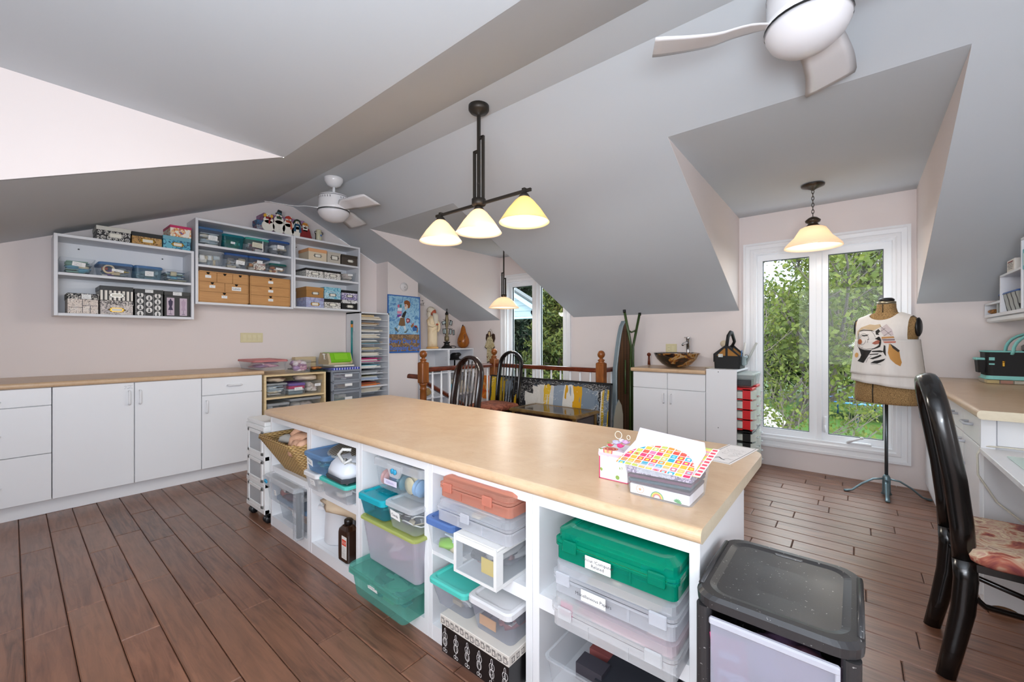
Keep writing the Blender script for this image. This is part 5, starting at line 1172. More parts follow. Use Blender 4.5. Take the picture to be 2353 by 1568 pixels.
for k in range(6):
    x = -1.143+0.057*k; zc = 0.108
    def P(u, v, h, x=x, zc=zc): return (x+u, 1.0025-h, zc+v)
    def ring_(cu, cv, ru, rv, wd=0.0016, n=12):
        for i in range(n):
            a, b = 2*PI*i/n, 2*PI*(i+1)/n
            m.quad(*[P(cu+(ru+o_)*math.cos(t_), cv+(rv+o_)*math.sin(t_), 0.0006) for o_, t_ in ((0, a), (0, b), (wd, b), (wd, a))])
    ring_(0, 0.038, 0.003, 0.008); ring_(-0.004, 0.020, 0.006, 0.010); ring_(0.005, 0.020, 0.006, 0.010); ring_(0, -0.002, 0.010, 0.014); ring_(0.0, -0.003, 0.005, 0.013); ring_(-0.005, -0.032, 0.004, 0.005); ring_(0.006, -0.033, 0.004, 0.005)
    for j in range(7):
        a0, a1 = rs.uniform(-0.01, 0.01), rs.uniform(-0.01, 0.01); z_ = rs.uniform(-0.02, 0.03)
        m.quad(P(a0, z_, 0.0006), P(a1, z_+0.008, 0.0006), P(a1+0.0012, z_+0.008, 0.0006), P(a0+0.0012, z_, 0.0006))
    m.quad(P(-0.0008, -0.03, 0.0006), P(0.0008, -0.03, 0.0006), P(0.0008, -0.015, 0.0006), P(-0.0008, -0.015, 0.0006))
m.build('dress_form_print', M('#e2e0de', 0.6), bx)
pbin('aqua-lidded bin of notions on the black dress form box', (-1.145, 1.185, 0.2005), 0.20, 0.35, 0.105, PL('#b9bcc8', 0.3, 0.2), AQUAS, rotz=0, pal='grey', seed=86, n=12, inside='sewing notions', lidh=0.018, taper=0.84)
pbin('white-lidded bin of hardware on the black dress form box', (-0.94, 1.18, 0.2005), 0.19, 0.34, 0.120, PL('#b9bcc8', 0.3, 0.2), M('#d3d3d5', 0.35), rotz=0, pal='dark', seed=87, n=12, inside='hardware', lidh=0.022, taper=0.86)
m = MB(); m.box(-1.005, -0.93, 1.038, 1.041, 0.215, 0.248); o = m.build('orange_packet', M('#e0a45f', 0.5)); tag(o, 'orange packet inside the white-lidded hardware bin', 'packet')
# --- fifth cubby
case('emerald flat case topmost in the fifth cubby', -0.672, -0.322, 1.0, 1.38, 0.572, 0.662, EMER, (0.42, 0.028, 0.075, 0.034, 'Cricut /Computer\nRelated'), tabs=(0.16, 0.86), pal='teal', seed=91, n=6)
m = MB(); m.lathe([(0.018, 0), (0.018, 0.10)], (-0.43, 1.06, 0.597), 14, 'x', cap=False); o = m.build('vinyl_roll', M('#2aa0b4', 0.35)); tag(o, 'blue vinyl roll inside the emerald flat case', 'roll')
case('clear flat case labelled for papers, middle of three', -0.674, -0.322, 0.99, 1.38, 0.482, 0.5715, FROST, (0.40, 0.030, 0.072, 0.030, 'Miscellaneous Papers'), tabs=(0.12, 0.88), pal='grey', seed=92, n=4)
case('clear flat case lowest of three in the fifth cubby', -0.676, -0.320, 0.985, 1.38, 0.3875, 0.4815, PL('#e2e2e2', 0.45, 0.35), None, tabs=(0.15, 0.85), pal='pink', seed=93, n=5, inside='pattern papers')
pbin('large open clear bin on the floor of the fifth cubby', (-0.515, 1.20, 0.0625), 0.34, 0.46, 0.235, PL('#dfe1e3', 0.22, 0.2), None, rotz=0, pal='dark', seed=94, n=10, kinds='pb', inside='folders', taper=0.85)
m = MB(); m.X = Matrix.Translation((-0.47, 1.19, 0.20)) @ Matrix.Rotation(math.radians(18), 4, 'X') @ Matrix.Rotation(0.4, 4, 'Z'); m.box(-0.09, 0.09, -0.12, 0.12, -0.006, 0.006, 0.002)
o = m.build('purple_folder', M('#33285c', 0.4)); tag(o, 'dark purple folder sticking up in the large open clear bin', 'folder')
m = MB(); m.box(-0.66, -0.62, 1.02, 1.0215, 0.40, 0.44); o = m.build('pink_paper', M('#d86f92', 0.6)); tag(o, 'pink striped paper inside the lowest clear flat case', 'paper'); o.scale = (1, 1, 1)
# ---------------------------------------------------------------- white drawer cart at the left end of the island
ct = thing('drawer_cart', 'white three drawer cart on black casters at the island end', 'drawer cart', (-3.08, 1.26, 0))
x0, x1, y0, y1 = -3.245, -2.932, 1.045, 1.46; FW = M('#e8e8e6', 0.35)
m = MB(); m.box(x0, x1, y0, y1, 0.632, 0.662, 0.006); m.box(x0-0.004, x1, y0-0.006, y1, 0.60, 0.632, 0.004); m.build('top', FW, ct)
m = MB()
for a in (x0, x1-0.03): m.box(a, a+0.03, y0, y0+0.03, 0.065, 0.60, 0.003); m.box(a, a+0.03, y1-0.03, y1, 0.065, 0.60, 0.003)
for z in (0.065, 0.235, 0.41): m.box(x0-0.003, x1, y0-0.003, y1, z, z+0.03, 0.003)
m.box(x1-0.006, x1-0.001, y0+0.03, y1-0.03, 0.07, 0.6); m.box(x0+0.001, x0+0.006, y0+0.03, y1-0.03, 0.07, 0.6); m.build('frame', FW, ct)
for k, (z0, z1, pal) in enumerate(((0.096, 0.234, 'paper'), (0.266, 0.409, 'cloth'), (0.441, 0.598, 'paper'))):
    m = MB()
    for q in ((x0+0.03, x1-0.03, z0, z0+0.022), (x0+0.03, x1-0.03, z1-0.022, z1), (x0+0.03, x0+0.052, z0, z1), (x1-0.052, x1-0.03, z0, z1)): m.box(q[0], q[1], y0-0.006, y0+0.004, q[2], q[3], 0.002)
    d = m.build('drawer', FW, ct)
    m = MB(); m.box(x0+0.05, x1-0.05, y0-0.001, y0+0.002, z0+0.02, z1-0.02); m.build('drawer_window', PL('#e2e2e2', 0.35, 0.3), d)
    fill('white supplies in the %s drawer of the white cart' % ('bottom', 'middle', 'top')[k], (-3.088, 1.25, z0+0.01), 0, 0.22, 0.34, (z1-z0)*0.8, pal, 6, 100+k, 'bs')
for a in (x0+0.03, x1-0.03):
    for b in (y0+0.03, y1-0.03):
        m = MB(); m.tube([(a, b, 0.066), (a, b, 0.05)], 0.012, 8); m.box(a-0.022, a+0.022, b-0.016, b+0.02, 0.034, 0.052, 0.005); cs = m.build('caster', BLK, ct)
        m = MB()
        for s in (-1, 1): m.lathe([(0.006, -0.008), (0.024, -0.008), (0.025, 0.0), (0.024, 0.008), (0.006, 0.008)], (a+s*0.014, b, 0.0252), 14, 'x')
        m.build('wheel', M('#18181a', 0.35), cs)
# ---------------------------------------------------------------- black framed drawer cart in front
FX0, FX1, FY0, FY1, FZ = -0.272, 0.014, 0.945, 1.275, 0.655
fc = thing('drawer_cart', 'black framed cart with a frosted drawer at the right end of the island', 'drawer cart', ((FX0+FX1)/2, (FY0+FY1)/2, 0))
def mk_blk():
    g = G('scuffed_black_plastic'); p = g.obj(); n = g.noise(p, 7.0, 4.0); s = g.noise(g.mapp(p, (60, 4, 1), ro=(0, 0, 0.6)), 3.0, 2.0)
    c = g.mix(g.ramp(s, [(0.62, '#000000'), (0.78, '#555555')]), '#2e2d2e', '#6a6866'); c = g.mix(g.m('MULTIPLY', g.m('GREATER_THAN', g.noise(p, 170.0, 1.0), 0.74), 0.5), c, '#b0aeaa')
    return g.done(g.bsdf(c, g.m('MULTIPLY_ADD', n, 0.2, 0.24), nrm=g.bump(g.noise(p, 300.0, 1.0), 0.05, 0.001)))
BP = mk_blk(); w, d = FX1-FX0, FY1-FY0; cx, cy = (FX0+FX1)/2, (FY0+FY1)/2
def fr(k, z, r=0.045): return [(cx+x, cy+y, z) for x, y in rrect(w+2*k, d+2*k, r, 6)]
m = MB(); m.ring_loft([fr(-0.006, FZ-0.030), fr(0, FZ-0.026), fr(0.001, FZ-0.008), fr(-0.006, FZ), fr(-0.02, FZ+0.0005), fr(-0.034, FZ-0.003, 0.03), fr(-0.10, FZ-0.005, 0.02)], True, True); tp_ = m.build('top', BP, fc)
m = MB()
m = MB()
for s in (-1, 1):
    m = MB(); m.tube([(cx+s*(w/2-0.006), FY0+0.045, FZ-0.002), (cx+s*(w/2-0.005), cy, FZ+0.002), (cx+s*(w/2-0.006), FY1-0.045, FZ-0.002)], 0.006, 8); m.build('side_ridge', BP, tp_)
m = MB(); m.ring_loft([[(cx+x, FY1-0.03+y, FZ-0.004) for x, y in rrect(0.06, 0.011, 0.005)], [(cx+x, FY1-0.03+y, FZ-0.0015) for x, y in rrect(0.058, 0.009, 0.004)]]); m.build('embossed_badge', BP, tp_)
m = MB()
for a in (FX0+0.004, FX1-0.034):
    for b in (FY0+0.004, FY1-0.034): m.ring_loft([[(a+0.015+x, b+0.015+y, z) for x, y in rrect(0.03, 0.03, 0.012)] for z in (0.03, FZ-0.029)])
m.box(FX0+0.006, FX1-0.006, FY0+0.02, FY1-0.006, 0.03, 0.05); m.box(FX0+0.006, FX1-0.006, FY0+0.02, FY1-0.006, 0.33, 0.345)
m.box(FX0+0.006, FX1-0.006, FY1-0.02, FY1-0.008, 0.03, FZ-0.03); m.box(FX1-0.012, FX1-0.006, FY0+0.03, FY1-0.03, 0.05, FZ-0.03); m.box(FX0+0.006, FX0+0.012, FY0+0.03, FY1-0.03, 0.05, FZ-0.03)
m.build('frame', BP, fc)
FRO = PL('#c3c3cf', 0.5, 0.35, '#dedee8')
for k, (z0, z1) in enumerate(((0.052, 0.326), (0.35, 0.612))):
    m = MB(); m.box(FX0+0.036, FX1-0.036, FY0-0.002, FY0+0.003, z0, z1, 0.001); dr = m.build('drawer', FRO, fc)
    m = MB(); m.box(FX0+0.034, FX1-0.034, FY0-0.008, FY0+0.004, z1-0.012, z1+0.003, 0.003); m.box(FX1-0.042, FX1-0.034, FY0-0.006, FY0+0.002, z0, z1, 0.002); m.build('drawer_rim', PL('#d5d5de', 0.75, 0.3), dr)
pk = thing('pink_packet', 'pink and white packet behind the frosted drawer of the black cart', 'packet', (-0.2, 0.955, 0.46))
m = MB(); m.X = Matrix.Translation((-0.196, 0.953, 0.478)) @ Matrix.Rotation(-0.10, 4, 'Y'); m.box(-0.034, 0.034, 0.0, 0.004, -0.11, 0.10); m.build('card', M('#d1457c', 0.5), pk)
m = MB(); m.X = Matrix.Translation((-0.196, 0.953, 0.478)) @ Matrix.Rotation(-0.10, 4, 'Y'); m.box(-0.026, 0.026, -0.0012, 0.0, -0.10, 0.03); m.box(-0.02, 0.02, -0.0012, 0.0, 0.055, 0.07); m.build('label_card', M('#ece2ea', 0.5), pk)
m = MB(); m.X = Matrix.Translation((-0.21, 0.9515, 0.485)) @ Matrix.Rotation(-0.10, 4, 'Y'); m.lathe([(0.010, -0.0006), (0.010, 0.0006)], (0, 0, 0), 12, 'y'); m.build('round_mark', M('#c83a6e', 0.5), pk)
m = MB(); m.X = Matrix.Translation((-0.08, 0.99, 0.42)) @ Matrix.Rotation(-0.5, 4, 'Y'); m.box(-0.05, 0.05, 0, 0.03, -0.035, 0.035, 0.004); o = m.build('cream_box', M('#cfc6b6', 0.6)); tag(o, 'cream box lying behind the frosted drawer of the black cart', 'box')
fill('grey and pink fabric behind the frosted drawer of the black cart', (-0.13, 1.12, 0.352), 0, 0.21, 0.26, 0.20, 'pink', 6, 110, 's')
# ---------------------------------------------------------------- on the island worktop
def mk_floral():
    g = G('rose_print'); p = g.obj(); d = g.voro(p, 17.0); c = g.voro(p, 17.0, 'F1', 'Color'); sx = g.new('ShaderNodeSeparateColor'); g.l.new(c, sx.inputs[0])
    k = g.m('MULTIPLY', g.m('LESS_THAN', d, 0.42), g.m('GREATER_THAN', sx.outputs[0], 0.45)); pet = g.m('SINE', g.m('MULTIPLY', d, 40.0))
    rose = g.ramp(g.m('MULTIPLY_ADD', pet, 0.5, 0.5), [(0.2, '#b8323e'), (0.6, '#d9686a'), (0.9, '#e8b07a')])
    lf = g.m('MULTIPLY', g.m('LESS_THAN', g.voro(p, 31.0), 0.22), g.m('GREATER_THAN', g.noise(p, 19.0), 0.52))
    col = g.mix(k, g.mix(lf, '#e8e4ea', '#7f9a4a'), rose)
    return g.done(g.bsdf(col, 0.5))
fb = thing('floral_gift_box', 'small rose print gift box with paper flowers on the lid', 'box', (-0.59, 1.27, 0.7505))
ROSE = mk_floral()
m = MB(); m.box(-0.640, -0.545, 1.222, 1.315, 0.7512, 0.835, 0.001); m.build('body', ROSE, fb)
m = MB(); m.box(-0.643, -0.542, 1.219, 1.318, 0.822, 0.845, 0.0012); ld = m.build('lid', ROSE, fb)
m = MB(); m.box(-0.6435, -0.5415, 1.2185, 1.3185, 0.826, 0.835); m.build('ribbon', M('#e9b3c0', 0.4), ld)
m = MB(); m.box(-0.642, -0.543, 1.2205, 1.317, 0.7505, 0.7525); m.box(-0.6415, -0.6385, 1.2205, 1.2235, 0.7505, 0.822); m.build('pink_edge', M('#c23a66', 0.5), fb)
rs = random.Random(4)
for k, (x, y, z, r, colr) in enumerate(((-0.602, 1.262, 0.862, 0.016, '#b9b6dc'), (-0.580, 1.245, 0.858, 0.014, '#d63f7c'), (-0.572, 1.268, 0.866, 0.015, '#c9a0c4'), (-0.615, 1.245, 0.855, 0.011, '#c9414f'), (-0.590, 1.28, 0.866, 0.013, '#d6d2ea'))):
    m = MB()
    for j in range(9):
        a = j*2.4; rr_ = r*(0.35+0.65*(j % 3)/2)
        m.X = Matrix.Translation((x, y, z)) @ Matrix.Rotation(a, 4, 'Z') @ Matrix.Translation((rr_*0.6, 0, 0)) @ Matrix.Rotation(0.5+0.2*(j % 3), 4, 'Y')
        m.sphere((0, 0, 0), r*0.5, 0.35, 1, 1, 7, 5)
    m.X = None; m.build('paper_flower', M(colr, 0.6), ld)
m = MB()
for (x, y, a) in ((-0.61, 1.235, 3.5), (-0.565, 1.232, 5.2), (-0.56, 1.285, 0.6), (-0.625, 1.27, 2.6)):
    m.X = Matrix.Translation((x, y, 0.850)) @ Matrix.Rotation(a, 4, 'Z'); m.add([(0,0,0),(0.010,0.006,0.003),(0.024,0,0.005),(0.010,-0.006,0.003)], [(0,1,2,3)])
m.X = None; m.build('leaf', M('#8fa05a', 0.6), ld)
m = MB(); m.tube([(-0.60+0.012*math.cos(a), 1.275, 0.885+0.012*math.sin(a)) for a in [2*PI*i/14 for i in range(14)]], 0.0011, 5, True); m.tube([(-0.565+0.006*math.cos(a), 1.275, 0.882+0.007*math.sin(a)) for a in [2*PI*i/10 for i in range(10)]], 0.001, 5, True); m.build('wire_curl', M('#e3dcc6', 0.4), ld)
tb = pbin('small clear bin of cards on the island corner', (-0.424, 1.226, 0.7505), 0.205, 0.178, 0.102, PL('#e2e6ea', 0.16, 0.12), None, rotz=0, taper=0.86)
m = MB(); m.box(-0.055, 0.04, -0.0925, -0.0875, 0.072, 0.098, 0.002); m.build('front_lip', PL('#e2e6ea', 0.35, 0.15), tb, False)
CZ = 0.7535
for k, (nm, col, z0, z1, tilt, lab) in enumerate((('rainbow_card', '#e8e2e6', CZ, CZ+0.027, 0, 'white card with a rainbow print, lowest in the clear card bin'), ('photo_card', '#4a3440', CZ+0.029, CZ+0.037, 0.02, 'dark photo card above the rainbow card in the clear bin'),
        ('teal_card', '#2b4450', CZ+0.039, CZ+0.046, -0.05, 'dark teal card tilted in the middle of the clear card bin'), ('plum_card', '#5a2440', CZ+0.049, CZ+0.057, -0.03, 'plum card with a pink edge in the clear card bin'), ('lilac_card', '#c7b7c6', CZ+0.062, CZ+0.080, -0.02, 'lilac speckled card, topmost inside the clear card bin'))):
    m = MB(); m.X = Matrix.Translation((-0.424, 1.226, (z0+z1)/2)) @ Matrix.Rotation(tilt, 4, 'Y'); ww = 0.166+0.004*k; m.box(-ww/2, ww/2, -0.070-0.0015*k, 0.066, -(z1-z0)/2, (z1-z0)/2, 0.0008)
    o = m.build(nm, pat_line('lilac_speckle', col, '#7f6f86', 60.0, 0.05) if k == 4 else M(col, 0.45)); tag(o, lab, 'card')
    if k == 0:
        m = MB(); yy = 1.1552
        for j, cc in enumerate(('#cfd3e8', '#3f8f4f', '#e3c93f', '#df8f3f', '#d9635a')):
            r0 = 0.021-0.0026*j
            m.m = j
            for i in range(10):
                a, b = PI*i/10, PI*(i+1)/10
                m.quad(*[(-0.428+rr_*math.cos(t_), yy, 0.7545+rr_*math.sin(t_)) for rr_, t_ in ((r0-0.0026, a), (r0, a), (r0, b), (r0-0.0026, b))])
        m.build('rainbow_print', [M(c, 0.5) for c in ('#cfd3e8', '#3f8f4f', '#e3c93f', '#df8f3f', '#d9635a')], o)
        m = MB()
        for i in range(7):
            a = 0.2+i*0.4; m.prism([(0, 0), (0.002, 0.008), (0, 0.013), (-0.002, 0.008)], 0, 0.0004, lambda u, v, h, a=a: (-0.372+u*math.sin(a)+v*math.cos(a), yy-h, 0.7545+v*math.sin(a)-u*math.cos(a)))
        m.build('leaf_print', M('#4f9f55', 0.5), o)
        m = MB()
        for i in range(14):
            a = 2*PI*i/14; m.lathe([(0.0014, 0), (0.0014, -0.0004)], (-0.477+0.011*math.cos(a), yy, 0.7685+0.010*math.sin(a)), 6, 'y')
        m.lathe([(0.0035, 0), (0.0035, -0.0004)], (-0.477, yy, 0.7685), 10, 'y'); m.build('sun_print', M('#e0a060', 0.5), o)
# open envelope with a chequered liner on top
def mk_liner():
    g = G('envelope_liner'); x, y, z = g.xyz(); s = 0.0205
    fu, fv, a, b = cell(g, x, y, s); au, av = g.m('ABSOLUTE', fu), g.m('ABSOLUTE', fv); mx = g.m('MAXIMUM', au, av)
    w1 = g.white(g.comb(a, b, 0.3)); w2 = g.white(g.comb(a, b, 7.7))
    pal = [(0.0, '#d94a3a'), (0.14, '#e98a2c'), (0.28, '#e8b53c'), (0.40, '#2f9fb8'), (0.52, '#e0789f'), (0.64, '#b8bd55'), (0.76, '#d63a66'), (0.88, '#f0a83a')]
    sq = g.mix(g.m('MULTIPLY', g.m('LESS_THAN', mx, 0.2), g.m('GREATER_THAN', w2, 0.35)), g.ramp(w1, pal, True), g.ramp(w2, [(0, '#f3e3c9'), (0.5, '#f1d04c'), (0.75, '#e25a4a'), (0.9, '#8fc4d0')], True))
    return g.done(g.bsdf(g.mix(g.m('GREATER_THAN', mx, 0.43), sq, '#f2ece6'), 0.5))
en = thing('envelope', 'open white envelope with a colourful chequered liner on the clear bin', 'envelope', (-0.43, 1.2, 0.86), rot=(math.radians(17), math.radians(1.0), math.radians(-2)))
m = MB(); m.box(-0.108, 0.102, -0.074, 0.062, -0.0012, 0.0008); m.build('body', M('#d9d6de', 0.5), en, False)
ap = [(-0.108, -0.074), (0.102, -0.074), (0.102, -0.056)]+[(-0.003+0.105*math.cos(a), -0.056+0.112*math.sin(a)) for a in [PI*i/20 for i in range(1, 20)]]+[(-0.108, -0.056)]
m = MB(); m.prism(ap, 0.0009, 0.0016, None); m.build('liner', mk_liner(), en, False)
m = MB(); m.add([(-0.108,0.062,0.0),(0.102,0.062,0.0),(0.094,0.082,0.022),(-0.104,0.092,0.030),(-0.108,0.0635,0.0),(0.102,0.0635,0.0),(0.094,0.0835,0.022),(-0.104,0.0935,0.030)],[(0,1,2,3),(7,6,5,4),(0,4,5,1),(1,5,6,2),(2,6,7,3),(3,7,4,0)]); m.build('flap', M('#c9c0cc', 0.5), en, False)
sc_ = thing('striped_card', 'striped card with a spotted border leaning right of the envelope', 'card', (-0.325, 1.215, 0.862), rot=(math.radians(15), 0, math.radians(-4)))
def mk_cardstr():
    g = G('card_stripes'); x, y, z = g.xyz(); return g.done(g.bsdf(g.ramp(g.m('FRACT', g.m('MULTIPLY', y, 18.0)), [(0, '#e6a0b4'), (0.2, '#f0d27a'), (0.4, '#b9cf74'), (0.55, '#f0c04a'), (0.7, '#e88aa0'), (0.85, '#cfd68a')], True), 0.5))
m = MB(); m.box(-0.05, 0.018, -0.075, 0.085, -0.003, -0.0018); m.build('sheet', mk_cardstr(), sc_, False)
m = MB(); m.box(0.002, 0.020, -0.075, 0.085, -0.0018, -0.001); bd = m.build('border', M('#f2ece6', 0.5), sc_, False)
m = MB()
for k in range(9): m.box(0.0045, 0.0175, -0.070+0.0175*k, -0.061+0.0175*k, -0.001, -0.0004)
m.build('border_print', M('#d9485a', 0.5), bd, False)
ce = thing('printed_sheet', 'white sheet with script lettering lying at the back corner of the island', 'sheet', (-0.385, 1.80, 0.7505), rotz=math.radians(-8))
m = MB(); m.box(-0.052, 0.062, -0.15, 0.155, 0.0, 0.0008); m.build('sheet', M('#e6e0dc', 0.6), ce, False)
m = MB()
for q in ((-0.045, 0.055, -0.142, -0.1405), (-0.045, 0.055, 0.1455, 0.147), (-0.045, -0.0435, -0.142, 0.147), (0.0535, 0.055, -0.142, 0.147)): m.box(q[0], q[1], q[2], q[3], 0.0008, 0.0012)
m.build('border_print', M('#4a4644', 0.6), ce, False)
R4 = wmat(ce).to_3x3()
scribble(wmat(ce) @ Vector((0.005, -0.095, 0.001)), R4 @ Vector((-1, 0, 0)), R4 @ Vector((0, -1, 0)), 0.085, 0.075, 1, M('#2c2a2c', 0.6), ce, 'script_print', random.Random(2), 0.004)
scribble(wmat(ce) @ Vector((0.005, 0.03, 0.001)), R4 @ Vector((-1, 0, 0)), R4 @ Vector((0, -1, 0)), 0.08, 0.10, 5, M('#6a6664', 0.6), ce, 'text_print', random.Random(3), 0.0012)
scribble(wmat(ce) @ Vector((0.03, -0.03, 0.001)), R4 @ Vector((-1, 0, 0)), R4 @ Vector((0, -1, 0)), 0.04, 0.16, 3, M('#7a6f66', 0.6), ce, 'flower_print', random.Random(6), 0.0018)
# ---------------------------------------------------------------- sink cabinet by the window wall
sc = thing('sink_cabinet', 'white cabinet with two drawers over two doors under the bowl sink', 'cabinet', (-1.415, 4.36, 0))
a, b, yf = -1.768, -1.066, 4.10
m = MB(); m.box(a, b, yf+0.02, YB-0.005, 0.08, 0.872); m.build('body', WHT, sc)
m = MB(); m.box(a+0.01, b-0.01, yf+0.06, yf+0.075, 0, 0.08); m.build('plinth', WHT, sc)
xm = (a+b)/2
for p, q in ((a, xm), (xm, b)):
    m = MB(); m.box(p+0.002, q-0.002, yf, yf+0.019, 0.714, 0.868, 0.002); m.build('drawer_front', WHT, sc)
    m = MB(); m.box(p+0.002, q-0.002, yf, yf+0.019, 0.085, 0.710, 0.002); d = m.build('door', WHT, sc)
    hx = xm-0.035 if p == a else xm+0.035
    m = MB(); bow(m, (hx, yf, 0.575), (hx, yf, 0.665), (0, -1, 0), 0.006); m.build('handle', WHT, d)
m = MB(); pf = [(YB-0.004, 0.912)]+[(4.068+i, z) for i, z in nose(0, 0.874, 0.912)]+[(YB-0.004, 0.874)]
m.prism(pf, a-0.012, b+0.004, lambda u, v, h: (h, u, v)); o = m.build('sink_worktop', LAM); tag(o, 'short tan laminate worktop under the bowl sink', 'worktop')
def mk_bowl():
    g = G('swirled_glass'); p = g.obj(); n = g.noise(g.mapp(p, (1, 1, 1.6)), 6.5, 5.0, 0.6, 1.8); x, y, z = g.xyz()
    k = g.m('ADD', n, g.m('MULTIPLY', x, 0.75))
    c = g.ramp(k, [(0.44, '#0b0806'), (0.52, '#140d08'), (0.55, '#7a3a16'), (0.60, '#b0812a'), (0.645, '#a89a86'), (0.68, '#b5852c'), (0.74, '#6e2412'), (0.8, '#a8741f')])
    return g.done(g.bsdf(c, 0.06, coat=1.0))
bw = thing('bowl_sink', 'round black and amber swirled glass bowl sink on the worktop', 'sink', (-1.40, 4.32, 0.9125))
m = MB(); m.lathe([(0.055, 0), (0.085, 0.004), (0.14, 0.038), (0.19, 0.088), (0.222, 0.145), (0.225, 0.15), (0.219, 0.151), (0.185, 0.092), (0.135, 0.044), (0.08, 0.012), (0.002, 0.010)], (0, 0, 0), 40); m.build('bowl', mk_bowl(), bw, False)
m = MB(); m.lathe([(0.03, 0.011), (0.028, 0.014), (0.002, 0.014)], (0, 0, 0), 16); m.build('drain', CHROME, bw, False)
fa = thing('tap', 'tall chrome tap standing behind the bowl sink', 'tap', (-1.36, 4.565, 0.9125))
m = MB(); m.lathe([(0.026, 0), (0.026, 0.006), (0.021, 0.008), (0.021, 0.285), (0.023, 0.287), (0.023, 0.312), (0.021, 0.314)], (0, 0, 0), 18); m.build('body', CHROME, fa, False)
m = MB(); m.tube([(0, 0, 0.255), (-0.01, -0.05, 0.25), (-0.018, -0.095, 0.24), (-0.02, -0.115, 0.228)], [0.015, 0.015, 0.014, 0.012], 10); m.build('spout', CHROME, fa, False)
m = MB(); m.box(-0.03, 0.0, -0.045, -0.01, 0.302, 0.312, 0.003); m.build('lever', CHROME, fa, False)
dsh = thing('soap_dish', 'small flat cream dish at the right of the bowl sink', 'dish', (-1.115, 4.45, 0.9125))
m = MB(); m.lathe([(0.03, 0), (0.045, 0.004), (0.055, 0.012), (0.052, 0.013), (0.04, 0.006), (0.001, 0.005)], (0, 0, 0), 20); m.build('bowl', M('#ddd5c4', 0.4), dsh, False)
op = thing('wall_outlet', 'cream double plate with outlet and switch behind the tap', 'outlet', (-1.555, YB, 1.09))
m = MB(); m.box(-1.616, -1.496, YB-0.006, YB, 1.035, 1.150, 0.003); m.build('plate', M('#d6cba0', 0.45), op)
m = MB(); m.box(-1.598, -1.564, YB-0.0085, YB-0.005, 1.06, 1.127, 0.002); rc = m.build('receptacle', M('#dad0a8', 0.4), op)
m = MB()
for zz in (1.078, 1.109):
    for s in (-1, 1): m.box(-1.581+s*0.006-0.001, -1.581+s*0.006+0.001, YB-0.0092, YB-0.0084, zz-0.004, zz+0.004)
m.build('socket_hole', BLK, rc)
m = MB(); m.box(-1.549, -1.515, YB-0.0088, YB-0.005, 1.06, 1.127, 0.002); m.build('rocker', M('#dad0a8', 0.4), op)
ct2 = thing('wall_patch', 'pale cream blank wall plate above the black tote', 'plate', (-1.03, YB, 1.16))
m = MB(); m.lathe([(0.035, 0), (0.033, -0.005)], (-1.03, YB, 1.155), 20, 'y'); m.build('plate', M('#d9c9ac', 0.6), ct2)
# narrow open-sided cabinet
tc = thing('side_cabinet', 'narrow white cabinet open towards the window beside the sink', 'cabinet', (-0.92, 4.34, 0))
x0, x1, y0, y1 = -1.058, -0.806, 4.085, 4.61
for nm, q in (('side_panel', (x0, x1, y0, y0+0.018, 0, 0.928)), ('side_panel', (x0, x1, y1-0.018, y1, 0, 0.928)), ('back_panel', (x0, x0+0.012, y0+0.018, y1-0.018, 0.0, 0.91)),
              ('top_panel', (x0, x1, y0+0.018, y1-0.018, 0.91, 0.928)), ('bottom_panel', (x0, x1, y0+0.018, y1-0.018, 0.0, 0.05))):
    m = MB(); m.box(*q, 0.001); m.build(nm, WHT, tc)
m = MB()
for z in (0.905, 0.40): m.lathe([(0.004, 0), (0.004, -0.0015)], (-0.955, y0, z), 8, 'y')
m.build('screw', M('#3a3a3c', 0.4), tc)
def mini_tower(label, xc, yc, z0, col, n, dh, frame, group):
    """little drawer tower, drawers face +X"""
    t = thing('mini_drawer_tower', label, 'drawer tower', (xc, yc, z0), group=group); w, d = 0.175, 0.30; H = n*dh+0.02
    m = MB()
    m.box(xc-d/2, xc+d/2-0.01, yc-w/2, yc+w/2, z0+H-0.014, z0+H, 0.005)
    for k in range(n+1): m.box(xc-d/2, xc+d/2-0.012, yc-w/2, yc+w/2, z0+k*dh, z0+k*dh+0.010)
    for s in (-1, 1):
        ys = yc+s*(w/2-0.004)
        for q in ((-d/2, -d/2+0.04), (d/2-0.085, d/2-0.025), (-0.035, 0.0)): m.box(xc+q[0], xc+q[1], ys-0.004, ys+0.004, z0, z0+H-0.01)
    m.box(xc-d/2, xc-d/2+0.006, yc-w/2, yc+w/2, z0, z0+H); m.build('frame', frame, t)
    for k in range(n):
        za, zb = z0+k*dh+0.012, z0+(k+1)*dh-0.004; yc0, yc1 = yc-w/2+0.008, yc+w/2-0.008
        pts = [(xc+d/2-0.03, yc0), (xc+d/2-0.03, yc1)]+[(xc+d/2-0.012+0.022*math.sin(PI*i/8), yc1-(yc1-yc0)*i/8) for i in range(9)]
        m = MB(); m.prism(pts, za, zb, None); m.box(xc-d/2+0.01, xc+d/2-0.03, yc0+0.004, yc0+0.007, za, zb-0.01); m.box(xc-d/2+0.01, xc+d/2-0.03, yc1-0.007, yc1-0.004, za, zb-0.01); m.box(xc-d/2+0.01, xc+d/2-0.03, yc0+0.004, yc1-0.004, za, za+0.004)
        dr = m.build('drawer', PL('#e6ede2', 0.95, 0.25), t)
        m = MB(); zm = (za+zb)/2; m.tube([(xc+d/2+0.008, yc-0.018, zm), (xc+d/2+0.022, yc-0.012, zm), (xc+d/2+0.022, yc+0.012, zm), (xc+d/2+0.008, yc+0.018, zm)], 0.005, 6); m.build('handle', PL('#eef2f0', 0.6, 0.2), dr)
    return t
RED = M('#c3161c', 0.35)
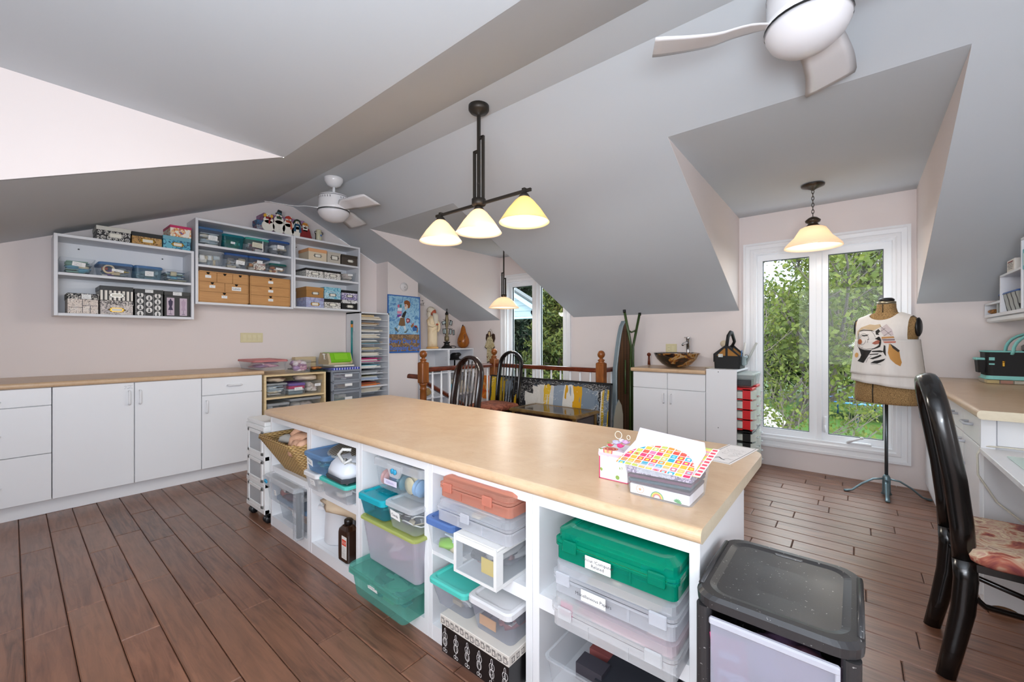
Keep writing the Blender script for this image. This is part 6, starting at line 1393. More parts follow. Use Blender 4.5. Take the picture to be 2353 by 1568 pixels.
mini_tower('red framed mini drawer tower nearer the camera', -0.83, 4.205, 0.398, 'red', 4, 0.088, RED, 'red mini drawer towers in the side cabinet')
mini_tower('red framed mini drawer tower nearer the window', -0.83, 4.415, 0.410, 'red', 4, 0.088, RED, 'red mini drawer towers in the side cabinet')
mini_tower('black framed mini drawer tower under the nearer red tower', -0.83, 4.205, 0.0505, 'black', 4, 0.080, BLK, 'black mini drawer towers in the side cabinet')
mini_tower('black framed mini drawer tower under the farther red tower', -0.83, 4.415, 0.0505, 'black', 4, 0.083, BLK, 'black mini drawer towers in the side cabinet')
for k, (y, nm) in enumerate(((4.16, 'nearest to the camera'), (4.30, 'middle of three'), (4.44, 'nearest to the window'))):
    pbin('small clear bin of green packets, '+nm, (-0.82, y+0.03, 0.785), 0.125, 0.27, 0.112, PL('#dfe8e0', 0.25, 0.2), PL('#e3ebe6', 0.5, 0.25), rotz=PI/2, lidh=0.014, group='clear bins on the red towers')
m = MB(); m.box(-0.95, -0.70, 4.125, 4.245, 0.790, 0.842, 0.004); o = m.build('black_pouch', M('#26262a', 0.5)); tag(o, 'black pouch inside the nearest small clear bin', 'pouch')
# black tote with tools
to = thing('tool_tote', 'black fabric tote with tan lining and a loop handle on the side cabinet', 'tote', (-0.905, 4.33, 0.9285))
BF = M('#050506', 0.7); TAN = M('#9a6a2c', 0.8)
m = MB(); X0, X1, Y0, Y1, Z0 = -1.025, -0.80, 4.22, 4.46, 0.929
m.frus((-0.9125, 4.33), 0.215, 0.23, Z0, 0.225, 0.24, Z0+0.115, 0.015, bottom=True, top=False); m.box(-1.01, -0.815, 4.23, 4.43, Z0, Z0+0.01); m.build('body', BF, to)
for y in (4.215, 4.447):
    m = MB(); m.prism([(-1.028, 0.06), (-0.797, 0.06), (-0.797, 0.115), (-0.905, 0.218), (-0.925, 0.218), (-1.028, 0.135)], y, y+0.006, lambda u, v, h: (u, h, Z0+v)); en_ = m.build('end_panel', BF, to)
    m = MB()
    m.prism([(-1.000, 0.118), (-0.925, 0.118), (-0.925, 0.185), (-0.935, 0.187)], y-0.0012, y-0.0002, lambda u, v, h: (u, h, Z0+v)); m.prism([(-0.905, 0.118), (-0.82, 0.118), (-0.905, 0.190)], y-0.0012, y-0.0002, lambda u, v, h: (u, h, Z0+v)); m.build('lining', TAN, en_)
m = MB(); m.tube([(-0.915, 4.22, Z0+0.21), (-0.91, 4.255, Z0+0.30), (-0.90, 4.30, Z0+0.335), (-0.895, 4.34, Z0+0.33), (-0.89, 4.42, Z0+0.25), (-0.915, 4.45, Z0+0.21)], 0.022, 8, flat=(1, 0.6)); m.build('handle', BF, to)
m = MB(); m.box(-0.80, -0.775, 4.25, 4.41, Z0+0.03, Z0+0.12, 0.01); pkt = m.build('side_pocket', PL('#9fb0b4', 0.7, 0.3), to)
m = MB(); m.tube([(-0.775+0.018*math.cos(q), 4.33, Z0+0.11+0.02*math.sin(q)) for q in [2*PI*i/12 for i in range(12)]], 0.0015, 5, True); m.build('cord_loop', BLK, to)
for k, (x, y, tx, ty, cl_, lab) in enumerate(((-0.80, 4.30, 0.02, 0.02, '#d7d7d2', 'white marker standing in the black tote'), (-0.785, 4.36, 0.09, 0.0, '#b9bdb9', 'clear ruler leaning out of the black tote'), (-0.81, 4.27, 0.01, 0.0, '#3f6f9f', 'blue pen standing in the black tote'))):
    m = MB(); m.tube([(x, y, Z0+0.04), (x+tx, y+ty, Z0+(0.24 if k < 2 else 0.17))], 0.010 if k < 2 else 0.005, 8); o = m.build(('marker', 'ruler', 'pen')[k], M(cl_, 0.4)); tag(o, lab, ('marker', 'ruler', 'pen')[k])
m = MB(); m.box(-0.985, -0.945, 4.208, 4.213, Z0+0.105, Z0+0.135, 0.002); m.cyl((-0.955, 4.208, Z0+0.12), 0.008, -0.003, 10, 'y'); m.build('badge', M('#c9cdc9', 0.4), to)
# ---------------------------------------------------------------- dress form with blouse
df = thing('dress_form', 'vintage tan fabric dress form on an iron tripod stand by the window', 'dress form', (0.185, 4.28, 0), rotz=math.radians(-24))
def mk_jersey():
    g = G('tan_jersey'); p = g.obj(); n = g.noise(p, 220.0, 2.0, 0.6); c = g.ramp(n, [(0.3, '#5c452a'), (0.55, '#a98656'), (0.8, '#c7a878')]); return g.done(g.bsdf(c, 0.85, nrm=g.bump(n, 0.3, 0.002)))
IRON = M('#6f8288', 0.4, 0.8)
# torso half-widths (x) and half-depths (y) by height; front is local -Y
TOR = [(0.715, 0.185, 0.125), (0.72, 0.192, 0.130), (0.78, 0.195, 0.135), (0.86, 0.190, 0.125), (0.95, 0.165, 0.105), (1.02, 0.142, 0.095), (1.08, 0.145, 0.102), (1.16, 0.165, 0.122), (1.22, 0.178, 0.128), (1.28, 0.190, 0.112), (1.33, 0.198, 0.088), (1.36, 0.175, 0.070), (1.385, 0.115, 0.060), (1.405, 0.066, 0.055), (1.44, 0.056, 0.054), (1.47, 0.055, 0.054)]
def torso(z):
    if z <= TOR[0][0]: return TOR[0][1:]
    for (a_, b_, c_), (d_, e_, f_) in zip(TOR, TOR[1:]):
        if a_ <= z <= d_:
            t = (z-a_)/(d_-a_); t = t*t*(3-2*t)*0.5+t*0.5; return (b_+(e_-b_)*t, c_+(f_-c_)*t)
    return TOR[-1][1:]
def tor_ring(z, k=1.0, n=32, bust=True, off=0.0):
    wx, wy = torso(z); o = []
    for i in range(n):
        a = 2*PI*i/n; x, y = (wx*k+off)*math.copysign(abs(math.cos(a))**0.85, math.cos(a)), (wy*k+off)*math.copysign(abs(math.sin(a))**0.9, math.sin(a))
        if y < 0 and bust:
            bz = math.exp(-((z-1.19)/0.055)**2); y -= 0.022*bz*(math.exp(-((x-0.075)/0.05)**2)+math.exp(-((x+0.075)/0.05)**2))
        o.append((x, y, z))
    return o
zs = [0.715, 0.73, 0.78, 0.83, 0.88, 0.93, 0.98, 1.03, 1.08, 1.12, 1.16, 1.19, 1.22, 1.26, 1.30, 1.335, 1.36, 1.375, 1.39, 1.405, 1.44, 1.47]
m = MB(); m.sm = True; m.ring_loft([tor_ring(z) for z in zs], True, True, True, True); m.build('torso', mk_jersey(), df, False)
for s in (-1, 1):
    m = MB(); m.lathe([(0.0, -0.004), (0.05, -0.004), (0.052, 0.006), (0.04, 0.014), (0.0, 0.016)], (0, 0, 0), 20, 'x')
    m.v = [(s*(0.184+x), y*0.85, 1.29+z*1.35) for x, y, z in m.v]; m.build('arm_plate', M('#0d0d0e', 0.4), df, False)
m = MB(); m.lathe([(0.0565, 1.468), (0.0565, 1.488), (0.05, 1.490)], (0, 0, 0), 24); m.build('neck_ring', M('#a59c86', 0.3, 0.9), df, False)
m = MB(); m.lathe([(0.046, 1.489), (0.048, 1.505), (0.035, 1.516), (0.002, 1.518)], (0, 0, 0), 20); m.build('neck_cap', BLK, df, False)
m = MB(); m.tube([(0, -0.0575, 1.466), (0, -0.058, 1.43), (0, -0.0585, 1.405)], 0.002, 5); m.tube([(-0.03, -0.132, 0.72), (-0.03, -0.138, 0.80), (-0.03, -0.132, 0.86)], 0.003, 5); m.tube([(0.193, -0.02, 0.72), (0.197, -0.02, 0.80), (0.19, -0.02, 0.87)], 0.006, 5)
m.build('seam', BLK, df, False)
m = MB(); m.lathe([(0.011, 0.10), (0.011, 0.72)], (0, 0, 0), 12); m.build('pole', M('#5f666a', 0.35, 0.9), df, False)
m = MB(); m.lathe([(0.03, 0.0), (0.034, 0.004), (0.026, 0.02), (0.024, 0.13), (0.018, 0.142), (0.013, 0.15)], (0, 0, 0.012), 14); m.build('hub', IRON, df, False)
rz = math.radians(-24)
for a in (math.radians(196)-rz, math.radians(-46)-rz+math.radians(62), math.radians(-90)-rz, ):
    if abs(a-(math.radians(-90)-rz)) < 1e-6:
        pts = [(0.02, 0.12), (0.06, 0.10), (0.13, 0.03), (0.17, 0.008), (0.18, 0.008)]
    else: pts = [(0.02, 0.13), (0.08, 0.12), (0.15, 0.075), (0.21, 0.018), (0.245, 0.008), (0.262, 0.008)]
    m = MB(); m.tube([(r_*math.cos(a), r_*math.sin(a), z) for r_, z in pts], [0.011]*(len(pts)-2)+[0.014, 0.014], 8, flat=(0.6, 1.1)); m.build('leg', IRON, df, False)
# blouse: front layer, longer under layer and back panel; worn by the form but a thing of its own
bl = thing('blouse', 'sleeveless white blouse with a stylised woman print on the dress form', 'blouse', (0.185, 4.28, 0), rotz=math.radians(-24))
def mk_chiffon():
    g = G('white_chiffon'); n = g.noise(g.mapp(g.obj(), (30, 30, 3)), 1.5, 3.0); return g.done(g.bsdf(g.mix(n, '#e3ddd6', '#eee9e3'), 0.6, nrm=g.bump(n, 0.25, 0.004)))
CHF = mk_chiffon()
def shell(z, a, off):
    """point on the hanging cloth at angle a (0 = +x, -90deg = front)"""
    zb = max(z, 1.0); wx, wy = torso(min(1.345, zb)); fl = max(0.0, 1.2-z)
    kx = max(wx, 0.172+0.11*fl); ky = max(wy, 0.125+0.10*fl)
    x, y = (kx+off)*math.copysign(abs(math.cos(a))**0.85, math.cos(a)), (ky+off)*math.copysign(abs(math.sin(a))**0.9, math.sin(a))
    if y < 0:
        bz = math.exp(-((max(z, 1.16)-1.19)/0.06)**2); y -= 0.020*bz*(math.exp(-((x-0.07)/0.06)**2)+math.exp(-((x+0.07)/0.06)**2))
    y += 0.005*math.sin(x*46+1.0)*max(0, min(1, (1.15-z)/0.2))
    return (x, y, z)
def cloth(z0, z1, a0, a1, off, hem, n=40, rows=14, th=0.0012):
    vs = []; fs = []
    for i in range(rows+1):
        for j in range(n+1):
            t = j/n; a = a0+(a1-a0)*t; zz = z0+hem(t)+(z1-z0-hem(t))*i/rows; vs.append(shell(zz, a, off))
    N = (rows+1)*(n+1); vs += [(x*(1-0.01), y*(1-0.01), z) for x, y, z in vs]
    for i in range(rows):
        for j in range(n):
            q = (i*(n+1)+j, i*(n+1)+j+1, (i+1)*(n+1)+j+1, (i+1)*(n+1)+j); fs.append(q); fs.append(tuple(k+N for k in q[::-1]))
    for i in range(rows):
        for j in (0, n): p, q = i*(n+1)+j, (i+1)*(n+1)+j; fs.append((p, q, q+N, p+N))
    for i in (0, rows):
        for j in range(n): p = i*(n+1)+j; fs.append((p, p+1, p+1+N, p+N))
    return vs, fs
m = MB(); v, f = cloth(0.93, 1.20, math.radians(-188), math.radians(12), 0.016, lambda t: 0.010-0.02*t); m.add(v, f, True)
# bodice above the armholes: front yoke up to the shoulders with a scooped neck
def ztop(x):
    x = abs(x); z = 1.30
    for i in range(80):
        if torso(z)[0] < x and z > 1.33: return z
        z += 0.002
    return z
def yoke_pt(x, z, sgn, off):
    wx, wy = torso(z); c_ = min(1.0, abs(x)/(wx+off))**(1/0.85); y = sgn*(wy+off)*(max(0.0, 1-c_*c_)**0.45)
    if sgn < 0: y -= 0.020*math.exp(-((z-1.19)/0.06)**2)*(math.exp(-((x-0.07)/0.06)**2)+math.exp(-((x+0.07)/0.06)**2))
    return (x, y, z)
def yoke(sgn, off):
    vs = []; fs = []; nr, nc = 14, 36
    for j in range(nc+1):
        x = 0.158*(-1+2*j/nc); zt = ztop(abs(x)-off*0.5)+0.006
        if abs(x) < 0.086: zt = min(zt, (1.402 if sgn < 0 else 1.412)-(0.056 if sgn < 0 else 0.02)*math.sqrt(1-(x/0.086)**2))
        for i in range(nr+1): vs.append(yoke_pt(x, 1.19+(zt-1.19)*i/nr, sgn, off))
    for j in range(nc):
        for i in range(nr): fs.append((j*(nr+1)+i, (j+1)*(nr+1)+i, (j+1)*(nr+1)+i+1, j*(nr+1)+i+1))
    return vs, fs
v, f = yoke(-1, 0.016); m.add(v, f, True); m.build('front_panel', CHF, bl, False)
m = MB(); v, f = yoke(1, 0.014); m.add(v, f, True); v, f = cloth(0.80, 1.20, math.radians(18), math.radians(162), 0.018, lambda t: 0.0); m.add(v, f, True); m.build('back_panel', CHF, bl, False)
m = MB(); v, f = cloth(0.855, 1.14, math.radians(-176), math.radians(2), 0.006, lambda t: 0.02-0.03*t+0.01*math.sin(6*t)); m.add(v, f, True); m.build('under_layer', CHF, bl, False)
# the print, mapped on the front of the blouse
def onfront(u, v, k):
    a = math.asin(max(-0.97, min(0.97, u/0.205)))-PI/2
    x, y, z = shell(v, a, 0.0175+k)
    if v > 1.2: return yoke_pt(u, v, -1, 0.0175+k)
    return (x, y, z)
def bprint(name, poly, col, lift=0.0, div=0.014):
    bm = bmesh.new(); P = []
    n = len(poly)
    for i in range(n):
        (x0_, y0_), (x1_, y1_) = poly[i], poly[(i+1) % n]; k = max(1, int(math.hypot(x1_-x0_, y1_-y0_)/div))
        for j in range(k): P.append((x0_+(x1_-x0_)*j/k, y0_+(y1_-y0_)*j/k))
    vs = [bm.verts.new((x, y, 0)) for x, y in P]; fc_ = bm.faces.new(vs); bmesh.ops.triangulate(bm, faces=[fc_])
    for _ in range(2):
        es = [e for e in bm.edges if e.calc_length() > div*1.6]
        if es: bmesh.ops.subdivide_edges(bm, edges=es, cuts=1); bmesh.ops.triangulate(bm, faces=bm.faces[:])
    mb = MB(); bm.verts.index_update(); mb.add([onfront(v_.co.x, v_.co.y, 0.0008+lift) for v_ in bm.verts], [tuple(v_.index for v_ in f_.verts) for f_ in bm.faces], False); bm.free()
    return mb.build(name, M(col, 0.65), bl, False)
def PP(l): return [((x-600)*0.00054-0.004, 1.318-(y-340)*0.00057) for x, y in l]
BKI = '#17130f'
bprint('neck_print', PP([(378, 640), (430, 675), (500, 690), (575, 690), (555, 740), (530, 800), (500, 862), (400, 842), (440, 800), (455, 760), (430, 710)]), BKI)
bprint('face_edge_print', PP([(592, 540), (635, 510), (650, 520), (652, 590), (640, 645), (600, 672), (560, 690), (600, 655), (630, 620), (625, 560)]), BKI)
bprint('hair_print', PP([(585, 440), (615, 410), (640, 440), (620, 470), (640, 490), (600, 485)]), BKI)
bprint('eye_print', PP([(420, 488), (470, 490), (520, 482), (500, 502), (450, 505)]), BKI)
bprint('brow_print', PP([(380, 430), (440, 415), (540, 425), (580, 445), (535, 435), (440, 427), (385, 440)]), '#3a2a1c')
bprint('cheek_print', PP([(408+40*math.cos(2*PI*i/16), 580+36*math.sin(2*PI*i/16)) for i in range(16)]), '#b5622f')
bprint('lip_print', PP([(572, 600), (605, 565), (625, 555), (640, 575), (635, 600), (600, 615)]), '#a8604c')
bprint('hand_print', PP([(575, 700), (640, 690), (680, 700), (660, 715), (580, 715)]), BKI)
bprint('hand_print', PP([(680, 620), (695, 630), (700, 720), (705, 765), (690, 745), (672, 710)]), BKI)
bprint('hand_print', PP([(570, 862), (600, 830), (700, 795), (680, 825), (620, 865)]), BKI)
bprint('hand_print', PP([(555, 745), (630, 730), (620, 745), (560, 755)]), BKI); bprint('hand_print', PP([(560, 805), (645, 745), (660, 760), (590, 810)]), BKI)
bprint('feather_print', PP([(735, 600), (790, 650), (830, 690), (835, 780), (845, 840), (830, 890), (790, 860), (745, 800), (722, 720)]), '#c48d45')
bprint('feather_tip_print', PP([(745, 600), (795, 645), (835, 690), (820, 712), (770, 660)]), '#2b2018', 0.0004)
bprint('band_print', PP([(668, 515), (790, 508), (800, 530), (670, 540)]), '#c08a50'); bprint('band_print', PP([(668, 545), (800, 540), (795, 562), (675, 565)]), '#8f7a7c'); bprint('band_print', PP([(668, 575), (805, 570), (800, 592), (690, 595)]), '#c4705c')
bprint('crown_print', PP([(640, 400), (690, 345), (760, 420), (790, 500), (690, 500), (650, 450)]), '#cdbfbf', -0.0002)
bprint('hair_wash_print', PP([(350, 440), (400, 385), (500, 345), (560, 355), (620, 345), (640, 380), (560, 430), (440, 405), (380, 440), (355, 520)]), '#cdb490', -0.0003)
bprint('earring_print', PP([(370+36*math.cos(2*PI*i/12), 762+34*math.sin(2*PI*i/12)) for i in range(12)]), '#d9a45f', -0.0002)
def bline(pts, col='#4a3f38', w=0.002):
    P = PP(pts); mb = MB()
    Q = []
    for (x0_, y0_), (x1_, y1_) in zip(P, P[1:]):
        for j in range(4): Q.append((x0_+(x1_-x0_)*j/4, y0_+(y1_-y0_)*j/4))
    Q.append(P[-1])
    for (x0_, y0_), (x1_, y1_) in zip(Q, Q[1:]):
        L_ = math.hypot(x1_-x0_, y1_-y0_) or 1; nx, ny = -(y1_-y0_)/L_*w/2, (x1_-x0_)/L_*w/2
        mb.quad(onfront(x0_+nx, y0_+ny, 0.0012), onfront(x1_+nx, y1_+ny, 0.0012), onfront(x1_-nx, y1_-ny, 0.0012), onfront(x0_-nx, y0_-ny, 0.0012))
    return mb.build('line_print', M(col, 0.65), bl, False)
bline([(455+75*math.cos(a), 565+95*math.sin(a)) for a in [0.3-i*0.33 for i in range(17)]]); bline([(450+55*math.cos(a), 560+60*math.sin(a)) for a in [i*0.4 for i in range(14)]])
bline([(380, 470), (370, 560), (375, 640), (430, 672), (520, 680), (590, 668)], BKI, 0.003); bline([(620, 365), (700, 435), (770, 500)]); bline([(760, 440), (690, 505)]); bline([(640, 450), (690, 400)])
bline([(530, 855), (545, 800), (575, 770)]); bline([(575, 880), (610, 872), (655, 880)]); bline([(540, 440), (570, 470), (600, 520)])
# ---------------------------------------------------------------- right hand corner counter, shelf, bag, desk
rc_ = thing('corner_cabinet', 'white cabinet with small drawers over doors at the right edge', 'cabinet', (0.95, 3.68, 0))
XA, YA = 0.428, 2.755
m = MB(); m.box(XA+0.02, 1.05, YA+0.018, YB-0.005, 0.0, 0.866); m.build('body', WHT, rc_)
m = MB(); m.box(XA+0.012, 1.05, YA, YA+0.018, 0.0, 0.866, 0.001); m.build('end_panel', WHT, rc_)
m = MB(); m.box(XA, XA+0.045, YA-0.022, YA-0.004, 0.72, 0.866, 0.001); m.box(XA+0.05, 1.05, YA-0.012, YA-0.0005, 0.735, 0.866, 0.001); m.build('apron_panel', WHT, rc_)
ys = [2.76, 3.12, 3.50, 3.90, 4.28, 4.62]
for k in range(5):
    p, q = ys[k]+0.002, ys[k+1]-0.002
    m = MB(); m.box(XA, XA+0.019, p, q, 0.725, 0.862, 0.002); d = m.build('drawer', WHT, rc_); yc = (p+q)/2
    m = MB(); bow(m, (XA, yc-0.05, 0.80), (XA, yc+0.05, 0.80), (-1, 0, 0), 0.0065, 0.028); m.build('handle', M('#b9bcc2', 0.3), d)
    m = MB(); m.box(XA, XA+0.019, p, q, 0.06, 0.721, 0.002); d = m.build('door', WHT, rc_); hy = q-0.04 if k % 2 == 0 else p+0.04
    m = MB(); bow(m, (XA, hy, 0.575), (XA, hy, 0.685), (-1, 0, 0), 0.0075, 0.032); m.build('handle', M('#c9ccd1', 0.3), d)
m = MB(); pf = [(1.056, 0.904)]+[(0.392+i, z) for i, z in nose(0, 0.866, 0.904)]+[(1.056, 0.866)]
m.prism(pf, 2.575, YB-0.004, lambda u, v, h: (u, h, v)); o = m.build('corner_worktop', [LAM, LAME]); tag(o, 'tan laminate worktop with a pale end strip at the right edge', 'worktop')
for p in o.data.polygons:
    if p.normal.y < -0.7: p.material_index = 1
m = MB(); m.prism([(x, z) for x, z in [(1.05, 0.9035)]+[(0.393+i, z) for i, z in nose(0, 0.867, 0.9035)]+[(1.05, 0.867)]], 2.571, 2.5755, lambda u, v, h: (u, h, v)); m.build('edge_strip', LAME, o)
dk = thing('desk', 'low white desk in front of the corner cabinet, behind the chair', 'desk', (1.1, 2.2, 0))
m = MB(); m.box(0.424, 1.055, 1.50, 2.7275, 0.700, 0.722, 0.002); m.build('desktop', WHT, dk)
for y in (1.52, ): m = MB(); m.box(0.46, 1.04, y, y+0.018, 0, 0.70); m.build('side_panel', WHT, dk)
m = MB(); m.box(1.035, 1.053, 1.54, 2.72, 0.35, 0.70); m.build('back_panel', WHT, dk)
m = MB(); m.box(0.475, 0.66, 2.0, 2.58, 0.7225, 0.7265, 0.001); o = m.build('cutting_mat', M('#b9d2c6', 0.25)); tag(o, 'pale green cutting mat lying on the low white desk', 'mat')
m = MB(); pts = [(0.44, 2.737, 0.729), (0.50, 2.72, 0.735), (0.62, 2.70, 0.736), (0.80, 2.69, 0.728)]; m.tube(pts, 0.0035, 6)
m.tube([(0.436, 2.737, 0.729), (0.418, 2.735, 0.69), (0.42, 2.733, 0.60), (0.47, 2.70, 0.50), (0.56, 2.66, 0.42), (0.70, 2.60, 0.34)], 0.004, 6)
o = m.build('power_cord', M('#cfcabb', 0.5)); tag(o, 'pale power cord hanging from the desk in a loop', 'cord')
m = MB(); m.prism([(0.0+0.055*math.cos(a), 0.035*math.sin(a)) for a in [PI*i/10 for i in range(11)]], 0, 0.002, lambda u, v, h: (0.50+u, YA-0.0005-h, 0.001+v)); m.build('broken_corner', M('#6b4a2e', 0.9), rc_)
# wall shelf at the right edge
ws = thing('stepped_shelf', 'stepped white shelf at the right edge under the slope', 'shelf', (0.9, 4.0, 1.33)); XF = 0.736; XW = 1.055
m = MB(); m.box(XF, XW, 2.9, 4.585, 1.357, 1.377, 0.001); m.build('shelf_board', WHM, ws)
m = MB(); m.box(XF+0.006, XF+0.07, 2.9, 4.56, 1.318, 1.356, 0.010); m.build('light_strip', M('#dfe1e2', 0.35), ws)
for y, zt in ((4.57, 1.452), (4.15, 1.612), (3.70, 1.775)):
    m = MB(); m.box(XF, XW, y, y+0.014, 1.378, zt, 0.001); m.build('divider', WHM, ws)
for ya_, yb_, z in ((4.1645, 4.584, 1.444), (3.7145, 4.164, 1.606), (3.0, 3.714, 1.768)):
    m = MB(); m.box(XF, XW, ya_, yb_, z, z+0.014, 0.001); m.build('step_board', WHM, ws)
m = MB(); m.box(XW-0.006, XW, 3.72, 4.14, 1.378, 1.605); m.box(XW-0.006, XW, 3.0, 3.69, 1.378, 1.767); m.box(XW-0.006, XW, 4.17, 4.56, 1.378, 1.443); m.build('back_panel', WHM, ws)
bx2 = thing('small_carton', 'small white carton with printing on the stepped shelf', 'carton', (0.77, 3.94, 1.6205))
m = MB(); m.box(0.742, 0.80, 3.865, 4.025, 1.6205, 1.693, 0.001); m.build('body', M('#dcd7cf', 0.6), bx2)
scribble((0.7415, 3.945, 1.657), (0,-1,0), (0,0,1), 0.13, 0.05, 5, M('#55504e', 0.7), bx2, t=0.0025); m = MB(); m.box(0.741, 0.7415, 3.90, 4.0, 1.676, 1.683); m.build('red_print', M('#9a3a3a', 0.6), bx2)
wbn = thing('wavy_bin', 'blue-lidded box with black wavy stripes on the stepped shelf', 'box', (0.86, 4.03, 1.3775))
def mk_wavy():
    g = G('wavy_stripes'); x, y, z = g.xyz(); u = g.m('ADD', g.m('ADD', x, y), g.m('MULTIPLY', g.m('SINE', g.m('MULTIPLY', z, 110.0)), 0.004))
    return g.done(g.bsdf(g.ramp(g.m('FRACT', g.m('MULTIPLY', u, 11.0)), [(0, '#101010'), (0.24, '#a3a7a3')], True), 0.5))
m = MB(); m.frus((0.86, 4.05), 0.19, 0.36, 1.3775, 0.225, 0.44, 1.492, 0.01); m.build('body', mk_wavy(), wbn)
m = MB(); m.frus((0.86, 4.05), 0.232, 0.446, 1.4925, 0.225, 0.44, 1.503, 0.02); m.build('lid', M('#1f4f94', 0.35), wbn)
m = MB()
for k in range(5): m.box(0.752+0.001*k, 0.80, 4.305+0.011*k, 4.313+0.011*k, 1.378, 1.468)
o = m.build('booklet_row', M('#aab0ae', 0.5)); tag(o, 'row of thin grey booklets left of the wavy striped box', 'booklets', None, 'stuff')
m = MB(); m.box(0.742, 0.95, 3.44, 3.685, 1.3775, 1.598, 0.003); o = m.build('lilac_box', pat_stripe('lilac_grey_bands', [(0, '#cfcbe2'), (0.6, '#7f93ad'), (0.8, '#dcd8d4')], 0.5)); tag(o, 'lilac and grey box at the right end of the stepped shelf', 'box')
m = MB(); m.box(0.738, 0.95, 3.43, 3.69, 1.599, 1.715, 0.003); o = m.build('aqua_box', M('#78b9c4', 0.5)); tag(o, 'aqua box with a white label above the lilac box', 'box')
m = MB(); m.box(0.7372, 0.738, 3.60, 3.67, 1.62, 1.69); m.build('label_card', CARDW, o)
m = MB(); crumple(m, (0.765, 4.46, 1.397), 0.04, 0.07, 0.018, random.Random(7), 10, 5); o = m.build('leopard_pouch', pat_blob('leopard_print', ['#2a1c12', '#b5793a', '#1d140e', '#c98f4a'], 60.0)); tag(o, 'leopard print pouch at the left end of the stepped shelf', 'pouch')
# craft bag on the corner worktop
bg = thing('craft_bag', 'black craft bag with aqua trim and handles on the corner worktop', 'bag', (0.85, 4.28, 0.9045))
AQ = M('#7fc4bd', 0.5)
m = MB(); m.frus((0.86, 4.27), 0.36, 0.20, 0.955, 0.37, 0.19, 1.118, 0.03); m.build('body', BF, bg)
m = MB(); m.frus((0.86, 4.27), 0.365, 0.205, 0.937, 0.362, 0.202, 0.958, 0.03); m.build('base_trim', AQ, bg)
m = MB(); m.tube([(0.86+x, 4.27+y, 1.118) for x, y in rrect(0.37, 0.19, 0.03)], 0.005, 6, True); m.build('rim_trim', AQ, bg)
m = MB(); m.frus((0.665, 4.25), 0.035, 0.10, 0.975, 0.045, 0.12, 1.06, 0.01); m.build('end_pocket', BF, bg)
m = MB(); m.box(0.635, 0.69, 4.20, 4.31, 1.058, 1.075, 0.005); m.box(0.69, 0.715, 4.168, 4.174, 1.06, 1.08); m.box(0.69, 0.715, 4.168, 4.174, 1.03, 1.04); m.build('pocket_flap', AQ, bg)
for y in (4.172, 4.36):
    m = MB(); m.tube([(0.79, y, 1.10)]+[(0.90-0.105*math.cos(a), y-0.005, 1.12+0.115*math.sin(a)) for a in [PI*i/12 for i in range(13)]]+[(1.01, y, 1.10)], 0.011, 8, flat=(0.7, 1)); m.build('handle', AQ, bg)
m = MB(); m.box(0.748, 0.760, 4.166, 4.171, 1.02, 1.05, 0.003); m.lathe([(0.007, 0), (0.007, -0.003)], (0.754, 4.168, 1.052), 8, 'y'); m.build('zip_pull', BRASS, bg)
oc = thing('organiser_case', 'aqua and clear compartment case under the black craft bag', 'case', (0.85, 4.27, 0.9045))
m = MB(); m.box(0.675, 1.05, 4.165, 4.375, 0.9045, 0.933, 0.004); m.build('tray', PL('#d6cdb4', 0.4, 0.25), oc)
m = MB(); m.box(0.672, 1.053, 4.162, 4.378, 0.9335, 0.937, 0.001); m.build('lid', AQ, oc)
for k in range(5):
    m = MB(); m.box(0.682+0.06*k, 0.735+0.06*k, 4.17, 4.25, 0.908, 0.928); o = m.build('beads', M(('#d9b85a', '#b5402f', '#c9c2b6', '#8a8f80', '#a99a84')[k], 0.5)); tag(o, '%s beads in a compartment of the organiser case' % ('yellow', 'red', 'pearl', 'grey green', 'tan')[k], 'beads', 'beads in the organiser case', 'stuff')
m = MB(); m.box(0.86, 1.02, 4.20, 4.34, 1.119, 1.165, 0.01); o = m.build('black_case', M('#1a1a1c', 0.3)); tag(o, 'black case sticking out of the top of the craft bag', 'case')
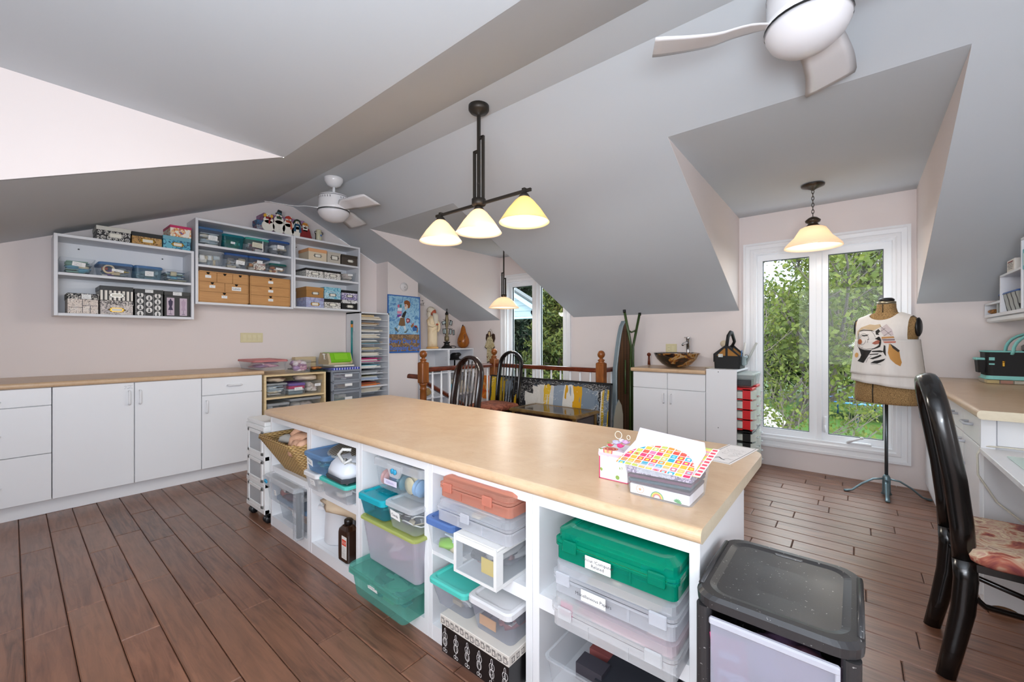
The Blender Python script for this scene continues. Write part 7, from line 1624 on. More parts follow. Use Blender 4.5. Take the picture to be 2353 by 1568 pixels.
# ---------------------------------------------------------------- black hoop-back chairs
LACQ = M('#0d0b0a', 0.22, coat=0.3); LACB = M('#1a0b07', 0.22, coat=0.2)
SEATF = pat_blob('marbled_seat_fabric', ['#7d3a3a', '#a8604c', '#cbb79a', '#b5897a', '#d9c7a8', '#8f5a56', '#c49a72'], 8.5, 0.8)
SEATF2 = pat_blob('rust_seat_fabric', ['#5a2a20', '#8a4a34', '#a8644a', '#6d3a2c'], 14.0, 0.8)
def make_chair(label, loc, rotz, lac, fab, group='black hoop-back dining chairs'):
    """local +X is forward"""
    t = thing('dining_chair', label, 'chair', loc, rotz, group)
    def side(x): return x
    hw = 0.165
    def post(s): return [(0.0, s*(hw+0.005), 0.0), (0.022, s*hw, 0.12), (0.043, s*hw, 0.25), (0.050, s*hw, 0.36), (0.047, s*hw, 0.43)]
    for s in (-1, 1):
        m = MB(); m.tube(post(s), [0.020, 0.022, 0.024, 0.024, 0.024], 12, flat=(1.32, 0.76), up=(1, 0, 0)); m.build('leg', lac, t, False)
        m = MB(); m.tube([(0.47, s*0.19, 0.0), (0.45, s*0.185, 0.25), (0.43, s*0.18, 0.42)], [0.018, 0.02, 0.022], 10); m.build('leg', lac, t, False)
    path = [(0.047, -hw, 0.43), (0.04, -hw, 0.55), (0.024, -hw-0.004, 0.70), (0.002, -hw-0.002, 0.84)]
    za, zt = 0.90, 1.07
    for i in range(13):
        a = PI-PI*i/12; z = za+(zt-0.018-za)*math.sin(a); path.append((-0.008-0.028*(z-za)/(zt-za), hw*math.cos(a), z))
    path += [(0.002, hw+0.002, 0.84), (0.024, hw+0.004, 0.70), (0.04, hw, 0.55), (0.047, hw, 0.43)]
    m = MB(); m.tube(path, 0.024, 12, flat=(1.3, 0.72), up=(1, 0, 0)); m.build('back_hoop', lac, t, False)
    for k in range(5):
        y = -0.096+0.048*k; zt_ = za+(zt-0.04-za)*math.sqrt(max(0, 1-(y/hw)**2))
        m = MB(); m.tube([(0.055, y*0.8, 0.42), (0.036, y*0.9, 0.60), (0.012, y, 0.80), (-0.014, y, zt_)], [0.006, 0.0065, 0.006, 0.005], 7); m.build('spindle', lac, t, False)
    m = MB(); A = rrect(0.42, 0.43, 0.07, 6)
    def rg(k, z): return [(0.26+x*k, y*k, z) for x, y in A]
    m.sm = True; m.ring_loft([rg(0.96, 0.432), rg(1.0, 0.44), rg(1.02, 0.458), rg(0.98, 0.478), rg(0.85, 0.488), rg(0.4, 0.492)], True, True, True, True); m.build('seat', fab, t, False)
    m = MB()
    for s in (-1, 1): m.bar((0.05, s*0.165, 0.412), (0.44, s*0.18, 0.412), 0.018, 0.026)
    m.bar((0.05, -0.165, 0.412), (0.05, 0.165, 0.412), 0.018, 0.026); m.bar((0.44, -0.18, 0.412), (0.44, 0.18, 0.412), 0.018, 0.026); m.build('seat_frame', lac, t, False)
    for s in (-1, 1): m = MB(); m.tube([(0.048, s*hw, 0.33), (0.10, s*0.13, 0.27), (0.25, s*0.08, 0.245), (0.36, s*0.12, 0.26), (0.44, s*0.18, 0.30)], 0.010, 8); m.build('stretcher', lac, t, False)
    m = MB(); m.tube([(0.05, -hw, 0.36), (0.07, 0, 0.35), (0.05, hw, 0.36)], 0.008, 8); m.build('stretcher', lac, t, False)
    return t
make_chair('black hoop-back chair with a marbled seat at the right edge', (0.248, 2.29, 0), 0.0, LACQ, SEATF)
make_chair('dark brown hoop-back chair pushed up to the far side of the island', (-2.42, 2.36, 0), -PI/2-0.16, LACB, SEATF2)
make_chair('black hoop-back chair with a rust seat in front of the abstract painting', (-3.09, 3.70, 0), -PI/2-0.06, LACQ, SEATF2)
# ---------------------------------------------------------------- stair railing
rl = thing('stair_railing', 'oak newel posts and handrail with white balusters around the stairwell', 'railing', (-3.0, 3.6, 0))
P1, P2, P3 = (-3.54, 2.80), (-3.54, 3.925), (-2.04, 3.925)
def newel(p, rotz):
    m = MB(); c_ = (p[0], p[1], 0)
    m.X = Matrix.Translation((p[0], p[1], 0)) @ Matrix.Rotation(rotz, 4, 'Z')
    m.box(-0.045, 0.045, -0.045, 0.045, 0.0, 0.34, 0.004); m.box(-0.045, 0.045, -0.045, 0.045, 0.735, 0.955, 0.008); m.X = None
    m.lathe([(0.044, 0.34), (0.030, 0.36), (0.036, 0.375), (0.028, 0.39), (0.034, 0.50), (0.036, 0.60), (0.034, 0.66), (0.040, 0.668), (0.034, 0.68), (0.034, 0.705), (0.041, 0.715), (0.044, 0.735)], c_, 18)
    m.lathe([(0.044, 0.955), (0.030, 0.965), (0.030, 0.972), (0.037, 0.978), (0.037, 0.986), (0.018, 0.998), (0.018, 1.004), (0.024, 1.008), (0.036, 1.022), (0.041, 1.042), (0.037, 1.062), (0.022, 1.078), (0.004, 1.083)], c_, 20)
    m.build('newel_post', OAK, rl)
for p in (P1, P2, P3): newel(p, 0)
HP = [(-0.027, 0), (-0.030, 0.012), (-0.026, 0.03), (-0.018, 0.043), (0, 0.047), (0.018, 0.043), (0.026, 0.03), (0.030, 0.012), (0.027, 0)]
def hrail(a, b, z0, z1=None):
    a3, b3 = Vector((a[0], a[1], z0)), Vector((b[0], b[1], z1 if z1 is not None else z0)); t = (b3-a3).normalized(); w_ = t.cross(Vector((0, 0, 1))).normalized(); u = w_.cross(t)
    m = MB(); m.ring_loft([[q+w_*x+u*y for x, y in HP] for q in (a3, b3)], True, True, True, False); m.build('handrail', MAHO, rl)
hrail((P1[0], P1[1]+0.045), (P2[0], P2[1]-0.045), 0.853); hrail((P2[0]+0.045, P2[1]), (P3[0]-0.045, P3[1]), 0.853); hrail((P3[0], P3[1]+0.045), (P3[0], YB-0.01), 0.853)
hrail((P1[0]-0.10, P1[1]+0.035), (P1[0]-0.10, P1[1]+1.25), 0.74, 0.08)
m = MB(); m.ring_loft([[(P1[0]-0.045-s_, P1[1]+x, 0.775+y) for x, y in HP] for s_ in (0.0, 0.16, 0.20)], True, True, True, False); m.build('handrail_return', MAHO, rl)
def baluster(x, y):
    m = MB(); m.box(x-0.016, x+0.016, y-0.016, y+0.016, 0.0, 0.22); m.lathe([(0.016, 0.22), (0.011, 0.235), (0.014, 0.25), (0.010, 0.27), (0.014, 0.42), (0.016, 0.52), (0.011, 0.555), (0.016, 0.565), (0.016, 0.58), (0.011, 0.592), (0.013, 0.62), (0.010, 0.853)], (x, y, 0), 10); m.build('baluster', TRIM, rl)
for k in range(1, 9): baluster(P1[0], P1[1]+0.125*k)
for k in range(1, 12): baluster(P2[0]+0.125*k, P2[1])
for k in range(1, 6): baluster(P3[0], P3[1]+0.12*k)
m = MB(); m.box(-3.585, -3.5, 2.75, 3.97, -0.011, -0.0005) ; m.build('nosing', OAK, rl)
# ---------------------------------------------------------------- white bookcases on the landing
def bookcase(label, y0, y1):
    t = thing('bookcase', label, 'bookcase', (-4.75, (y0+y1)/2, -0.55), group='white bookcases on the stair landing'); xf = -4.6
    for a in (y0, y1-0.018): m = MB(); m.box(XL+0.004, xf, a, a+0.018, -0.55, 1.064, 0.001); m.build('side_panel', WHM, t)
    for nm, z in (('top_panel', 1.064), ('shelf_board', 0.726), ('shelf_board', 0.382), ('shelf_board', 0.05), ('bottom_panel', -0.48)):
        m = MB(); m.box(XL+0.01, xf-0.002, y0+0.018, y1-0.018, z-0.02, z, 0.001); m.build(nm, WHM, t)
    m = MB(); m.box(XL+0.004, XL+0.009, y0+0.018, y1-0.018, -0.5, 1.045); m.build('back_panel', WHM, t)
    m = MB()
    for z in (0.93, 0.895): m.lathe([(0.004, 0), (0.004, -0.001)], (-4.64, y1-0.018, z), 6, 'y')
    m.build('peg_hole', M('#4b4b4f', 0.6), t)
bookcase('white bookcase on the landing, beside the quilt wall', 3.592, 4.105); bookcase('white bookcase on the landing, beside the window wall', 4.107, 4.620)
XQ = -4.66
hat = thing('black_hat', 'black feathered hat on the upper shelf of the right bookcase', 'hat', (-4.72, 4.33, 0.7265))
m = MB(); m.lathe([(0.12, 0.16), (0.12, 0.168), (0.07, 0.178), (0.065, 0.24), (0.04, 0.265), (0.002, 0.27)], (-4.73, 4.34, 0.727), 18); m.build('brim', BLK, hat)
m = MB(); m.lathe([(0.05, 0), (0.012, 0.01), (0.012, 0.16)], (-4.73, 4.34, 0.727), 12); m.build('stand', BLK, hat)
m = MB(); crumple(m, (-4.69, 4.37, 0.965), 0.04, 0.07, 0.035, random.Random(2), 10, 5); m.build('feather', BLK, hat)
for k, (y, w_, h_, col, lab, nm) in enumerate(((3.86, 0.30, 0.02, '#2e2e33', 'flat dark tray on the middle shelf of the left bookcase', 'tray'), (3.83, 0.16, 0.055, '#d3ccb9', 'cream patterned bowl standing on the dark tray', 'bowl'))):
    m = MB(); z = 0.727+0.022*k
    if k == 0: m.box(-4.82, -4.63, y-w_/2, y+w_/2, z, z+h_, 0.003)
    else: m.lathe([(0.04, 0), (0.075, 0.05), (0.072, 0.052), (0.035, 0.004)], (-4.72, y, z), 18)
    o = m.build(nm, pat_line('bowl_print', col, '#2a2420', 30.0, 0.08) if k else M(col, 0.3)); tag(o, lab, nm)
for k, (y0, y1, h_, col, lab) in enumerate(((4.135, 4.20, 0.15, '#5a9fb5', 'blue and white box at the left of the lower bookcase shelf'), (4.22, 4.40, 0.21, '#cfc4b2', 'cream cloth bag with a red flower on the lower bookcase shelf'), (4.42, 4.57, 0.18, '#d9d0bf', 'plain cream cloth bag at the right of the lower bookcase shelf'))):
    m = MB()
    if k == 0: m.box(-4.80, -4.63, y0, y1, 0.3825, 0.3825+h_, 0.003)
    else: m.frus((-4.72, (y0+y1)/2), 0.16, y1-y0, 0.3825, 0.12, (y1-y0)*0.8, 0.3825+h_, 0.03)
    o = m.build(('blue_box', 'cloth_bag', 'cloth_bag')[k], M(col, 0.7)); tag(o, lab, ('box', 'bag', 'bag')[k])
    if k == 1:
        m = MB()
        for j in range(5): m.sphere((-4.638, 4.31+0.012*math.cos(j*1.257), 0.50+0.012*math.sin(j*1.257)), 0.008, 0.4, 1, 1, 8, 5)
        m.build('flower', M('#c23a32', 0.6), o)
m = MB(); crumple(m, (-4.72, 3.78, 0.45), 0.07, 0.09, 0.06, random.Random(1), 10, 5); o = m.build('brown_basket', WICK); tag(o, 'small brown basket on the lower shelf of the left bookcase', 'basket')
m = MB(); m.box(-4.80, -4.63, 3.64, 3.76, 0.0505, 0.17, 0.003); o = m.build('maroon_box', M('#4a1a2c', 0.5)); tag(o, 'maroon box low in the left bookcase', 'box')
m = MB(); crumple(m, (-4.72, 4.30, 0.11), 0.07, 0.06, 0.055, random.Random(9), 10, 6); o = m.build('black_figurine', M('#1c1716', 0.4)); tag(o, 'dark figurine low in the right bookcase', 'figurine')
# ---------------------------------------------------------------- figures on top of the bookcases
ZT = 1.0645
sg = thing('robed_figure', 'tall cream figure of a bearded man in a robe on the bookcase', 'figurine', (-4.74, 3.915, ZT))
CR = pat_blob('cream_clay', ['#e3c9a0', '#ecd8b6', '#d9b98a'], 5.0, 0.6); FC = M('#b5573a', 0.6); BD = M('#ddd3c0', 0.7)
m = MB(); m.lathe([(0.085, 0), (0.09, 0.012), (0.085, 0.026), (0.078, 0.028)], (0, 0, 0), 20); m.build('base', M('#d9a866', 0.5), sg, False)
m = MB(); m.sm = True; m.lathe([(0.078, 0.028), (0.076, 0.12), (0.074, 0.26), (0.078, 0.34), (0.08, 0.40), (0.066, 0.45), (0.04, 0.475)], (0, 0, 0), 20, 'z', 0.8, 1.0); m.build('robe', CR, sg, False)
m = MB(); m.sphere((0.012, 0.005, 0.53), 0.045, 1, 0.9, 1.15); m.build('face', FC, sg, False)
m = MB(); crumple(m, (-0.012, -0.015, 0.56), 0.055, 0.062, 0.052, random.Random(3), 14, 7); crumple(m, (-0.02, -0.045, 0.50), 0.035, 0.03, 0.06, random.Random(4), 10, 6); m.build('hair', BD, sg, False)
m = MB(); m.sm = True; m.ring_loft([[(0.035+x*k+dx, 0.006+y*k, z) for x, y in rrect(0.045, 0.075, 0.02)] for k, z, dx in ((0.9, 0.515, 0.01), (1.1, 0.47, 0.025), (1.0, 0.42, 0.03), (0.7, 0.37, 0.035), (0.2, 0.325, 0.035))], True, True, True, True); m.build('beard', BD, sg, False)
m = MB(); m.sphere((0.058, 0.004, 0.532), 0.011); m.build('nose', FC, sg, False)
m = MB()
for s in (-1, 1): m.sphere((0.05, 0.004+s*0.018, 0.548), 0.0045)
m.build('eye', BLK, sg, False)
m = MB(); m.tube([(0.0, -0.075, 0.42), (0.03, -0.085, 0.34), (0.065, -0.045, 0.325), (0.075, 0.0, 0.345)], [0.026, 0.026, 0.021, 0.015], 9); m.build('arm', CR, sg, False)
m = MB(); m.tube([(0.0, 0.075, 0.42), (0.02, 0.105, 0.36), (0.03, 0.10, 0.29), (0.05, 0.06, 0.25)], [0.024, 0.022, 0.018, 0.012], 9); m.build('arm', CR, sg, False)
m = MB(); m.sphere((0.08, 0.018, 0.352), 0.017, 1, 1.5, 0.8); m.build('hand', FC, sg, False)
lt = thing('frame_tree', 'black and bronze column hung with small photo frames on the bookcase', 'ornament', (-4.74, 4.19, ZT))
m = MB(); m.lathe([(0.085, 0), (0.08, 0.015), (0.045, 0.045), (0.035, 0.075), (0.052, 0.085), (0.05, 0.098), (0.01, 0.1)], (0, 0, 0), 18); m.build('base', BLK, lt, False)
m = MB(); m.tube([(0.03+0.035*math.cos(a), 0.085+0.045*math.cos(a), 0.018+0.018*math.sin(a)) for a in [2*PI*i/12 for i in range(12)]], 0.006, 6, True); m.build('handle', BLK, lt, False)
BRZ = M('#7f7256', 0.45, 0.5)
m = MB(); m.lathe([(0.01, 0.1), (0.035, 0.115), (0.034, 0.175), (0.018, 0.19), (0.025, 0.21), (0.018, 0.24), (0.014, 0.30), (0.026, 0.36), (0.026, 0.44), (0.018, 0.49), (0.024, 0.505)], (0, 0, 0), 14); m.build('column', BRZ, lt, False)
m = MB(); m.lathe([(0.024, 0.505), (0.026, 0.525), (0.008, 0.555), (0.003, 0.565)], (0, 0, 0), 14); m.build('finial', BLK, lt, False)
m = MB()
for a in [PI*i/4 for i in range(8)]: m.bar((0, 0, 0.578), (0, 0.026*math.cos(a), 0.578+0.026*math.sin(a)), 0.003)
m.build('star', BLK, lt, False)
def pframe(y, z, w_, h_, tilt, x=0.02):
    m = MB(); m.X = Matrix.Translation((x, y, z)) @ Matrix.Rotation(tilt, 4, 'X'); b = 0.007
    for q in ((-w_/2, w_/2, -h_/2, -h_/2+b), (-w_/2, w_/2, h_/2-b, h_/2), (-w_/2, -w_/2+b, -h_/2, h_/2), (w_/2-b, w_/2, -h_/2, h_/2)): m.box(-0.003, 0.003, q[0], q[1], q[2], q[3])
    f = m.build('photo_frame', BLK, lt, False); m = MB(); m.X = Matrix.Translation((x, y, z)) @ Matrix.Rotation(tilt, 4, 'X'); m.box(-0.0015, 0.0, -w_/2+b, w_/2-b, -h_/2+b, h_/2-b); m.build('photo', M('#a9b4b4', 0.3), f, False)
pframe(-0.075, 0.335+0.05, 0.075, 0.05, 0.35); pframe(0.065, 0.385, 0.05, 0.07, -0.2); pframe(-0.055, 0.255, 0.055, 0.075, 0.05); pframe(0.055, 0.25, 0.05, 0.08, -0.1); pframe(0.1, 0.24, 0.035, 0.08, 0.1, 0.04); pframe(-0.1, 0.255, 0.03, 0.07, 0.15, 0.04)
m = MB(); m.bar((0.01, -0.085, 0.43), (0.01, 0.085, 0.425), 0.006); m.bar((0.01, -0.1, 0.30), (0.01, 0.11, 0.295), 0.006); m.build('arm', BLK, lt, False)
gd = thing('painted_gourd', 'orange brown gourd painted with a dancing figure on the bookcase', 'gourd', (-4.74, 4.53, ZT))
m = MB(); m.sm = True; m.lathe([(0.03, 0), (0.075, 0.025), (0.095, 0.08), (0.09, 0.14), (0.066, 0.20), (0.045, 0.25), (0.036, 0.30), (0.025, 0.335), (0.008, 0.35)], (0, 0, 0), 24); m.build('body', mk_wood('gourd_skin', '#8f4f17', '#b06a22', '#6a3610', (4, 4, 3), 0.25), gd, False)
m = MB(); m.tube([(0, 0, 0.345), (0.0, -0.008, 0.36), (0.004, -0.018, 0.355), (0.006, -0.02, 0.335)], 0.008, 7); m.build('stem', M('#3f2a1c', 0.6), gd, False)
def gpr(u, v):
    prof = [(0.075, 0.025), (0.095, 0.08), (0.09, 0.14), (0.066, 0.20), (0.045, 0.25)]; r = 0.09
    for (r0, z0_), (r1, z1_) in zip(prof, prof[1:]):
        if z0_ <= v <= z1_: r = r0+(r1-r0)*(v-z0_)/(z1_-z0_)
    a = u/r+(-0.85); return (r*1.012*math.cos(a), r*1.012*math.sin(a), v)
m = MB()
def gl(pts, w_=0.005):
    for (a, b), (c_, d) in zip(pts, pts[1:]):
        L_ = math.hypot(c_-a, d-b) or 1; nx, ny = -(d-b)/L_*w_/2, (c_-a)/L_*w_/2
        n = 3
        for i in range(n):
            p, q = i/n, (i+1)/n; x0_, y0_, x1_, y1_ = a+(c_-a)*p, b+(d-b)*p, a+(c_-a)*q, b+(d-b)*q
            m.quad(gpr(x0_+nx, y0_+ny), gpr(x1_+nx, y1_+ny), gpr(x1_-nx, y1_-ny), gpr(x0_-nx, y0_-ny))
gl([(0.03, 0.19), (0.03, 0.13)], 0.012); gl([(0.03, 0.13), (0.02, 0.09), (0.028, 0.055)], 0.005); gl([(0.034, 0.13), (0.045, 0.09), (0.04, 0.055)], 0.005); gl([(0.03, 0.185), (0.008, 0.19), (0.004, 0.21)], 0.004); gl([(0.03, 0.185), (0.05, 0.195), (0.056, 0.215)], 0.004); gl([(0.03, 0.20), (0.03, 0.215)], 0.012)
gl([(-0.06, 0.10), (-0.03, 0.11)], 0.012); gl([(-0.055, 0.10), (-0.06, 0.08)], 0.004); gl([(-0.035, 0.105), (-0.03, 0.085)], 0.004); gl([(-0.055, 0.115), (-0.05, 0.135)], 0.003)
m.build('figure_print', M('#4a1410', 0.5), gd, False)
# ---------------------------------------------------------------- hung on the walls
an = thing('angel_plaque', 'cream folk angel with dark wings hung on the wall beside the window', 'wall hanging', (-4.243, YB, 1.1))
AX = -4.243; fnA = lambda d0: (lambda u, v, h: (AX+u, YB-d0-h, v))
m = MB(); m.tube([(AX-0.05, YB-0.012, 1.30), (AX-0.02, YB-0.012, 1.335), (AX, YB-0.01, 1.36), (AX+0.02, YB-0.012, 1.335), (AX+0.05, YB-0.012, 1.29)], 0.0018, 5); m.build('hanger', M('#8a7a5c', 0.4, 0.8), an)
for s in (-1, 1):
    m = MB(); m.prism([(s*0.02, 1.26), (s*0.05, 1.29), (s*0.085, 1.275), (s*0.095, 1.21), (s*0.07, 1.15), (s*0.035, 1.18)], 0, 0.008, fnA(0.006)); m.build('wing', M('#3a2417', 0.6), an)
LIN = pat_line('stitched_linen', '#cdbf98', '#5f5232', 22.0, 0.02, '#c3b388')
m = MB(); m.prism([(-0.03, 1.255), (0.03, 1.255), (0.05, 1.10), (0.055, 0.94), (0.05, 0.885), (-0.055, 0.85), (-0.06, 0.94), (-0.055, 1.10)], 0, 0.012, fnA(0.014)); m.build('gown', LIN, an)
m = MB()
for s in (-1, 1): m.prism([(s*0.03, 1.25), (s*0.10, 1.09), (s*0.06, 1.065), (s*0.03, 1.15)], 0, 0.010, fnA(0.02))
m.build('sleeve', LIN, an)
m = MB()
for s in (-1, 1): m.prism([(s*0.10, 1.092), (s*0.062, 1.066), (s*0.062, 1.054), (s*0.102, 1.08)], 0, 0.011, fnA(0.02))
m.build('cuff', M('#3a2417', 0.6), an)
m = MB(); m.prism([(0.052, 0.892), (-0.056, 0.856), (-0.056, 0.844), (0.052, 0.880)], 0, 0.013, fnA(0.014)); m.build('hem', M('#3a2417', 0.6), an)
m = MB(); m.sphere((AX, YB-0.03, 1.285), 0.026, 1, 0.5, 1.4); m.build('face', M('#d6c196', 0.6), an)
m = MB(); m.tube([(AX-0.02, YB-0.03, 1.24), (AX-0.026, YB-0.032, 1.28), (AX-0.015, YB-0.032, 1.318), (AX+0.015, YB-0.032, 1.318), (AX+0.026, YB-0.032, 1.28), (AX+0.02, YB-0.03, 1.24)], 0.008, 7); m.build('hair', M('#3f1d12', 0.6), an)
m = MB()
for s in (-1, 1): m.prism([(s*0.045, 0.93), (s*0.028, 0.945), (s*0.045, 0.915), (s*0.062, 0.945)], 0, 0.004, fnA(0.03))
m.build('heart', M('#7a2c1c', 0.6), an)
m = MB(); m.box(-4.425, -4.408, YB-0.012, YB, 0.31, 0.66); m.box(-4.40, -4.279, YB-0.014, YB, 0.297, 0.650); o = m.build('orange_canvas', pat_blob('orange_paint', ['#d9480f', '#f0760f', '#ef8a1c', '#f3c27a'], 9.0)); tag(o, 'bright orange canvas hung low on the wall behind the balusters', 'painting')
# smoke alarm
sa = thing('smoke_alarm', 'round white smoke alarm above the quilt', 'alarm', (-4.64, 3.345, 1.90))
m = MB(); m.lathe([(0.058, 0), (0.058, 0.012), (0.052, 0.018), (0.036, 0.02), (0.034, 0.034), (0.028, 0.038), (0.001, 0.038)], (-4.64, 3.345, 1.90), 26, 'x'); m.build('body', M('#dcd7d6', 0.4), sa)
m = MB(); m.lathe([(0.006, 0.0), (0.006, 0.0015)], (-4.602, 3.335, 1.893), 10, 'x'); m.build('button', M('#6f6a6c', 0.5), sa)
# quilt with appliqued shopper
ql = thing('quilt', 'blue wall quilt of a woman carrying hat boxes with a small dog', 'quilt', (-4.636, 3.345, 1.4))
QX = -4.634; qy0, qy1, qz0, qz1 = 3.088, 3.602, 1.022, 1.782
P_BAT = pat_blob('blue_batik', ['#4f86b8', '#7fb0d2', '#9cc6da', '#6a9ac4', '#4a7fb4'], 16.0); P_BARK = pat_blob('bark_batik', ['#3f2c1c', '#8a6a44', '#4a3a34', '#b08a5c', '#5a4630'], 26.0)
fq = lambda u, v, h: (QX+h, u, v)
m = MB(); m.prism([(qy0, qz0), (qy1+0.012, qz0-0.002), (qy1, qz1), (qy0, qz1)], 0, 0.008, fq); m.build('binding', M('#2f62ab', 0.8), ql)
m = MB(); m.prism([(qy0+0.014, 1.268), (qy1-0.012, 1.268), (qy1-0.014, qz1-0.014), (qy0+0.014, qz1-0.014)], 0.008, 0.0095, fq); m.build('sky_patch', P_BAT, ql)
m = MB(); m.prism([(qy0+0.016, qz0+0.022), (qy1-0.004, qz0+0.022), (qy1-0.012, 1.266), (qy0+0.014, 1.266)], 0.008, 0.0095, fq); m.build('ground_patch', P_BARK, ql)
def qq(l): return [(qy0+(x-85)/620.0*(qy1-qy0), qz1-(y-295)/1130.0*(qz1-qz0)) for x, y in l]
def appl(name, l, col, h=0.0105):
    m = MB(); m.prism(qq(l), 0.0095, h, fq); return m.build(name, M(col, 0.8) if isinstance(col, str) else col, ql)
appl('hair_patch', [(395, 400), (440, 380), (490, 400), (510, 450), (500, 520), (470, 545), (440, 500), (400, 470), (385, 440)], '#8a4f22')
appl('face_patch', [(395, 480), (430, 460), (460, 490), (455, 530), (420, 580), (395, 540)], '#d9c6b4', 0.0115)
appl('lips_patch', [(398, 490), (425, 482), (430, 500), (405, 508)], '#c24a4a', 0.012)
appl('skirt_patch', [(320, 735), (395, 735), (410, 890), (340, 900), (280, 880)], '#7a5a3a'); appl('bodice_patch', [(335, 720), (370, 640), (410, 595), (435, 615), (410, 690), (395, 735)], '#2a2622')
appl('arm_patch', [(330, 700), (350, 730), (300, 740), (290, 720)], '#e3dcd2', 0.011)
for l, c_ in (([(255, 680), (330, 665), (335, 715), (262, 728)], '#7a3f98'), ([(255, 610), (340, 605), (345, 655), (260, 660)], '#d98aa0'), ([(268, 545), (345, 540), (345, 598), (262, 600)], '#dfe3e8'), ([(262, 490), (300, 475), (300, 535), (268, 540)], '#c9607f'), ([(302, 480), (340, 470), (340, 530), (305, 532)], '#2f7a80')): appl('hat_box_patch', l, c_)
appl('bag_patch', [(430, 750), (465, 735), (500, 760), (498, 810), (455, 838), (430, 815)], '#8f2a34'); appl('bag_centre_patch', [(445, 768), (465, 760), (482, 785), (462, 812), (445, 800)], '#e0b4b4', 0.0112)
for l in ([(285, 895), (315, 900), (285, 960), (255, 985), (245, 970), (275, 940)], [(375, 895), (410, 890), (425, 950), (405, 985), (392, 970)]): appl('leg_patch', l, '#cfd6d9')
for l in ([(205, 935), (235, 930), (285, 1005), (270, 1020), (225, 985)], [(450, 955), (455, 985), (420, 1035), (390, 1030), (392, 1010), (425, 995)]): appl('shoe_patch', l, '#5f665f', 0.0112)
appl('dog_coat_patch', [(555, 920), (590, 890), (640, 920), (640, 985), (560, 995)], '#2f5f9a'); appl('dog_head_patch', [(515, 895), (540, 860), (570, 855), (580, 885), (535, 930)], '#8f6238'); appl('dog_scarf_patch', [(585, 880), (640, 880), (655, 930), (600, 915)], '#a83a34'); appl('dog_tail_patch', [(640, 895), (665, 940), (655, 1015), (630, 1020), (645, 960)], '#9a6a44'); appl('dog_ear_patch', [(525, 812), (545, 850), (555, 850), (575, 815), (578, 855), (545, 870)], '#b5553f', 0.0112)
LB = M('#3f6fc4', 0.8)
text('Every Day is a', 0.085, (QX+0.0098, 3.345, 1.178), (0,1,0), (0,0,1), LB, ql, bold=0.002); text('Shopping Day!', 0.085, (QX+0.0098, 3.345, 1.085), (0,1,0), (0,0,1), LB, ql, bold=0.002)
wd = text('yourself.', 0.075, (XL+0.001, 3.775, 1.715), (0,1,0), (0,0,1), M('#4a4644', 0.8), None); wd.name = 'wall_lettering'; tag(wd, 'dark lettering on the wall half hidden behind the quilt', 'lettering')
m = MB(); m.prism([(-0.012, 0), (0, 0.012), (0.014, 0.004), (0.004, -0.008)], 0, 0.0008, lambda u, v, h: (XL+0.001+h, 3.86+u, 1.765+v)); m.quad((XL+0.0012, 3.62, 1.777), (XL+0.0012, 3.85, 1.767), (XL+0.0012, 3.85, 1.764), (XL+0.0012, 3.62, 1.774)); m.build('flourish', M('#4a4644', 0.8), wd)
# ---------------------------------------------------------------- chest, painting, ironing board
ch = thing('chest_table', 'low dark wooden chest with a panelled top behind the island', 'chest', (-2.33, 3.46, 0))
DKW = mk_wood('dark_chest_wood', '#241209', '#3f2415', '#120905', (9, 3, 3), 0.18); OLV = mk_wood('chest_edge_wood', '#4f3a1a', '#7a5f30', '#2c1d0c', (3, 3, 3), 0.25)
x0, x1, y0, y1 = -2.735, -1.94, 3.255, 3.705
m = MB(); m.ring_loft([[(a, b, z) for a, b in ((x0+k, y0+k), (x1-k, y0+k), (x1-k, y1-k), (x0+k, y1-k))] for k, z in ((0.012, 0.466), (0.0, 0.474), (0.0, 0.486), (0.016, 0.5), (0.055, 0.5), (0.06, 0.4965), (0.06, 0.494))], True, True, True, False); m.build('top', OLV, ch)
m = MB(); m.box(x0+0.062, x1-0.062, y0+0.062, y1-0.062, 0.4942, 0.4972); m.build('top_panel', mk_wood('chest_panel_wood', '#3a2a14', '#5a4426', '#1d1208', (5, 12, 3), 0.1), ch)
m = MB(); m.box(x0+0.03, x1-0.03, y0+0.03, y1-0.03, 0.10, 0.466, 0.004); m.build('body', DKW, ch)
m = MB()
for k in (0.27, 0.40): m.box(x1-0.031, x1-0.026, y0+0.07, y1-0.07, k-0.055, k+0.055, 0.003); m.box(x0+0.08, x1-0.08, y0+0.026, y0+0.031, k-0.055, k+0.055, 0.003)
m.build('raised_panel', M('#2e1510', 0.25), ch)
for a in (x0+0.02, x1-0.055):
    for b in (y0+0.02, y1-0.055): m = MB(); m.box(a, a+0.035, b, b+0.035, 0, 0.466, 0.003); m.build('leg', OLV, ch)
pa = thing('abstract_painting', 'wide abstract painting in yellow, grey and black leaning on the railing', 'painting', (-2.70, 3.80, 0.30), rot=(math.radians(-6), 0, 0))
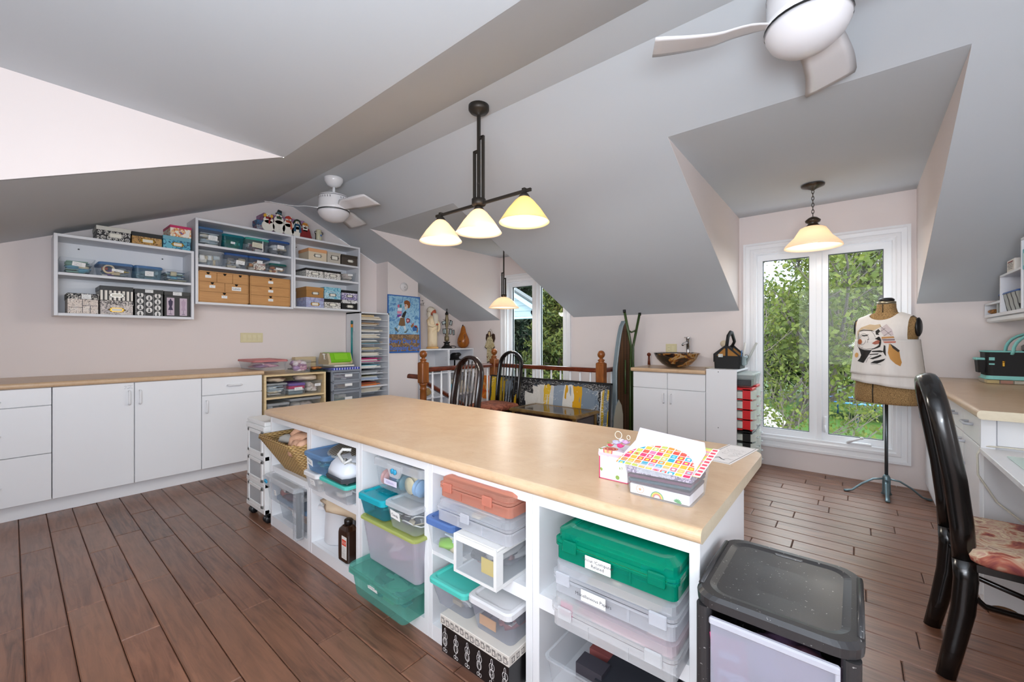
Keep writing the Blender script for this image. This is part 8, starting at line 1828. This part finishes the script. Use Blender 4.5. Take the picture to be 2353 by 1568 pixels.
def mk_abs():
    g = G('abstract_paint'); x, y, z = g.xyz(); p = g.obj()
    n = g.noise(p, 5.0, 4.0, 0.6, 0.6); n2 = g.noise(g.mapp(p, (7, 1, 1.0)), 1.6, 3.0, 0.5, 0.3); n3 = g.noise(p, 14.0, 3.0)
    zz = g.m('ADD', z, g.m('MULTIPLY', g.m('SUBTRACT', n, 0.5), 0.22))
    cols = g.ramp(g.m('ADD', g.m('MULTIPLY', g.m('ADD', x, 0.82), 0.61), g.m('MULTIPLY', g.m('SUBTRACT', n2, 0.5), 0.3)),
      [(0.0, '#c9a40e'), (0.06, '#15161a'), (0.10, '#b8960f'), (0.15, '#7f8c9a'), (0.20, '#1a1a1d'), (0.26, '#d2a613'), (0.30, '#26282c'), (0.36, '#d6d2c8'), (0.44, '#cfcabf'), (0.50, '#d9b02a'), (0.56, '#cfcdc8'), (0.62, '#8b98a6'), (0.68, '#d9d5cc'), (0.73, '#d19a10'), (0.77, '#75828f'), (0.85, '#6a7886'), (0.89, '#131417'), (0.92, '#dcd8cf'), (0.95, '#b7951b'), (1.0, '#65727d')], True)
    topc = g.ramp(n, [(0.38, '#4b5560'), (0.5, '#1b1d21'), (0.62, '#3c444d')], True)
    c = g.mix(g.m('GREATER_THAN', zz, 0.395), cols, topc)
    yl = g.m('MULTIPLY', g.m('LESS_THAN', x, -0.60), g.m('GREATER_THAN', zz, 0.30)); c = g.mix(yl, c, '#cfaa12')
    bk_ = g.m('MULTIPLY', g.m('LESS_THAN', g.m('ABSOLUTE', g.m('ADD', x, 0.33)), g.m('MULTIPLY_ADD', n, 0.28, 0.0)), g.m('GREATER_THAN', zz, 0.31)); c = g.mix(bk_, c, '#121215')
    sp = g.m('LESS_THAN', g.m('ABSOLUTE', g.m('SUBTRACT', g.noise(g.mapp(p, (1, 1, 2.0), ro=(0, 0.5, 0)), 9.0, 2.0, 0.6, 2.5), 0.5)), 0.012); c = g.mix(g.m('MULTIPLY', sp, g.m('GREATER_THAN', n, 0.5)), c, '#e9e6df')
    dt_ = g.m('GREATER_THAN', g.noise(p, 45.0, 1.0), 0.76); c = g.mix(dt_, c, '#eceae4')
    return g.done(g.bsdf(c, 0.35, nrm=g.bump(n3, 0.3, 0.004)))
m = MB(); m.box(-0.80, 0.80, -0.004, 0.014, 0.0, 0.445); m.build('canvas', mk_abs(), pa, False)
m = MB()
for q in ((-0.82, 0.82, -0.005, 0.015), (-0.82, 0.82, 0.44, 0.46), (-0.82, -0.80, -0.005, 0.46), (0.80, 0.82, -0.005, 0.46)): m.box(q[0], q[1], -0.012, 0.018, q[2], q[3], 0.002)
m.build('frame', M('#1a1b1d', 0.35), pa, False)
# the painting rests on a low bench top hidden behind the chest
bn = thing('low_bench', 'low dark bench carrying the abstract painting behind the chest', 'bench', (-2.70, 3.80, 0))
m = MB(); m.box(-3.52, -1.88, 3.745, 3.875, 0.262, 0.2935, 0.003); m.build('seat', DKW, bn)
for x in (-3.48, -2.72, -1.96): m = MB(); m.box(x-0.02, x+0.02, 3.75, 3.87, 0.0, 0.262, 0.003); m.build('leg', DKW, bn)
ib = thing('ironing_board', 'upright grey ironing board with dark green folded legs beside the sink', 'ironing board', (-1.90, 4.28, 0))
GRB = M('#76858c', 0.55); 
def board(zb, zt, wmax, taper0):
    """half outline (w, z) of an ironing board standing on its tail"""
    o = []
    for i in range(25):
        t = i/24; z = zb+(zt-zb)*t
        w_ = wmax*min(1.0, (1-t)*2.6+0.0)**0.55 if t > 0.45 else wmax
        o.append((max(w_, 0.004), z))
    return o
BX, BY, BA = -1.905, 4.22, math.radians(78)
bd_, bn_ = Vector((math.cos(BA), math.sin(BA), 0)), Vector((math.sin(BA), -math.cos(BA), 0))
def bpt(u, v, h): return tuple(Vector((BX, BY, 0))+bd_*u+bn_*h+Vector((0, 0, v)))
prof = board(0.02, 1.40, 0.155, 0); out = [(w_, z) for w_, z in prof]+[(-w_, z) for w_, z in prof[::-1]]
m = MB(); m.prism(out, -0.05, -0.004, bpt); m.build('padded_top', GRB, ib)
m = MB(); m.tube([bpt(u, v, -0.002) for u, v in out], 0.009, 6, True); m.build('rim', M('#8a979c', 0.4), ib)
def mk_mesh():
    g = G('punched_mesh'); p = g.obj(); return g.done(g.bsdf(g.ramp(g.voro(p, 90.0, rnd=0.0), [(0.3, '#0e0c0b'), (0.45, '#6a4a32')]), 0.5, 0.3))
m = MB(); m.prism([(u*0.86, 0.03+(v-0.02)*0.975) for u, v in out], -0.0035, 0.0, bpt); m.build('underside', mk_mesh(), ib)
GRN = M('#34481f', 0.35)
m = MB(); m.tube([bpt(0.015, 0.06, 0.045), bpt(0.03, 1.12, 0.05), bpt(-0.10, 1.50, 0.06)], 0.014, 8); m.build('leg', GRN, ib)
m = MB(); m.tube([bpt(0.065, 0.06, 0.045), bpt(0.065, 1.12, 0.05), bpt(0.17, 1.48, 0.06)], 0.014, 8); m.build('leg', GRN, ib)
m = MB(); m.tube([bpt(-0.05, 0.62, 0.035), bpt(-0.05, 0.98, 0.035)], 0.008, 8); m.tube([bpt(-0.01, 0.10, 0.07), bpt(-0.01, 0.985, 0.07)], 0.009, 8); m.tube([bpt(-0.035, 1.30, 0.055), bpt(0.03, 1.275, 0.055), bpt(0.115, 1.30, 0.055)], 0.009, 8); m.build('brace', GRN, ib)
m = MB()
for u, v in ((-0.102, 1.512), (0.172, 1.49)): m.tube([bpt(u+(0.004 if u < 0 else -0.002), v-0.03, 0.06), bpt(u, v, 0.06)], 0.0165, 8)
m.build('foot_cap', BLK, ib)
sb = thing('sleeve_board', 'small grey padded sleeve board standing against the railing end', 'board', (-1.98, 4.05, 0))
m = MB(); o_ = [(0.0, 0.0), (0.14, 0.0), (0.14, 0.40), (0.12, 0.50), (0.08, 0.56), (0.04, 0.50), (0.01, 0.38), (-0.005, 0.2)]
m.prism(o_, 0, 0.018, lambda u, v, h: (-1.965+u*0.35+h, 4.02+u*0.9, v)); m.build('board', M('#a9a493', 0.6), sb)
m = MB(); m.tube([(-1.956+u*0.35, 4.02+u*0.9, v+0.002) for u, v in o_[2:]], 0.007, 6); m.build('rim', M('#6f7c80', 0.5), sb)
m = MB(); m.sphere((-1.78, 4.56, 1.03), 0.022); m.tube([(-1.78, 4.56, 0.915), (-1.78, 4.56, 1.015)], [0.016, 0.010], 8); o = m.build('wooden_finial', MAHO); tag(o, 'small dark red wooden finial behind the ironing board', 'ornament')
# ---------------------------------------------------------------- lamps
BRN = M('#3a3530', 0.45, 0.6)
def mk_shade(name, a, b, es):
    """opal glass: lets the bulb's light through, glows faintly of itself"""
    g = G(name); x, y, z = g.xyz(); tr = g.new('ShaderNodeBsdfTranslucent'); tr.inputs[0].default_value = hexc(a)
    df_ = g.bsdf(a, 0.25, emit=b, es=es, spec=0.4); return g.done(g.mixs(0.45, df_, tr.outputs[0]))
SH1 = mk_shade('opal_shade_cream', '#f3dfae', '#f6cf7a', 0.22); SH2 = mk_shade('opal_shade_peach', '#f7e6d2', '#fbd6ac', 0.30)
BULB = G('lit_bulb'); BULB = BULB.done(BULB.bsdf('#ffffff', 0.4, emit='#fff2d2', es=9.0))
def bulb(par, loc, pw, r=0.024):
    m = MB(); m.sm = True; m.lathe([(0.012, 0.05), (0.014, 0.03), (r, 0.005), (r*1.02, -0.012), (r*0.75, -0.03), (0.002, -0.04)], loc, 14); b = m.build('bulb', BULB, par)
    l = bpy.data.lights.new('bulb_light', 'POINT'); l.energy = pw; l.color = (1.0, 0.95, 0.88); l.shadow_soft_size = 0.05
    o = bpy.data.objects.new('bulb_light', l); COL.objects.link(o); o.location = (loc[0], loc[1], loc[2]-0.065); o.parent = par; o.location = Vector(o.location)-Vector(wmat(par).translation)
PWC = 10.0
CX_, CY_ = -1.865, 1.92
cl = thing('chandelier', 'bronze bar chandelier with three cream glass cone shades over the island', 'ceiling lamp', (CX_, CY_, ZR))
m = MB(); m.lathe([(0.066, 0), (0.066, -0.026), (0.060, -0.034), (0.055, -0.04), (0.010, -0.058), (0.010, -0.064)], (CX_, CY_, ZR), 24); m.build('canopy', BRN, cl)
m = MB(); m.box(CX_-0.009, CX_+0.009, CY_-0.009, CY_+0.009, 2.09, ZR-0.05, 0.001)
for s, zt in ((1, 2.50), (-1, 2.42)):
    m.box(CX_+s*0.038-0.008, CX_+s*0.038+0.008, CY_-0.008, CY_+0.008, 2.085, zt, 0.001); m.box(CX_+min(0, s*0.038), CX_+max(0, s*0.038), CY_-0.008, CY_+0.008, zt-0.016, zt)
m.build('stem', BRN, cl)
m = MB(); m.lathe([(0.046, 2.10), (0.046, 2.068), (0.040, 2.06), (0.022, 2.052)], (CX_, CY_, 0), 20); m.build('hub', BRN, cl)
m = MB(); m.box(CX_-0.42, CX_+0.42, CY_-0.007, CY_+0.007, 2.060, 2.078, 0.001)
for s in (-1, 1): m.box(CX_+s*0.37-0.011, CX_+s*0.37+0.011, CY_-0.011, CY_+0.011, 2.055, 2.087, 0.001)
m.build('bar', BRN, cl)
for k, dx_ in enumerate((-0.37, 0.0, 0.37)):
    x = CX_+dx_
    m = MB(); m.lathe([(0.010, 2.062), (0.024, 2.052), (0.034, 2.035), (0.030, 2.030)], (x, CY_, 0), 18); m.build('shade_cap', BRN, cl)
    m = MB(); m.sm = True; m.lathe([(0.030, 2.034), (0.055, 2.012), (0.10, 1.958), (0.148, 1.886), (0.1475, 1.8845), (0.098, 1.955), (0.052, 2.008), (0.026, 2.030)], (x, CY_, 0), 40, cap=False); m.build('lamp_shade', SH1 if k == 2 else SH2, cl)
    bulb(cl, (x, CY_, 1.94 if k != 2 else 1.915), PWC, 0.03 if k == 2 else 0.024)
def chain(par, x, y, z0, z1, mat):
    n = int((z1-z0)/0.026); m = MB()
    for i in range(n):
        zc = z0+(i+0.5)*(z1-z0)/n; rot = i % 2
        m.tube([(x+(0.008*math.cos(a) if rot else 0), y+(0 if rot else 0.008*math.cos(a)), zc+0.018*math.sin(a)) for a in [2*PI*j/8 for j in range(8)]], 0.0025, 5, True)
    m.build('chain', mat, par)
MOT = mk_wood('mottled_bronze', '#17110c', '#3a2a1c', '#8a6a4a', (30, 30, 30), 0.3)
p1 = thing('pendant_lamp', 'chain pendant with a flared cream glass shade before the right window', 'ceiling lamp', (-0.256, 4.02, 2.415))
zc = DZ+(DZW-DZ)*(4.02-DY)/(YB-DY)
m = MB(); m.lathe([(0.062, 0), (0.078, -0.006), (0.076, -0.016), (0.05, -0.026), (0.02, -0.040), (0.008, -0.05)], (-0.256, 4.02, zc), 26); m.build('canopy', MOT, p1)
chain(p1, -0.256, 4.02, 2.165, zc-0.045, MOT)
m = MB(); m.lathe([(0.008, 2.165), (0.03, 2.155), (0.052, 2.135), (0.048, 2.122), (0.030, 2.112), (0.042, 2.096), (0.060, 2.082)], (-0.256, 4.02, 0), 22); m.build('shade_cap', MOT, p1)
m = MB(); m.sm = True; m.lathe([(0.058, 2.085), (0.085, 2.072), (0.108, 2.035), (0.125, 2.005), (0.158, 1.972), (0.186, 1.940), (0.192, 1.925), (0.188, 1.922), (0.152, 1.966), (0.12, 1.998), (0.103, 2.03), (0.08, 2.066), (0.055, 2.08)], (-0.256, 4.02, 0), 44, cap=False); m.build('lamp_shade', SH2, p1)
bulb(p1, (-0.256, 4.02, 1.975), 3.5, 0.032)
p2 = thing('pendant_lamp', 'bronze rod pendant with a domed cream glass shade over the stairs', 'ceiling lamp', (-3.47, 4.03, 2.41))
x, y = -3.47, 4.03; zc = DZ+(DZW-DZ)*(y-DY)/(YB-DY)
m = MB(); m.lathe([(0.055, 0), (0.055, -0.02), (0.01, -0.035)], (x, y, zc), 20); m.build('canopy', BRN, p2)
m = MB(); m.box(x-0.006, x+0.006, y-0.006, y+0.006, 1.76, zc-0.03); 
for s, zt in ((-1, 2.06), (1, 1.985)): m.box(x+s*0.03-0.006, x+s*0.03+0.006, y-0.006, y+0.006, 1.76, zt); m.box(x+min(0, s*0.03), x+max(0, s*0.03), y-0.006, y+0.006, zt-0.012, zt)
m.build('stem', BRN, p2)
m = MB(); m.lathe([(0.036, 1.775), (0.036, 1.752), (0.026, 1.745), (0.03, 1.735)], (x, y, 0), 18); m.build('shade_cap', BRN, p2)
m = MB(); m.sm = True; m.lathe([(0.028, 1.742), (0.075, 1.728), (0.125, 1.69), (0.17, 1.635), (0.197, 1.605), (0.195, 1.601), (0.165, 1.629), (0.12, 1.684), (0.07, 1.722), (0.02, 1.736)], (x, y, 0), 40, cap=False); m.build('lamp_shade', SH2, p2)
bulb(p2, (x, y, 1.665), 4.0, 0.024)
# ---------------------------------------------------------------- ceiling fans
FW2 = M('#e3e1e2', 0.18)
def fan(label, x, y, angs):
    t = thing('ceiling_fan', label, 'fan', (x, y, ZR), group='white three-blade ceiling fans on the ridge')
    m = MB(); m.sm = True; m.lathe([(0.082, 0), (0.084, -0.006), (0.078, -0.035), (0.055, -0.068), (0.022, -0.084), (0.014, -0.085)], (x, y, ZR), 28); m.build('canopy', FW2, t)
    m = MB(); m.lathe([(0.014, ZR-0.08), (0.014, 2.545)], (x, y, 0), 14); m.build('downrod', FW2, t)
    m = MB(); m.sm = True; m.lathe([(0.02, 2.552), (0.085, 2.546), (0.128, 2.530), (0.134, 2.515), (0.132, 2.45), (0.135, 2.42), (0.140, 2.395)], (x, y, 0), 32); m.build('motor_housing', FW2, t)
    m = MB(); m.lathe([(0.1345, 2.518), (0.1345, 2.514)], (x, y, 0), 32, cap=False); m.lathe([(0.1415, 2.394), (0.1405, 2.386)], (x, y, 0), 32, cap=False); m.build('gap_ring', BLK, t)
    m = MB()
    for k in range(36):
        if k % 12 > 8: continue
        a = 2*PI*k/36; c_, s_ = math.cos(a), math.sin(a); r = 0.1335
        m.quad((x+r*c_-0.0025*s_, y+r*s_+0.0025*c_, 2.487), (x+r*c_+0.0025*s_, y+r*s_-0.0025*c_, 2.487), (x+r*c_+0.0045*s_, y+r*s_-0.0045*c_, 2.506), (x+r*c_-0.0005*s_, y+r*s_+0.0005*c_, 2.506))
    m.build('vent_slot', M('#3c3a3b', 0.6), t)
    m = MB(); m.sm = True; m.lathe([(0.138, 2.386), (0.136, 2.372), (0.120, 2.340), (0.085, 2.310), (0.04, 2.294), (0.002, 2.290)], (x, y, 0), 34); m.build('bowl_cover', M('#d6d4d6', 0.3), t)
    for a in angs:
        m = MB(); m.X = Matrix.Translation((x, y, 2.398)) @ Matrix.Rotation(math.radians(a), 4, 'Z'); st_ = []
        for i in range(15):
            t_ = i/14; r = 0.105+0.445*t_; w_ = 0.035+0.035*min(1, t_*5)+0.032*t_; pit = math.radians(-22+9*t_); sweep = -0.02*math.sin(PI*t_)
            if t_ > 0.97: w_ *= 0.93
            dz = 0.008+0.012*math.sin(PI*min(1, t_*2.2))-0.006*t_; cs, sn_ = math.cos(pit), math.sin(pit); th = 0.008 if t_ > 0.1 else 0.018
            prof = [(-1, 0.0), (-0.6, 0.35), (0, 0.5), (0.6, 0.35), (1, 0.0), (0.6, -0.2), (0, -0.3), (-0.6, -0.2)]
            st_.append([(r, sweep+u*w_*cs-v*th*sn_, dz+u*w_*sn_+v*th*cs) for u, v in prof])
        m.sm = True; m.ring_loft(st_, True, True, True, True); m.build('blade', FW2, t)
    return t
fan('white three-blade ceiling fan above the snowmen shelf', -3.742, 1.92, (-113, 7, 127))
fan('white three-blade ceiling fan nearest the camera at the top edge', -0.14, 1.92, (-155, 85, -35))
# ---------------------------------------------------------------- outdoors
def mk_leaf(name, cols, tr=0.35):
    g = G(name); gi = g.new('ShaderNodeNewGeometry'); r = gi.outputs['Random Per Island']
    c = g.ramp(r, [(i/(len(cols)-1), q) for i, q in enumerate(cols)]); t = g.new('ShaderNodeBsdfTranslucent'); g.l.new(c, t.inputs[0])
    return g.done(g.mixs(tr, g.bsdf(c, 0.6, spec=0.2), t.outputs[0]))
LF_MAPLE = mk_leaf('maple_leaves', ['#2e3c0e', '#444f1b', '#535a24', '#364414', '#485224']); LF_DARK = mk_leaf('spruce_needles', ['#0c170d', '#172413', '#101c0f', '#1e2e17']); LF_PINE = mk_leaf('pine_needles', ['#101f0f', '#1e3317', '#172a13', '#2a3e1c']); LF_YEL = mk_leaf('cedar_sprays', ['#2e3c14', '#444c1d', '#525528', '#36411a', '#243217']); LF_MID = mk_leaf('woodland_leaves', ['#1d2c12', '#2a391c', '#172410', '#364421'])
BARK = mk_wood('grey_bark', '#2c2824', '#4a443e', '#17140f', (20, 20, 6), 0.9); BARKP = mk_wood('pale_twig_bark', '#3f3a34', '#585249', '#2a2622', (20, 20, 6), 0.9)
ZG = -2.8
m = MB(); m.box(-70, 60, 7.0, 90, ZG-0.1, ZG)
def mk_grass():
    g = G('lawn_grass'); p = g.obj(); n = g.noise(p, 0.35, 4.0); n2 = g.noise(p, 9.0, 4.0); c = g.mix(n, '#243f0d', '#344e18'); c = g.mix(g.m('MULTIPLY', n2, 0.5), c, '#152909'); return g.done(g.bsdf(c, 0.8, spec=0.1))
o = m.build('lawn', mk_grass()); o['kind'] = 'structure'; o['label'] = 'green lawn below the windows'
def leaf_cloud(centers, n, spread, size, rng, flat=0.0, long_=1.0):
    C_ = np.asarray(centers); k = rng.integers(0, len(C_), n); P = C_[k]+rng.normal(0, 1, (n, 3))*np.asarray(spread)
    a = rng.normal(0, 1, (n, 3)); a /= np.linalg.norm(a, axis=1)[:, None]; b = rng.normal(0, 1, (n, 3)); b[:, 2] *= (1-flat); b -= a*np.sum(a*b, 1)[:, None]; b /= np.linalg.norm(b, axis=1)[:, None]
    s = size*rng.uniform(0.6, 1.3, n)[:, None]; a = a*s*long_; b = b*s*0.6
    V = np.stack([P-a, P+b, P+a, P-b], 1).reshape(-1, 3); return V
def cloud_mesh(name, V, mat, par):
    me = bpy.data.meshes.new(name); n = len(V)//4
    me.vertices.add(len(V)); me.vertices.foreach_set('co', (V-np.array(par.location)).astype(np.float32).ravel()); me.loops.add(len(V)); me.loops.foreach_set('vertex_index', np.arange(len(V), dtype=np.int32)); me.polygons.add(n)
    me.polygons.foreach_set('loop_start', np.arange(0, len(V), 4, dtype=np.int32)); me.update(calc_edges=True); me.materials.append(mat)
    o = bpy.data.objects.new(name, me); COL.objects.link(o); o.parent = par; o['kind'] = 'stuff'; return o
def grow(mb, p, d, ln, r, lev, rnd, tips, spread=0.6, up=0.12, nb=(2, 4)):
    pts = [Vector(p)]; d = Vector(d).normalized()
    for i in range(4):
        d = (d+Vector((rnd.uniform(-1, 1), rnd.uniform(-1, 1), rnd.uniform(-0.6, 1)))*0.16+Vector((0, 0, up*0.3))).normalized(); pts.append(pts[-1]+d*ln/4)
    mb.tube(pts, [r*(1-0.14*i) for i in range(5)], 6 if lev > 1 else 4, cap=False)
    if lev <= 1: tips += [tuple(q) for q in pts[1:]]
    if lev == 0: return
    for k in range(rnd.randint(*nb)):
        q = pts[rnd.randint(1, 4)]; nd = d*0.7+Vector((rnd.uniform(-1, 1), rnd.uniform(-1, 1), rnd.uniform(-0.5, 0.9)))*spread
        grow(mb, q, nd, ln*rnd.uniform(0.55, 0.8), r*0.55, lev-1, rnd, tips, spread, up, nb)
def leafy(label, base, h, r, lev, seed, mat, nleaf, size, spread, bark=BARK, lean=(0, 0), nb=(3, 4), name='maple_tree', trunk=0.35, group='leafy trees beyond the right window'):
    t = thing(name, label, 'tree', base, group=group); rnd = random.Random(seed); mb = MB(); tips = []
    th = h*trunk; b = Vector(base); top = b+Vector((lean[0]*0.4, lean[1]*0.4, th)); mb.tube([b, b+(top-b)*0.5+Vector((0.05, 0, 0)), top], [r, r*0.85, r*0.75], 8, cap=False)
    for k in range(5):
        a = k*1.257+rnd.uniform(-0.3, 0.3); grow(mb, top-Vector((0, 0, rnd.uniform(0, th*0.35))), (math.cos(a)+lean[0], math.sin(a)+lean[1], rnd.uniform(0.5, 1.4)), (h-th)*rnd.uniform(0.42, 0.6), r*0.5, lev, rnd, tips, nb=nb)
    mb.build('trunk', bark, t); rng = np.random.default_rng(seed)
    cloud_mesh('foliage', leaf_cloud(tips, nleaf, spread, size, rng), mat, t); return t
def dirp(u, v, dist):
    """point along a direction seen from the room, at a given distance"""
    a = (u-1176.5)/953.3; s_, c_ = math.sin(0.691), math.cos(0.691)
    return (dist*(-s_+a*c_), dist*(c_+a*s_), 1.2+dist*(780.2-v)/953.3)
leafy('large maple with grey limbs nearest the right window', (-1.9, 10.6, ZG), 7.2, 0.15, 3, 5, LF_MAPLE, 12500, 0.05, (0.20, 0.20, 0.16), lean=(0.35, -0.1), trunk=0.3)
leafy('maple with pale twigs at the left of the right window', (-1.05, 8.6, ZG), 4.6, 0.045, 3, 8, LF_MAPLE, 5000, 0.035, (0.18, 0.18, 0.15), BARKP, lean=(0.1, 0), trunk=0.4)
leafy('spreading maple seen behind the dress form', (0.9, 14.5, ZG), 8.2, 0.2, 3, 12, LF_MAPLE, 8000, 0.06, (0.28, 0.28, 0.22), lean=(-0.45, 0), trunk=0.52)
for k, (x, y, h) in enumerate(((-7.5, 30, 7.0), (-4.2, 33, 7.4), (-1.2, 36, 6.4), (2.0, 39, 7.2), (5.0, 37, 7.6))):
    leafy('dense woodland tree at the far edge of the lawn, %s from the left' % ORD[k], (x, y, ZG), h, 0.25, 2, 20+k, LF_MID, 16000, 0.17, (0.8, 0.8, 0.7), name='woodland_tree', trunk=0.2, group='woodland trees beyond the lawn')
def conifer(label, base, h, r, seed, mat, n, size, name='spruce_tree', droop=-0.25, long_=1.6):
    t = thing(name, label, 'tree', base, group='conifers beyond the stair window'); rnd = random.Random(seed); mb = MB(); b = Vector(base); mb.tube([b, b+Vector((0, 0, h))], [0.16, 0.02], 7, cap=False); C_ = []
    z = h*0.06
    while z < h*0.98:
        R_ = r*(1-z/h)**0.8+0.12
        for k in range(7):
            a = rnd.uniform(0, 2*PI); e = b+Vector((math.cos(a)*R_, math.sin(a)*R_, z+R_*droop)); s_ = b+Vector((0, 0, z)); mb.tube([s_, (s_+e)/2+Vector((0, 0, 0.05)), e], [0.03, 0.02, 0.006], 4, cap=False)
            for q in range(7): C_.append(tuple(s_.lerp(e, 0.25+0.75*q/6)))
        z += h*0.035
    mb.build('trunk', BARK, t); rng = np.random.default_rng(seed); cloud_mesh('foliage', leaf_cloud(C_, n, (0.13, 0.13, 0.09), size, rng, 0.4, long_), mat, t)
conifer('tall dark spruce left of the stair window', (-10.2, 12.2, ZG), 8.2, 2.3, 3, LF_DARK, 42000, 0.06)
conifer('green pine behind the neighbouring gable', (-12.6, 15.5, ZG), 9.4, 2.6, 4, LF_PINE, 40000, 0.075)
conifer('pale green cedar at the right of the stair window', (-7.4, 11.4, ZG), 6.1, 1.9, 5, LF_YEL, 42000, 0.05, 'cedar_tree', 0.1)
conifer('second cedar behind the pale one', (-8.0, 16.5, ZG), 8.5, 2.6, 6, LF_YEL, 30000, 0.075, 'cedar_tree', 0.05)
for k, (x, y, h) in enumerate(((-24, 26, 10), (-19, 28, 10.5), (-15, 31, 10))):
    leafy('woodland tree far behind the conifers, %s from the left' % ORD[k], (x, y, ZG), h, 0.25, 2, 40+k, LF_MID, 12000, 0.18, (0.8, 0.8, 0.7), name='woodland_tree', trunk=0.2, group='woodland trees behind the conifers')
# neighbouring wing seen through the stair window
hs = thing('neighbour_gable', 'pale blue sided gable end with a dark roof edge outside the stair window', 'building', (-7.6, 9.2, ZG))
SID = M('#53656a', 0.6)
m = MB(); m.prism([(-12.0, 1.82), (-6.72, 1.82), (-6.72, 2.06), (-9.2, 3.49), (-12.0, 1.9)], 9.0, 9.02, lambda u, v, h: (u, h, v)); m.build('gable_wall', SID, hs)
for k in range(9):
    z = 1.83+0.15*k; xr = -6.72 if z < 2.06 else -6.72-(z-2.06)/1.09*1.88
    if z < 3.0: m = MB(); m.add([(-9.6, 9.0, z), (xr, 9.0, z), (xr, 8.985, z), (-9.6, 8.985, z), (-9.6, 9.0, z+0.14), (xr-0.1, 9.0, z+0.14), (xr-0.1, 8.997, z+0.14), (-9.6, 8.997, z+0.14)], [(0,1,2,3),(4,5,6,7),(0,1,5,4),(1,2,6,5),(2,3,7,6),(3,0,4,7)]); m.build('siding_board', SID, hs)
m = MB(); m.bar((-6.60, 8.97, 2.03), (-9.25, 8.97, 3.55), 0.16, 0.09); m.build('roof_fascia', M('#5f7078', 0.5), hs)
m = MB(); m.bar((-6.55, 9.15, 2.10), (-9.25, 9.15, 3.64), 0.3, 0.05); m.build('roof', M('#2c3336', 0.7), hs)
m = MB(); m.box(-6.78, -6.70, 9.0, 9.3, 1.78, 2.0); m.box(-12, -6.72, 8.99, 9.3, 1.78, 1.82); m.build('soffit', M('#8fb4bf', 0.6), hs)
m = MB(); m.box(-12.0, -9.0, 9.3, 10.0, ZG, 1.80); m.build('wall', M('#8fb0ba', 0.7), hs)
# trampoline and white canopy on the lawn
tr = thing('trampoline', 'blue rimmed trampoline on the lawn', 'trampoline', (0.45, 27.5, ZG))
m = MB(); m.lathe([(1.45, 0.86), (1.75, 0.86), (1.75, 0.92), (1.45, 0.92), (1.45, 0.86)], (0.45, 27.5, ZG), 28, cap=False); m.build('rim_pad', M('#2f6fc0', 0.5), tr)
m = MB(); m.lathe([(1.46, 0.88), (0.01, 0.88)], (0.45, 27.5, ZG), 28, cap=False); m.build('mat', BLK, tr)
for k in range(6): a = k*PI/3+0.3; m = MB(); m.tube([(0.45+1.6*math.cos(a), 27.5+1.6*math.sin(a), ZG), (0.45+1.6*math.cos(a), 27.5+1.6*math.sin(a), ZG+0.87)], 0.035, 6); m.build('leg', M('#3a5f9a', 0.4, 0.6), tr)
cn = thing('white_canopy', 'white sloping canopy roof low outside the right window', 'canopy', (-3.3, 9.3, ZG))
m = MB(); q = [(-2.6, 0.75), (-1.0, -0.28)]
m.add([(x, y, z-d_) for d_ in (0, 0.09) for (x, z), y in ((q[0], 8.0), (q[1], 8.0), (q[1], 9.4), (q[0], 9.4))], [(0,1,2,3),(7,6,5,4),(0,4,5,1),(1,5,6,2),(2,6,7,3),(3,7,4,0)]); m.build('roof', M('#eef0f0', 0.6), cn)
for x, y in ((-1.1, 8.1), (-1.1, 9.3), (-2.5, 8.1), (-2.5, 9.3)): m = MB(); m.tube([(x, y, ZG), (x, y, -0.31 if x > -2 else 0.58)], 0.04, 8); m.build('pole', M('#d9dcdc', 0.4), cn)
